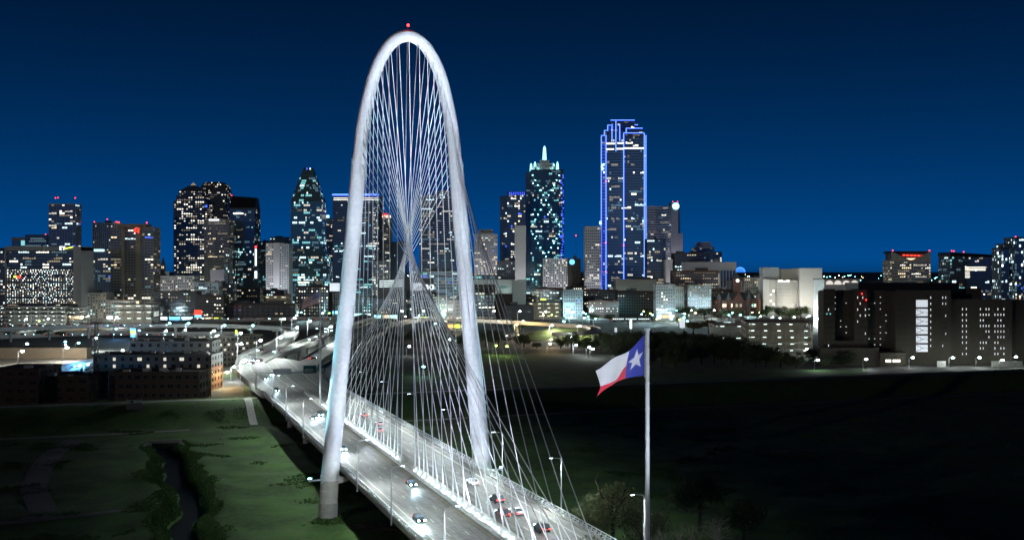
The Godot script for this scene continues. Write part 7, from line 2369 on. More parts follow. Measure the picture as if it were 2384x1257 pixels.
	for l in [[32.7,-971.2,-0.3]]:
		lamp_post("white", "lamp beside the grassy mound inside the looping flyover", Vector3(l[0], 4.0, l[1]), l[2], 700.0, "", 9.0)
	for l in [[56.1,-956.3,0.3]]:
		lamp_post("white", "lamp at the outer bend of the looping flyover", Vector3(l[0], 4.0, l[1]), l[2], 700.0, "", 9.0)
	for l in [[-52.7,-637.0,-0.3]]:
		lamp_post("teal", "lone teal lamp in the dark plain between the cables", Vector3(l[0], 0.0, l[1]), l[2], 60.0, "", 6.0)

func trees() -> void:
	for e in [[78.7,-858.4,14.4,18.5,"leaf",1,1],[74.4,-795.1,18.0,23.1,"leaf_dark",2,2],[93.1,-938.9,10.6,11.3,"leaf",1,3],[80.1,-776.9,19.6,20.9,"leaf_dark",1,4],[72.9,-699.5,18.9,20.3,"leaf_dark",2,5],[95.3,-901.1,13.1,16.2,"leaf_dark",2,6],[105.9,-931.3,12.1,12.4,"leaf_dark",2,7],[86.9,-759.3,21.2,22.9,"leaf",2,8],[84.4,-708.0,14.6,15.5,"leaf_dark",2,9],[117.0,-942.9,11.5,14.0,"leaf_dark",2,10],[97.2,-761.5,16.9,20.4,"leaf_dark",1,11],[124.7,-951.7,10.7,11.0,"leaf_dark",2,12],[104.1,-784.5,18.3,20.6,"leaf_dark",0,13],[94.3,-703.6,14.1,15.3,"leaf_dark",1,14],[127.7,-922.2,11.8,13.6,"leaf_dark",1,15],[107.9,-751.9,16.8,19.3,"leaf",0,16],[100.8,-691.6,14.8,16.4,"leaf",0,17],[134.8,-905.5,12.2,15.4,"leaf_dark",1,18],[117.6,-747.2,15.9,20.9,"leaf",1,19],[143.3,-905.1,11.7,15.9,"leaf_dark",2,20],[113.3,-711.9,14.0,14.7,"leaf_dark",0,21],[132.2,-787.3,17.5,24.5,"leaf_dark",0,22],[148.4,-879.5,12.5,14.1,"leaf_dark",0,23],[121.9,-718.0,18.4,18.7,"leaf_dark",1,24],[141.6,-816.5,15.8,22.0,"leaf_dark",1,25],[151.9,-873.5,12.6,17.1,"leaf_dark",2,26],[171.3,-951.5,7.9,9.3,"leaf",2,27],[131.9,-727.9,17.0,20.9,"leaf_dark",1,28],[139.1,-753.3,18.7,21.0,"leaf_dark",2,29],[164.0,-860.1,12.4,16.9,"leaf_dark",0,30],[151.6,-787.0,16.5,16.7,"leaf_dark",2,31],[139.0,-712.1,16.7,16.7,"leaf_dark",2,32],[180.1,-906.9,8.8,11.3,"leaf_dark",2,33],[162.5,-798.9,14.0,18.0,"leaf_dark",1,34],[148.1,-713.4,16.4,16.7,"leaf",2,35],[195.7,-930.0,4.5,5.9,"leaf_dark",0,36],[189.3,-884.4,6.4,6.7,"leaf_dark",2,37],[171.5,-791.8,11.6,11.9,"leaf_dark",2,38],[152.3,-698.0,13.9,15.5,"leaf_dark",2,39],[175.3,-783.8,10.4,11.7,"leaf",2,40],[159.4,-700.5,14.8,15.8,"leaf_dark",0,41],[204.0,-896.2,4.1,5.2,"leaf",0,42],[214.0,-926.7,4.3,4.4,"leaf",0,43],[178.7,-764.4,9.0,11.3,"leaf",1,44],[167.6,-695.3,12.0,15.4,"leaf",2,45],[218.4,-894.6,4.1,5.1,"leaf_dark",0,46],[190.0,-771.1,5.3,6.7,"leaf_dark",0,47],[223.6,-882.4,4.1,4.5,"leaf",1,48],[176.2,-691.5,9.0,9.6,"leaf_dark",1,49],[202.3,-787.5,3.6,4.4,"leaf_dark",1,50],[204.7,-769.7,3.6,3.7,"leaf_dark",1,51],[193.3,-720.0,4.7,4.7,"leaf",1,52],[196.7,-701.6,4.4,6.1,"leaf",1,53],[206.4,-708.4,3.3,4.1,"leaf_dark",1,54]]:
		make_tree("dark_tree", "%s tree of the unlit wood, counted from the flagpole" % nth(e[6]), Vector3(e[0], 0, e[1]), e[2], e[3], e[4], "trees of the dark wood beyond the plain", e[5])
	for e in [[210.0,-706.5,11.4,15.2,"leaf_dark",0]]:
		make_tree("dark_tree", "round dark tree against the foot of the detention block", Vector3(e[0], 0, e[1]), e[2], e[3], e[4], "trees of the dark wood beyond the plain", e[5])
	for e in [[196.2,-691.1,9.0,10.6,"leaf_dark",1]]:
		make_tree("dark_tree", "low dark tree left of the round one at the detention block", Vector3(e[0], 0, e[1]), e[2], e[3], e[4], "trees of the dark wood beyond the plain", e[5])
	for e in [[202.8,-749.9,10.4,11.5,"leaf_dark",2]]:
		make_tree("dark_tree", "dark tree before the pale parking garage", Vector3(e[0], 0, e[1]), e[2], e[3], e[4], "trees of the dark wood beyond the plain", e[5])
	for e in [[195.7,-1461.8,14.6,28.1,"leaf_dark",0,1],[211.7,-1448.4,14.5,22.3,"leaf_dark",1,2],[219.3,-1397.4,17.2,26.9,"leaf_dark",2,3],[236.6,-1373.2,15.8,26.4,"leaf_dark",0,4],[251.2,-1327.2,14.3,22.5,"leaf_dark",1,5],[283.8,-1397.4,14.0,19.3,"leaf_pale",2,6],[307.9,-1349.8,19.7,22.8,"leaf",0,7],[318.0,-1327.2,18.4,20.4,"leaf_dark",1,8],[337.9,-1305.3,21.1,27.1,"leaf_pale",2,9],[330.8,-1327.2,15.3,17.4,"leaf",0,10],[174.9,-1448.4,11.1,18.9,"leaf",1,11],[90.9,-1284.2,12.8,22.7,"leaf_pale",2,12],[112.6,-1284.2,11.9,14.8,"leaf_dark",0,13],[289.9,-1327.2,11.2,15.3,"leaf_dark",1,14],[190.7,-1082.6,14.2,25.0,"leaf_autumn",2,15],[174.9,-1075.3,12.4,20.7,"leaf_autumn",0,16],[203.2,-1060.9,11.4,19.6,"leaf_autumn",1,17]]:
		make_tree("street_tree", "%s street tree from the left before the courthouse" % nth(e[6]), Vector3(e[0], 0, e[1]), e[2], e[3], e[4], "street trees at the foot of the skyline", e[5])
	for e in [[-82.5,-924.8,12.1,17.8,"leaf_dark",0,1],[-63.6,-908.9,11.2,15.4,"leaf_dark",1,2],[-49.5,-893.5,11.7,15.8,"leaf",2,3],[-39.2,-893.5,10.3,12.4,"leaf_dark",0,4],[-21.3,-893.5,15.1,17.2,"leaf_dark",1,5],[-10.9,-883.6,17.0,15.6,"leaf_dark",2,6],[9.5,-883.6,11.6,15.0,"leaf_dark",0,7],[44.4,-836.9,15.5,16.1,"leaf_dark",1,8],[56.0,-836.9,12.9,15.5,"leaf_dark",2,9],[67.7,-845.9,14.3,16.3,"leaf_dark",0,10],[37.6,-864.3,10.0,11.3,"leaf_dark",1,11],[-103.9,-924.8,12.8,17.8,"leaf_dark",2,12],[-111.9,-903.7,10.4,13.9,"leaf_dark",0,13],[9.9,-1120.8,9.5,15.5,"leaf",1,14],[19.3,-864.3,6.0,8.6,"leaf_dark",2,15]]:
		make_tree("dark_tree", "%s tree from the cables along the lit road beyond the plain" % nth(e[6]), Vector3(e[0], 0, e[1]), e[2], e[3], e[4], "trees around the lit road beyond the plain", e[5])
	for e in [[-535.8,-1397.4,11.8,19.3,"leaf",0,1],[-525.1,-1397.4,12.9,21.5,"leaf_dark",1,2],[-520.8,-1422.4,12.0,19.7,"leaf_dark",2,3],[-499.8,-1397.4,10.7,18.3,"leaf",0,4],[-484.8,-1397.4,9.7,17.2,"leaf_dark",1,5],[-468.6,-1397.4,9.7,18.3,"leaf_dark",2,6],[-451.4,-1397.4,10.7,18.3,"leaf",0,7],[-431.0,-1397.4,12.9,21.5,"leaf_dark",1,8],[-407.7,-1373.2,13.7,24.3,"leaf_dark",2,9],[-403.2,-1422.4,13.1,27.4,"leaf_dark",0,10],[-385.5,-1448.4,13.4,27.9,"leaf_dark",1,11],[-357.6,-1448.4,14.5,27.9,"leaf_dark",2,12],[-329.8,-1448.4,12.3,24.5,"leaf_dark",0,13],[-456.8,-1013.4,6.2,11.7,"leaf_dark",1,14],[-433.1,-1026.5,6.3,11.8,"leaf_dark",2,15],[-407.4,-1007.0,6.2,11.6,"leaf_dark",0,16],[-291.6,-764.3,10.0,10.6,"leaf_dark",1,17],[-319.0,-819.6,6.9,8.2,"leaf",2,18],[-274.0,-729.2,7.3,8.4,"leaf",0,19],[-206.7,-850.4,11.1,9.8,"leaf_dark",1,20]]:
		make_tree("street_tree", "%s tree among the streets left of the curving ramps" % nth(e[6]), Vector3(e[0], 0, e[1]), e[2], e[3], e[4], "trees of the left bank streets", e[5])

func far_cars() -> void:
	for c in [["sedan","paint_black",-142.5,11.30,-595.0,2.90,1],["suv","paint_black",-140.4,11.30,-608.1,2.90,2],["sedan","paint_black",-137.1,11.30,-587.1,2.90,3],["suv","paint_grey",-136.6,11.30,-603.8,2.90,4],["sedan","paint_grey",-154.4,11.30,-684.9,2.60,5],["suv","paint_silver",-141.1,11.30,-670.5,2.55,6],["sedan","paint_silver",-142.6,11.30,-793.8,2.45,7],["sedan","paint_grey",-143.0,11.30,-824.6,2.45,8],["sedan","paint_black",-162.7,11.30,-940.2,2.45,9],["suv","paint_black",-154.4,11.30,-933.3,2.45,10],["suv","paint_black",-146.8,11.30,-887.8,2.45,11],["sedan","paint_grey",-145.1,11.30,-906.8,2.50,12]]:
		make_car(c[0], c[1], "%s car  with bright headlights coming down the ramps left of the arch leg" % nth(c[6]), Vector3(c[2], c[3], c[4]), c[5], "cars on the ramps with headlights on")
	for c in [["sedan","paint_red",-111.4,11.32,-622.7,-0.60]]:
		make_car(c[0], c[1], "red-lit car driving away on the ramp beside the flagpole", Vector3(c[2], c[3], c[4]), c[5], "cars driving away on the ramps")
	for c in [["suv","paint_white",-341.2,8.05,-1190.8,2.12,1],["suv","paint_black",-301.7,8.05,-1194.1,2.02,5],["suv","paint_black",-289.8,8.05,-1191.6,2.08,6],["sedan","paint_grey",-256.6,8.05,-1191.6,2.12,9],["sedan","paint_white",-245.7,8.05,-1191.5,2.21,10]]:
		make_car(c[0], c[1], "%s car  from the left showing white headlights on the straight far highway" % nth(c[6]), Vector3(c[2], c[3], c[4]), c[5], "cars on the far highways")
	for c in [["suv","paint_black",-333.9,8.05,-1194.4,-0.94,2],["sedan","paint_white",-321.5,8.05,-1196.2,-0.94,3],["suv","paint_black",-313.7,8.05,-1199.2,-0.88,4],["suv","paint_silver",-275.8,8.05,-1196.2,-0.93,7],["sedan","paint_black",-264.1,8.05,-1197.7,-1.03,8],["suv","paint_white",-233.5,8.05,-1195.7,-0.85,11],["suv","paint_silver",-219.6,8.05,-1190.7,-1.00,12],["suv","paint_white",-208.3,8.05,-1194.1,-1.00,13],["sedan","paint_grey",-197.9,8.05,-1199.5,-0.96,14]]:
		make_car(c[0], c[1], "%s car  from the left showing red tail lights on the straight far highway" % nth(c[6]), Vector3(c[2], c[3], c[4]), c[5], "cars on the far highways")
	for c in [["suv","paint_black",-484.8,9.05,-1680.4,-0.95,1],["suv","paint_silver",-468.3,9.05,-1682.8,-0.97,2],["sedan","paint_black",-428.0,9.05,-1685.1,-1.02,4],["suv","paint_black",-389.1,9.05,-1685.5,-0.86,6],["sedan","paint_grey",-372.8,9.05,-1690.7,-1.02,7],["sedan","paint_silver",-354.1,9.05,-1700.6,-0.96,8],["sedan","paint_silver",-274.9,9.05,-1680.7,-0.98,12]]:
		make_car(c[0], c[1], "%s car  from the left showing red tail lights on the raised far highway" % nth(c[6]), Vector3(c[2], c[3], c[4]), c[5], "cars on the far highways")
	for c in [["suv","paint_silver",-447.6,9.05,-1693.8,2.13,3],["suv","paint_white",-412.0,9.05,-1690.9,2.11,5],["sedan","paint_grey",-330.9,9.05,-1687.7,2.12,9],["sedan","paint_silver",-312.7,9.05,-1688.7,2.09,10],["sedan","paint_black",-297.6,9.05,-1701.7,2.20,11]]:
		make_car(c[0], c[1], "%s car  from the left showing white headlights on the raised far highway" % nth(c[6]), Vector3(c[2], c[3], c[4]), c[5], "cars on the far highways")
	for c in [["sedan","paint_grey",-444.7,11.25,-987.2,-0.94,1],["sedan","paint_grey",-427.8,11.25,-983.4,-1.03,2],["sedan","paint_silver",-415.5,11.25,-982.0,-0.86,3],["suv","paint_grey",-388.2,11.25,-989.0,-0.97,5],["suv","paint_white",-370.5,11.25,-983.6,-0.89,6],["sedan","paint_black",-359.0,11.25,-982.9,-0.97,7],["suv","paint_black",-346.0,11.25,-988.0,-0.93,8],["suv","paint_silver",-331.6,11.25,-986.8,-0.90,9]]:
		make_car(c[0], c[1], "%s car  from the left showing red tail lights on the S-curving ramp" % nth(c[6]), Vector3(c[2], c[3], c[4]), c[5], "cars on the far highways")
	for c in [["sedan","paint_white",-403.4,11.25,-990.4,2.20,4],["sedan","paint_white",-316.3,11.25,-983.7,2.09,10]]:
		make_car(c[0], c[1], "%s car  from the left showing white headlights on the S-curving ramp" % nth(c[6]), Vector3(c[2], c[3], c[4]), c[5], "cars on the far highways")
	for c in [["suv","paint_white",-458.4,1.70,-1016.2,2.11,1],["sedan","paint_white",-386.7,1.70,-1010.7,2.13,7],["sedan","paint_silver",-352.0,1.70,-1011.7,2.14,10],["sedan","paint_grey",-340.6,1.70,-1012.5,2.02,11],["suv","paint_grey",-329.7,1.70,-1014.9,2.12,12],["sedan","paint_grey",-305.5,1.70,-1013.3,2.09,14]]:
		make_car(c[0], c[1], "%s car  from the left showing white headlights on the ground-level freeway" % nth(c[6]), Vector3(c[2], c[3], c[4]), c[5], "cars on the far highways")
	for c in [["suv","paint_black",-445.8,1.70,-1015.1,-0.93,2],["sedan","paint_white",-438.2,1.70,-1015.3,-1.00,3],["sedan","paint_grey",-421.1,1.70,-1010.0,-0.98,4],["sedan","paint_grey",-409.3,1.70,-1010.7,-0.85,5],["suv","paint_grey",-401.4,1.70,-1011.6,-0.95,6],["sedan","paint_black",-379.6,1.70,-1016.9,-1.03,8],["sedan","paint_black",-365.7,1.70,-1017.5,-0.94,9],["suv","paint_grey",-316.9,1.70,-1010.4,-0.98,13]]:
		make_car(c[0], c[1], "%s car  from the left showing red tail lights on the ground-level freeway" % nth(c[6]), Vector3(c[2], c[3], c[4]), c[5], "cars on the far highways")
	for c in [["sedan","paint_silver",-34.5,1.50,-1001.7,2.17,1],["suv","paint_black",-2.8,1.50,-1000.9,2.15,4],["suv","paint_white",7.8,1.50,-998.6,2.19,5],["sedan","paint_black",17.9,1.50,-998.3,2.10,6],["sedan","paint_grey",36.3,1.50,-1000.0,2.08,8],["sedan","paint_black",45.8,1.50,-1002.1,2.14,9],["suv","paint_silver",55.1,1.50,-1000.8,2.13,10],["sedan","paint_silver",78.3,1.50,-1003.1,2.12,12]]:
		make_car(c[0], c[1], "%s car  from the left showing white headlights on the low road by the mound" % nth(c[6]), Vector3(c[2], c[3], c[4]), c[5], "cars on the far highways")
	for c in [["suv","paint_black",-24.9,1.50,-1001.4,-0.98,2],["suv","paint_grey",-11.5,1.50,-999.5,-1.04,3],["suv","paint_grey",28.6,1.50,-997.3,-0.99,7],["suv","paint_silver",65.5,1.50,-1002.9,-1.04,11]]:
		make_car(c[0], c[1], "%s car  from the left showing red tail lights on the low road by the mound" % nth(c[6]), Vector3(c[2], c[3], c[4]), c[5], "cars on the far highways")
	for c in [["sedan","paint_silver",-134.4,9.05,-1480.8,-0.90,1],["suv","paint_grey",-124.8,9.05,-1470.1,-0.97,3],["suv","paint_white",-118.2,9.05,-1477.5,-0.95,4],["sedan","paint_black",-111.2,9.05,-1480.2,-0.98,5]]:
		make_car(c[0], c[1], "%s car  from the left showing red tail lights on the raised highway between the cables" % nth(c[6]), Vector3(c[2], c[3], c[4]), c[5], "cars on the far highways")
	for c in [["sedan","paint_black",-128.2,9.05,-1481.0,2.22,2]]:
		make_car(c[0], c[1], "%s car  from the left showing white headlights on the raised highway between the cables" % nth(c[6]), Vector3(c[2], c[3], c[4]), c[5], "cars on the far highways")

func generic_buildings() -> void:
	tower("apartment_tower", "slim pale-framed glass tower with red lamps standing alone at the far left", "apartment tower", -746.4, -1863.0, 44.1, 26.0, 170.2, {"fh": 3.4, "cw": 4.6, "band": 0.12, "pier": 0.07, "wall": "offwhite", "lit": 0.12, "pal": "mixed", "runs": 0.8, "units": 0, "beacons": [[-17, 11, -2], [-12, 11.5, 0], [16, 11, -2]]})
	tower("glass_pavilion", "small pale teal glass box on the roofs beside the slim pale-framed tower", "building", -862.9, -1960.0, 23.2, 20.0, 116.9, {"fh": 14.0, "cw": 8.0, "band": 0.05, "pier": 0.04, "wall": "grey", "lit": 0.9, "pal": "teal_box", "units": 0})
	tower("office_block", "dark block with white light stripes behind the glittering office", "office block", -811.5, -1912.0, 35.8, 24.0, 120.2, {"fh": 4.0, "cw": 3.0, "band": 0.2, "pier": 0.05, "wall": "dark_glass_frame", "lit": 0.22, "pal": "cold", "runs": 3.0, "units": 0, "beacons": [[14, 1.5, 5]]})
	tower("office_block", "grey block cut by the picture's left edge beside the glittering office", "office block", -623.9, -1365.0, 21.3, 30.0, 84.6, {"fh": 3.8, "cw": 3.0, "band": 0.35, "pier": 0.2, "wall": "grey", "lit": 0.25, "pal": "office"})
	tower("apartment_tower", "pale ribbed slab tower with red lamps behind the tan hotel", "apartment tower", -693.9, -1912.0, 40.2, 24.0, 141.0, {"fh": 3.4, "cw": 3.4, "band": 0.1, "pier": 0.55, "wall": "white", "lit": 0.06, "pal": "office", "units": 1, "beacons": [[-19, 2, 8], [0, 7, 0], [18, 2, 8]]})
	tower("office_block", "narrow teal-lit tower peeping out behind the tan hotel", "office tower", -514.5, -1607.0, 4.9, 14.0, 97.0, {"fh": 3.6, "cw": 2.2, "band": 0.2, "pier": 0.2, "wall": "darkgrey", "lit": 0.4, "pal": "cool", "beacons": [[0, 2, 4]], "units": 0})
	tower("office_block", "low cream building with a white lit cornice in front of the roof-sign tower", "office block", -494.8, -1333.0, 27.9, 26.0, 33.3, {"fh": 3.6, "cw": 3.2, "band": 0.35, "pier": 0.45, "wall": "beige", "lit": 0.22, "pal": "office", "side": 0.1})
	tower("office_block", "pale block with square lit windows left of a narrow gap", "office block", -469.0, -1512.0, 27.7, 24.0, 52.1, {"wash": 500.0, "fh": 4.2, "cw": 2.6, "band": 0.4, "pier": 0.4, "wall": "offwhite", "lit": 0.4, "pal": "white", "runs": 0.3})
	tower("office_block", "pale block with square lit windows right of a narrow gap", "office block", -439.9, -1512.0, 24.8, 24.0, 52.6, {"wash": 500.0, "fh": 4.2, "cw": 2.6, "band": 0.4, "pier": 0.4, "wall": "offwhite", "lit": 0.4, "pal": "white", "runs": 0.3})
	tower("office_tower", "tan office slab with warm lit top storeys before the round-shouldered tower", "office tower", -463.4, -1767.0, 38.4, 34.0, 140.1, {"fh": 4.0, "cw": 2.6, "band": 0.42, "pier": 0.3, "wall": "beige", "lit": 0.26, "pal": "warm", "runs": 1.2, "units": 0})
	tower("office_block", "blank pale box at the foot of the tan office slab", "building", -428.1, -1630.0, 19.9, 20.0, 60.7, {"wash": 700.0, "fh": 20.0, "cw": 40.0, "band": 0.02, "pier": 0.0, "glass": "white", "wall": "white", "lit": 0.0, "units": 0})
	tower("office_block", "narrow pale shaft beside the blank box", "office block", -429.7, -1690.0, 7.8, 20.0, 93.6, {"fh": 4.0, "cw": 2.6, "band": 0.3, "pier": 0.3, "wall": "offwhite", "lit": 0.2, "pal": "office", "units": 0})
	tower("office_block", "teal-lit glass annex before the wedge-topped tower", "office block", -427.0, -1710.0, 9.2, 20.0, 95.3, {"fh": 4.0, "cw": 2.4, "band": 0.12, "pier": 0.06, "wall": "dark_glass_frame", "lit": 0.45, "pal": "cool", "units": 0})
	tower("office_tower", "dim tower behind the sign and left of the white-gabled slab", "office tower", -412.3, -1862.0, 13.5, 24.0, 106.9, {"fh": 4.0, "cw": 2.6, "band": 0.3, "pier": 0.2, "wall": "darkgrey", "lit": 0.15, "pal": "cool"})
	tower("apartment_tower", "pale apartment slab with a blank white gable beside the prism tower", "apartment tower", -351.7, -1634.0, 10.6, 28.0, 98.7, {"fh": 3.3, "cw": 2.6, "band": 0.4, "pier": 0.35, "wall": "white", "lit": 0.24, "pal": "warm", "units": 0})
	tower("apartment_tower", "blank white gable wall at the centre of the pale apartment slab", "apartment tower", -341.0, -1631.0, 8.3, 30.0, 99.5, {"wash": 2200.0, "fh": 100.0, "cw": 100.0, "band": 0.01, "pier": 0.0, "glass": "white", "wall": "white", "lit": 0.0, "units": 0})
	tower("apartment_tower", "right wing of the pale apartment slab touching the prism tower", "apartment tower", -331.0, -1634.0, 12.7, 28.0, 98.1, {"fh": 3.3, "cw": 2.6, "band": 0.4, "pier": 0.4, "wall": "white", "lit": 0.2, "pal": "warm", "units": 0})
	tower("office_tower", "dark rooftop block rising behind the pale apartment slab", "office tower", -397.5, -1913.0, 29.2, 26.0, 116.2, {"fh": 4.0, "cw": 2.6, "band": 0.3, "pier": 0.2, "wall": "darkgrey", "lit": 0.04, "pal": "office"})
	tower("office_tower", "brown tower with a teal roof sign right of the prism tower", "office tower", -331.5, -2015.0, 23.1, 30.0, 152.2, {"fh": 4.0, "cw": 2.6, "band": 0.4, "pier": 0.3, "wall": "brown", "lit": 0.2, "pal": "warm", "units": 1})
	tower("office_block", "grey block with lit windows between the arch leg and the red-signed hotel", "office block", -189.2, -1612.0, 22.8, 24.0, 73.0, {"fh": 4.0, "cw": 2.6, "band": 0.35, "pier": 0.3, "wall": "grey", "lit": 0.45, "pal": "white"})
	tower("office_tower", "dark tower behind the crossing of the cables", "office tower", -193.7, -1913.0, 24.9, 26.0, 108.1, {"fh": 4.0, "cw": 2.6, "band": 0.35, "pier": 0.3, "wall": "darkgrey", "lit": 0.1, "pal": "cool"})
	tower("office_block", "wide banded podium block below the tall banded tower", "office block", -94.5, -1498.0, 47.8, 36.0, 58.4, {"fh": 4.0, "cw": 3.0, "band": 0.35, "pier": 0.06, "wall": "offwhite", "lit": 0.4, "pal": "cool", "runs": 2.0})
	tower("office_block", "glass-fronted low hall below the white lettered apartment block", "building", -32.0, -1512.0, 34.0, 24.0, 53.8, {"fh": 5.0, "cw": 4.0, "band": 0.25, "pier": 0.06, "wall": "darkgrey", "lit": 0.4, "pal": "cool", "units": 0})
	tower("office_tower", "pale blank slab before the dark blue tower", "building", 11.7, -1572.0, 15.0, 24.0, 122.2, {"wash": 2600.0, "fh": 120.0, "cw": 120.0, "band": 0.01, "pier": 0.0, "glass": "offwhite", "wall": "offwhite", "lit": 0.0, "units": 1})
	tower("office_block", "grey annex with a row of small lights left of the pale slab", "office block", -8.3, -1612.0, 25.2, 24.0, 73.0, {"fh": 4.0, "cw": 3.0, "band": 0.5, "pier": 0.5, "wall": "grey", "lit": 0.12, "pal": "cold"})
	tower("building", "blank white lit box right of the long painted billboard", "building", 8.6, -1340.0, 15.6, 20.0, 48.5, {"wash": 700.0, "fh": 40.0, "cw": 40.0, "band": 0.01, "pier": 0.0, "glass": "white", "wall": "white", "lit": 0.0, "units": 0})
	tower("hotel_tower", "pale hotel grid of lit windows below the crowned tower", "hotel", 60.1, -1553.0, 32.6, 26.0, 76.1, {"wash": 1300.0, "fh": 3.4, "cw": 2.6, "band": 0.3, "pier": 0.4, "wall": "white", "lit": 0.35, "pal": "white", "runs": 0.3, "units": 0})
	var hs := tower("hotel_tower", "blank brown hotel end wall with a round blue sign light", "hotel", 85.6, -1553.0, 18.1, 26.0, 76.1, {"fh": 60.0, "cw": 60.0, "band": 0.01, "pier": 0.0, "glass": "brown", "wall": "brown", "lit": 0.0, "units": 1})
	var hd := MB.new()
	hd.tube([Vector3(-2.7, 72.0, 13.1), Vector3(-2.7, 72.0, 13.7)], [3.6, 3.6], 20)
	build(hd, "round_sign_light", M.sign_blue, hs)
	tower("office_tower", "pale banded office slab left of the blue-outlined skyscraper", "office tower", 116.6, -1615.0, 22.8, 30.0, 122.8, {"wash": 1800.0, "fh": 3.9, "cw": 2.8, "band": 0.5, "pier": 0.3, "wall": "offwhite", "lit": 0.16, "pal": "white", "units": 0})
	tower("office_tower", "black glass block below the white banded tower", "office tower", 209.7, -1635.0, 26.8, 30.0, 105.5, {"fh": 4.0, "cw": 2.8, "band": 0.2, "pier": 0.12, "wall": "dark_glass_frame", "lit": 0.12, "pal": "office", "units": 1})
	tower("building", "narrow blank white slab right of the black glass block", "building", 225.4, -1610.0, 9.5, 20.0, 74.8, {"wash": 1200.0, "fh": 60.0, "cw": 60.0, "band": 0.01, "pier": 0.0, "glass": "white", "wall": "white", "lit": 0.0, "units": 0})
	tower("office_block", "beige blank block below the blue-outlined skyscraper", "building", 168.9, -1535.0, 55.0, 30.0, 47.3, {"fh": 30.0, "cw": 60.0, "band": 0.02, "pier": 0.0, "glass": "beige", "wall": "beige", "lit": 0.0, "units": 2})
	tower("office_block", "lowest tier of the stepped pale office building", "office block", 308.0, -1780.0, 46.0, 40.0, 89.1, {"fh": 3.9, "cw": 2.8, "band": 0.45, "pier": 0.2, "wall": "offwhite", "lit": 0.3, "pal": "white", "units": 0})
	tower("office_block", "middle tier of the stepped pale office building", "office block", 304.6, -1780.0, 30.6, 28.0, 96.7, {"fh": 3.9, "cw": 2.8, "band": 0.45, "pier": 0.2, "wall": "offwhite", "lit": 0.25, "pal": "white", "units": 0})
	tower("office_block", "top drum of the stepped pale office building", "office block", 305.3, -1780.0, 21.8, 16.0, 104.3, {"fh": 3.9, "cw": 2.8, "band": 0.45, "pier": 0.2, "wall": "offwhite", "lit": 0.0, "pal": "white", "units": 0})
	tower("office_block", "dark block with arched roof panels before the stepped building", "office block", 260.8, -1637.0, 49.2, 34.0, 85.0, {"fh": 4.2, "cw": 3.4, "band": 0.4, "pier": 0.3, "wall": "brown", "lit": 0.06, "pal": "office", "units": 2})
	tower("office_block", "pale building of tall white fins over dark glass", "office block", 278.1, -1578.0, 69.0, 36.0, 71.2, {"wash": 420.0, "fh": 44.0, "cw": 4.2, "band": 0.08, "pier": 0.34, "wall": "white", "lit": 0.12, "pal": "white", "units": 2, "proud": 0.9})
	tower("office_block", "red brick block with a round lamp and a strip of lit windows", "office block", 247.2, -1515.0, 59.4, 30.0, 59.6, {"fh": 4.0, "cw": 3.0, "band": 0.55, "pier": 0.3, "wall": "brick", "lit": 0.22, "pal": "warm", "runs": 1.5, "units": 2})
	tower("office_block", "beige block with tall narrow windows behind the street trees", "office block", 204.1, -1453.0, 33.8, 26.0, 39.1, {"fh": 9.0, "cw": 2.4, "band": 0.25, "pier": 0.6, "wall": "beige", "lit": 0.2, "pal": "office", "units": 1})
	tower("office_block", "classical stone block with teal lit windows beside the courthouse", "office block", 243.7, -1462.0, 30.1, 24.0, 40.6, {"fh": 3.8, "cw": 2.4, "band": 0.35, "pier": 0.4, "wall": "beige", "lit": 0.35, "pal": "cool", "units": 1})
	tower("office_block", "beige grid block between the courthouse and the floodlit courts", "office block", 324.9, -1503.0, 28.6, 26.0, 50.4, {"fh": 3.8, "cw": 2.6, "band": 0.45, "pier": 0.4, "wall": "beige", "lit": 0.2, "pal": "warm", "units": 1})
	tower("office_block", "tan stone block lit from the street beside the floodlit courts' slab", "office block", 406.4, -1512.0, 26.0, 24.0, 26.7, {"fh": 3.6, "cw": 2.2, "band": 0.35, "pier": 0.4, "wall": "tan", "lit": 0.35, "pal": "warm", "units": 1})
	tower("warehouse", "red brick warehouse with white windows left of the street lights", "warehouse", 117.8, -1493.0, 44.4, 26.0, 34.0, {"fh": 3.8, "cw": 3.0, "band": 0.5, "pier": 0.45, "wall": "brick", "lit": 0.16, "pal": "white", "units": 1})
	tower("warehouse", "darker brick warehouse behind the street trees", "warehouse", 162.8, -1463.0, 51.3, 26.0, 32.8, {"fh": 3.8, "cw": 3.2, "band": 0.55, "pier": 0.5, "wall": "brick_dark", "lit": 0.08, "pal": "warm", "units": 2})
	tower("warehouse", "low red brick house with small white windows by the street lights", "warehouse", 116.5, -1425.0, 37.0, 20.0, 21.0, {"fh": 3.4, "cw": 2.6, "band": 0.5, "pier": 0.5, "wall": "brick", "lit": 0.3, "pal": "white", "units": 1})
	tower("warehouse", "brick warehouse with long window bands right of the arch", "warehouse", 48.9, -1472.0, 34.8, 24.0, 36.6, {"fh": 3.8, "cw": 4.4, "band": 0.45, "pier": 0.3, "wall": "brick", "lit": 0.14, "pal": "office", "units": 2})
	tower("office_block", "white building of square windows washed with light below the pale hotel", "office block", 78.7, -1450.0, 24.4, 20.0, 34.7, {"fh": 3.8, "cw": 3.2, "band": 0.4, "pier": 0.4, "wall": "grey", "lit": 0.35, "pal": "cool", "units": 1})
	tower("warehouse", "brick block with lit floors just right of the arch leg", "warehouse", -31.5, -1312.0, 23.0, 24.0, 43.2, {"fh": 3.8, "cw": 4.0, "band": 0.45, "pier": 0.15, "wall": "brick_dark", "lit": 0.4, "pal": "white", "runs": 2.0, "units": 1})
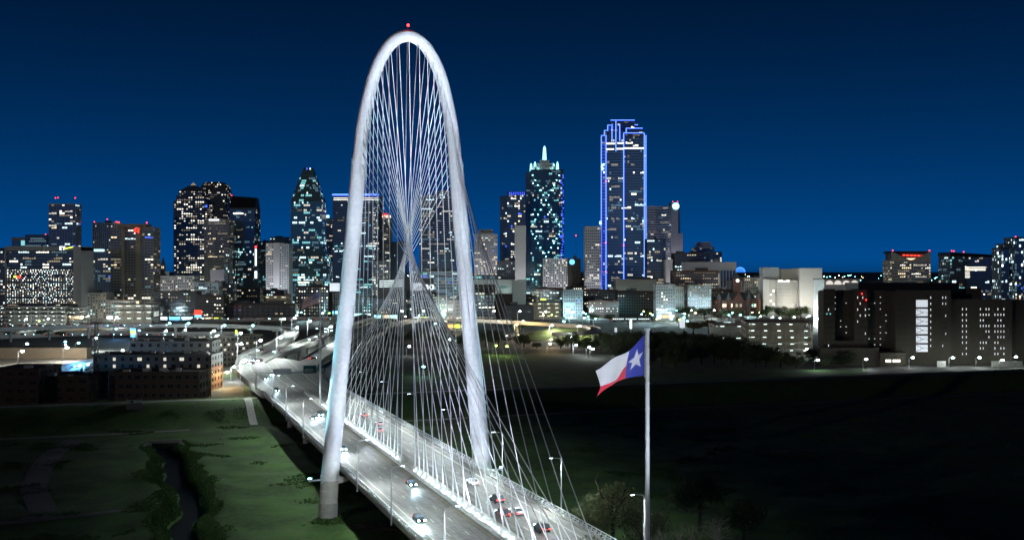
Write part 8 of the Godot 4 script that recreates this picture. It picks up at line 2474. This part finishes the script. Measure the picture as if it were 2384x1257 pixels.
	tower("warehouse", "long low brick hall below the painted billboard", "warehouse", 2.4, -1413.0, 44.7, 26.0, 30.0, {"fh": 6.0, "cw": 5.0, "band": 0.6, "pier": 0.3, "wall": "brick_dark", "lit": 0.05, "pal": "white", "units": 2})
	tower("warehouse", "windowless black shed in shadow right of the arch leg", "warehouse", 7.4, -1293.0, 30.5, 26.0, 19.4, {"fh": 8.0, "cw": 9.0, "band": 0.6, "pier": 0.5, "wall": "darkgrey", "lit": 0.03, "pal": "white", "units": 1})
	tower("warehouse", "brick warehouse with white-lit windows under the prism tower", "warehouse", -250.9, -1413.0, 40.9, 26.0, 40.3, {"fh": 4.0, "cw": 3.2, "band": 0.45, "pier": 0.45, "wall": "brick_dark", "lit": 0.45, "pal": "white", "units": 2})
	tower("warehouse", "long low dark building behind the far highway", "warehouse", -293.7, -1303.0, 84.3, 26.0, 21.1, {"fh": 4.4, "cw": 6.0, "band": 0.5, "pier": 0.4, "wall": "brown", "lit": 0.07, "pal": "office", "units": 4})
	tower("office_block", "low pale block with a blank white bay under the granite tower", "office block", -392.1, -1441.0, 30.8, 22.0, 44.8, {"fh": 4.4, "cw": 2.8, "band": 0.35, "pier": 0.2, "wall": "offwhite", "lit": 0.35, "pal": "cool", "units": 1})
	tower("office_block", "small dark block with lit panes under the wedge-topped tower", "office block", -372.0, -1460.0, 17.9, 20.0, 42.3, {"fh": 4.2, "cw": 2.6, "band": 0.35, "pier": 0.35, "wall": "darkgrey", "lit": 0.4, "pal": "white", "units": 1})
	tower("office_block", "cream brick building with white floors seen between the cables' feet", "office block", -83.5, -1310.0, 15.0, 20.0, 29.2, {"fh": 3.8, "cw": 3.0, "band": 0.4, "pier": 0.5, "wall": "beige", "lit": 0.2, "pal": "white", "units": 0})
	tower("low_block", "first low block from the left below the skyline, beige", "building", -466.8, -1331.0, 27.9, 22.0, 24.7, {"fh": 4.0, "cw": 3.0, "band": 0.45, "pier": 0.35, "wall": "beige", "lit": 0.22, "pal": "cool", "units": 1, "shop": ["sign_white", "sign_white", "win_cool"], "group": "low blocks along the foot of the skyline"})
	tower("low_block", "second low block from the left below the skyline, dark grey", "building", -392.2, -1311.0, 47.5, 22.0, 35.2, {"fh": 4.0, "cw": 3.0, "band": 0.45, "pier": 0.35, "wall": "darkgrey", "lit": 0.22, "pal": "office", "units": 1, "shop": ["sign_white", "sign_blue", "crown"], "group": "low blocks along the foot of the skyline"})
	tower("low_block", "third low block from the left below the skyline, brown", "building", -346.8, -1291.0, 32.0, 22.0, 30.7, {"fh": 4.0, "cw": 3.0, "band": 0.45, "pier": 0.35, "wall": "brown", "lit": 0.22, "pal": "white", "units": 1, "shop": ["sign_white", "win_warm", "sign_lime"], "group": "low blocks along the foot of the skyline"})
	tower("low_block", "fourth low block from the left below the skyline, brown", "building", -357.7, -1511.0, 36.9, 22.0, 35.9, {"fh": 4.0, "cw": 3.0, "band": 0.45, "pier": 0.35, "wall": "brown", "lit": 0.22, "pal": "warm", "units": 1, "shop": ["win_amber", "sign_white", "win_cool"], "group": "low blocks along the foot of the skyline"})
	tower("low_block", "fifth low block from the left below the skyline, dark grey", "building", -327.4, -1531.0, 32.7, 22.0, 33.2, {"fh": 4.0, "cw": 3.0, "band": 0.45, "pier": 0.35, "wall": "darkgrey", "lit": 0.22, "pal": "cool", "units": 1, "shop": ["crown", "sign_blue", "sign_white"], "group": "low blocks along the foot of the skyline"})
	tower("low_block", "sixth low block from the left below the skyline, cream", "building", -231.7, -1491.0, 17.1, 22.0, 29.4, {"fh": 4.0, "cw": 3.0, "band": 0.45, "pier": 0.35, "wall": "offwhite", "lit": 0.22, "pal": "warm", "units": 1, "shop": ["sign_blue", "crown", "sign_lime"], "group": "low blocks along the foot of the skyline"})
	tower("low_block", "seventh low block from the left below the skyline, brown", "building", -192.8, -1411.0, 36.6, 22.0, 27.9, {"fh": 4.0, "cw": 3.0, "band": 0.45, "pier": 0.35, "wall": "brown", "lit": 0.22, "pal": "cool", "units": 1, "shop": ["win_cool", "crown", "win_cool"], "group": "low blocks along the foot of the skyline"})
	tower("low_block", "eighth low block from the left below the skyline, dark grey", "building", -152.1, -1361.0, 32.2, 22.0, 27.0, {"fh": 4.0, "cw": 3.0, "band": 0.45, "pier": 0.35, "wall": "darkgrey", "lit": 0.22, "pal": "warm", "units": 1, "shop": ["crown", "win_warm", "crown"], "group": "low blocks along the foot of the skyline"})
	tower("low_block", "ninth low block from the left below the skyline, dark brick", "building", -103.0, -1311.0, 26.0, 22.0, 34.2, {"fh": 4.0, "cw": 3.0, "band": 0.45, "pier": 0.35, "wall": "brick_dark", "lit": 0.22, "pal": "white", "units": 1, "shop": ["win_cool", "sign_lime", "sign_white"], "group": "low blocks along the foot of the skyline"})
	tower("low_block", "tenth low block from the left below the skyline, grey", "building", -54.7, -1131.0, 21.5, 22.0, 30.2, {"fh": 4.0, "cw": 3.0, "band": 0.45, "pier": 0.35, "wall": "grey", "lit": 0.22, "pal": "white", "units": 1, "shop": ["win_amber", "sign_lime", "win_warm"], "group": "low blocks along the foot of the skyline"})
	tower("low_block", "eleventh low block from the left below the skyline, grey", "building", -53.0, -1311.0, 20.0, 22.0, 37.2, {"fh": 4.0, "cw": 3.0, "band": 0.45, "pier": 0.35, "wall": "grey", "lit": 0.22, "pal": "office", "units": 1, "shop": ["sign_blue", "sign_white", "crown"], "group": "low blocks along the foot of the skyline"})
	tower("low_block", "twelfth low block from the left below the skyline, dark grey", "building", 34.7, -1491.0, 17.1, 22.0, 34.0, {"fh": 4.0, "cw": 3.0, "band": 0.45, "pier": 0.35, "wall": "darkgrey", "lit": 0.22, "pal": "warm", "units": 1, "shop": ["crown", "sign_lime", "sign_blue"], "group": "low blocks along the foot of the skyline"})
	tower("low_block", "thirteenth low block from the left below the skyline, brown", "building", 86.8, -1511.0, 26.0, 22.0, 38.2, {"fh": 4.0, "cw": 3.0, "band": 0.45, "pier": 0.35, "wall": "brown", "lit": 0.22, "pal": "warm", "units": 1, "shop": ["crown", "sign_lime", "sign_white"], "group": "low blocks along the foot of the skyline"})
	tower("low_block", "fourteenth low block from the left below the skyline, grey", "building", 185.9, -1361.0, 22.9, 22.0, 42.6, {"fh": 4.0, "cw": 3.0, "band": 0.45, "pier": 0.35, "wall": "grey", "lit": 0.22, "pal": "warm", "units": 1, "shop": ["win_cool", "win_amber", "win_warm"], "group": "low blocks along the foot of the skyline"})
	tower("low_block", "fifteenth low block from the left below the skyline, brown", "building", 284.4, -1511.0, 34.6, 22.0, 33.6, {"fh": 4.0, "cw": 3.0, "band": 0.45, "pier": 0.35, "wall": "brown", "lit": 0.22, "pal": "white", "units": 1, "shop": ["win_cool", "sign_blue", "win_cool"], "group": "low blocks along the foot of the skyline"})
	tower("low_block", "sixteenth low block from the left below the skyline, grey", "building", 319.0, -1511.0, 51.9, 22.0, 45.7, {"fh": 4.0, "cw": 3.0, "band": 0.45, "pier": 0.35, "wall": "grey", "lit": 0.22, "pal": "office", "units": 1, "shop": ["crown", "sign_blue", "sign_lime"], "group": "low blocks along the foot of the skyline"})
	tower("low_block", "seventeenth low block from the left below the skyline, cream", "building", 349.6, -1511.0, 16.1, 22.0, 19.8, {"fh": 4.0, "cw": 3.0, "band": 0.45, "pier": 0.35, "wall": "offwhite", "lit": 0.22, "pal": "office", "units": 1, "shop": ["sign_blue", "sign_white", "sign_lime"], "group": "low blocks along the foot of the skyline"})
	tower("low_block", "eighteenth low block from the left below the skyline, dark grey", "building", 408.4, -1261.0, 37.0, 22.0, 45.9, {"fh": 4.0, "cw": 3.0, "band": 0.45, "pier": 0.35, "wall": "darkgrey", "lit": 0.22, "pal": "warm", "units": 1, "shop": ["sign_white", "win_amber", "sign_white"], "group": "low blocks along the foot of the skyline"})
	tower("low_block", "nineteenth low block from the left below the skyline, dark grey", "building", 577.4, -1711.0, 45.8, 22.0, 43.7, {"fh": 4.0, "cw": 3.0, "band": 0.45, "pier": 0.35, "wall": "darkgrey", "lit": 0.22, "pal": "warm", "units": 1, "shop": ["sign_white", "win_cool", "win_amber"], "group": "low blocks along the foot of the skyline"})
	tower("low_block", "twentieth low block from the left below the skyline, brown", "building", 519.2, -1361.0, 27.0, 22.0, 47.2, {"fh": 4.0, "cw": 3.0, "band": 0.45, "pier": 0.35, "wall": "brown", "lit": 0.22, "pal": "white", "units": 1, "shop": ["sign_lime", "win_amber", "sign_white"], "group": "low blocks along the foot of the skyline"})
	garage("parking_garage", "wide parking garage with green-lit decks below the glittering office", -509.2, -1197.0, 72.6, 34.0, 21.3, 0.00, {"levels": 5, "wall": "concrete_dark", "lamp": "garage", "tube": 1.4, "lamps": 0.8})
	garage("parking_garage", "parking garage wing turning the corner towards the street trees", -468.7, -1205.0, 14.7, 30.0, 20.0, 0.00, {"levels": 5, "wall": "concrete", "lamp": "garage", "tube": 1.2, "lamps": 0.5, "stair": false})
	garage("parking_garage", "parking garage with white strips of light under the tan hotel", -428.9, -1275.0, 43.6, 30.0, 21.0, 0.00, {"levels": 3, "wall": "concrete", "lamp": "garage", "lamps": 1.0, "tube": 4.0})
	garage("parking_garage", "tan parking garage with lit decks behind the far highway", -298.0, -1413.0, 29.6, 26.0, 27.4, 0.00, {"levels": 4, "wall": "tan", "lamp": "garage_warm", "lamps": 1.0, "tube": 3.0})
	garage("parking_garage", "warm yellow parking garage with open decks right of the arch", 39.5, -1388.0, 41.1, 36.0, 20.2, 0.00, {"levels": 4, "wall": "beige", "lamp": "garage_warm", "lamps": 1.0, "tube": 3.0})
	garage("parking_garage", "low parking garage with one lit deck at the treeline", 168.9, -872.0, 26.1, 24.0, 18.2, 0.00, {"levels": 2, "wall": "concrete", "lamp": "garage", "lamps": 1.0, "tube": 3.0})
	garage("parking_garage", "large pale parking garage with rows of lit openings beside the detention block", 192.0, -812.0, 46.2, 44.0, 23.2, -0.12, {"levels": 5, "wall": "beige", "lamp": "garage", "lamps": 0.95, "tube": 2.2, "stair": false})
	garage("parking_garage", "parking garage full of lamps between the cables' feet", -102.2, -1313.0, 22.5, 26.0, 33.8, 0.00, {"levels": 4, "wall": "concrete", "lamp": "garage", "lamps": 0.8, "tube": 1.4})

func far_lights() -> void:
	# the lamps of the suburbs strung along the horizon
	var r := RandomNumberGenerator.new()
	r.seed = 404
	var sets := {"lamp_cool": MB.new(), "lamp_warm": MB.new(), "lamp_teal": MB.new()}
	for i in 230:
		var Z := r.randf_range(3200.0, 9000.0)
		var u := r.randf_range(-0.46, 0.46)
		if r.randf() < 0.55:
			u = r.randf_range(0.2, 0.42)
		var p := Vector3(u * Z, r.randf_range(8.0, 26.0), -Z)
		var k: String = ["lamp_cool", "lamp_warm", "lamp_teal"][r.randi() % 3]
		sets[k].ball(p, Z * 0.00022 * r.randf_range(0.6, 1.5), 6)
	var mesh := ArrayMesh.new()
	for k in sets:
		surface(sets[k], mesh, M[k])
	var o := put(mesh, "far_city_lamp_field")
	tag(o, "scattered lamps of the suburbs along the horizon", "city lights", "", "stuff")

# signs across the road and along the streets
func road_signs() -> void:
	var t := thing("sign_gantry", "green overhead sign gantry spanning the carriageways before the ramps", "sign gantry", br(AXIS, DECK, 476.0), TURN)
	var bm := MB.new()
	bm.bar(Vector3(-17.5, 6.6, 0), Vector3(14.5, 6.6, 0), 0.5, 0.5)
	build(bm, "beam", M.galv, t)
	for x in [-17.5, 14.5]:
		var p := MB.new()
		p.tube([Vector3(x, 0, 0), Vector3(x, 7.2, 0)], [0.28, 0.24], 10)
		build(p, "post", M.galv, t)
	for e in [[2.2, 7.6, 3.4], [9.0, 11.4, 2.6]]:
		var pn := box_part(t, "sign_panel", "sign_green", Vector3(e[0], 6.0, 0.3), Vector3(e[1], 6.0 + e[2], 0.42))
		for y in [0.7, 1.5]:
			box_part(pn, "sign_line", "white", Vector3(e[0] + 0.4, 6.0 + y, 0.43), Vector3(lerpf(e[0], e[1], 0.75), 6.0 + y + 0.35, 0.46))
		box_part(pn, "route_shield", "flag_blue", Vector3(lerpf(e[0], e[1], 0.4), 6.0 + e[2] - 0.95, 0.43), Vector3(lerpf(e[0], e[1], 0.6), 6.0 + e[2] - 0.2, 0.46))
	box_part(t, "sign_back", "galv", Vector3(-10.5, 5.9, 0.3), Vector3(-3.0, 8.2, 0.42))
	# lit pylon signs of the roadside
	for e in [
		["tall roadside sign of stacked lit panels by the freeway", -306.0, -900.0, 13.8, [["sign_blue", 4.2, 1.6], ["sign_lime", 4.2, 1.2], ["screen", 4.0, 1.6], ["sign_blue", 3.6, 1.2]]],
		["red and blue lit sign above the far street", -337.9, -1200.0, 17.9, [["sign_red", 7.5, 2.4], ["sign_red", 8.5, 2.2], ["sign_blue", 7.0, 2.2]]],
		["wide red glowing sign on the far strip of shops", -359.3, -1350.0, 24.4, [["sign_red", 9.0, 3.2]]],
		["white lit roadside banner in the dark trees", 152.7, -1000.0, 18.1, [["screen", 4.4, 9.0]]],
		["small white lit banner by the treeline", 93.1, -1000.0, 9.3, [["screen", 2.2, 4.0]]],
		["narrow blue-white lit post sign by the treeline", 102.3, -960.0, 18.0, [["sign_white", 2.0, 7.5]]],
		["lime green lit cone sign at the end of the apartment wing", -187.9, -760.0, 20.2, [["sign_lime", 1.2, 3.4]]],
		["green lit roof sign of the warm parking garage", 38.4, -1368.0, 25.5, [["sign_lime", 7.0, 1.4]]],
		["teal roof sign beside the prism tower", -333.7, -1990.0, 158.6, [["crown", 15.0, 4.5]]],
		["white glowing roof sign on the tan office slab", -466.4, -1745.0, 140.5, [["sign_white", 16.0, 2.6]]],
		["white vertical blue sign on the yard road", -280.3, -700.0, 14.8, [["sign_white", 1.4, 4.2]]],
		["letter sign glowing on the pale office slab", 126.4, -1595.0, 130.6, [["crown", 3.0, 4.5]]]]:
		var s := thing("pylon_sign", e[0], "sign", Vector3(e[1], 0, e[2]))
		var p := MB.new()
		p.tube([Vector3(0, 0, -0.4), Vector3(0, e[3], -0.4)], [0.3, 0.3], 8)
		build(p, "post", M.galv, s)
		var y: float = e[3]
		for q in e[4]:
			box_part(s, "sign_light", q[0], Vector3(-q[1] / 2, y - q[2], -0.3), Vector3(q[1] / 2, y, 0.0))
			y -= q[2] + 0.4

# the commuter train and the colonnade before the street trees
func small_civic() -> void:
	for k in 3:
		var t := thing("train_car", ["front", "middle", "rear"][k] + " car of the dark commuter train with lit windows", "train", Vector3(113.51 + k * 13.6, 6.0, -1190.0), 0.0, "cars of the commuter train")
		box_part(t, "body", "darkgrey", Vector3(-6.5, 1.0, -1.5), Vector3(6.5, 3.9, 1.5))
		box_part(t, "roof", "grey", Vector3(-6.4, 3.91, -1.3), Vector3(6.4, 4.3, 1.3))
		for s in [-4.2, 4.2]:
			box_part(t, "bogie", "black", Vector3(s - 1.3, 0.0, -1.2), Vector3(s + 1.3, 0.99, 1.2))
		for i in 6:
			box_part(t, "lit_window", "win_cool" if (i + k) % 4 else "win_white", Vector3(-5.9 + i * 2.0, 2.3, 1.51), Vector3(-4.5 + i * 2.0, 3.3, 1.56))
		if k != 1:
			for s in [-0.9, 0.9]:
				box_part(t, "taillight", "taillight", Vector3((-6.6 if k == 0 else 6.5), 1.5, s - 0.3), Vector3((-6.5 if k == 0 else 6.6), 2.0, s + 0.3))
	var c := thing("colonnade", "small white lit colonnade with a spire-like pole before the courthouse", "colonnade", Vector3(192.12, 0.0, -900.0))
	for i in 9:
		box_part(c, "column", "white", Vector3(-4.4 + i * 1.05, 20.0, 0), Vector3(-4.0 + i * 1.05, 23.0, 0.4))
	box_part(c, "lintel", "white", Vector3(-4.8, 23.01, -1.0), Vector3(4.8, 23.7, 0.8))
	box_part(c, "plinth", "offwhite", Vector3(-5.2, 0.0, -2.0), Vector3(5.2, 19.99, 1.2))
	var p := MB.new()
	p.tube([Vector3(0, 23.7, 0), Vector3(0, 33.0, 0)], [0.2, 0.1], 8)
	build(p, "pole", M.white, c)
	spot(c, "pole_flood", Vector3(0, 19.0, 9.0), Vector3(0, 24.0, 0.0), 120.0, 50.0, Color(0.75, 0.98, 1.0), 0.4)

func _ready() -> void:
	rng.seed = 2024
	make_view()
	make_materials()
	make_ground()
	make_paths()
	streets()
	make_bridge()
	make_floodlights()
	make_median_lamps()
	make_deck_lamps()
	far_roads()
	special_towers()
	civic_buildings()
	small_civic()
	hotel_and_signs()
	generic_buildings()
	left_bank()
	make_deck_cars()
	make_flags()
	road_signs()
	street_lamps()
	trees()
	river_trees()
	far_cars()
	far_lights()
	make_grass()
	print("triangles ", tri, " children ", get_child_count())

func river_trees() -> void:
	make_tree("leafy_tree", "leafy tree beside the deck at the bottom of the picture", Vector3(21.06, 0, -235.0), 18.0, 16.0, "leaf_pale", "trees beside the river end of the bridge", 2)
	make_tree("leafy_tree", "lower leafy tree at the bottom edge between the deck and the bare trees", Vector3(16.4, 0, -205.0), 13.0, 12.0, "leaf_pale", "trees beside the river end of the bridge", 0)
	make_tree("leafy_tree", "dark leafy tree behind the tall flagpole at the bottom edge", Vector3(26.65, 0, -228.0), 13.0, 12.0, "leaf_dark", "trees beside the river end of the bridge", 1)
	make_tree("leafy_tree", "wide dark tree behind the bare trees", Vector3(43.94, 0, -262.0), 14.0, 16.0, "leaf_dark", "trees beside the river end of the bridge", 2)
	make_tree("leafy_tree", "dark tree at the outer end of the bare trees", Vector3(51.05, 0, -246.0), 11.0, 12.0, "leaf_dark", "trees beside the river end of the bridge", 0)
	bare_tree("bare pale-limbed tree just beyond the tall flagpole", Vector3(31.42, 0, -222.0), 13.0, 5)
	bare_tree("bare pale-limbed tree in the middle of the leafless clump", Vector3(38.07, 0, -226.0), 13.5, 8)
	bare_tree("bare pale-limbed tree at the outer side of the leafless clump", Vector3(44.05, 0, -230.0), 13.0, 13)
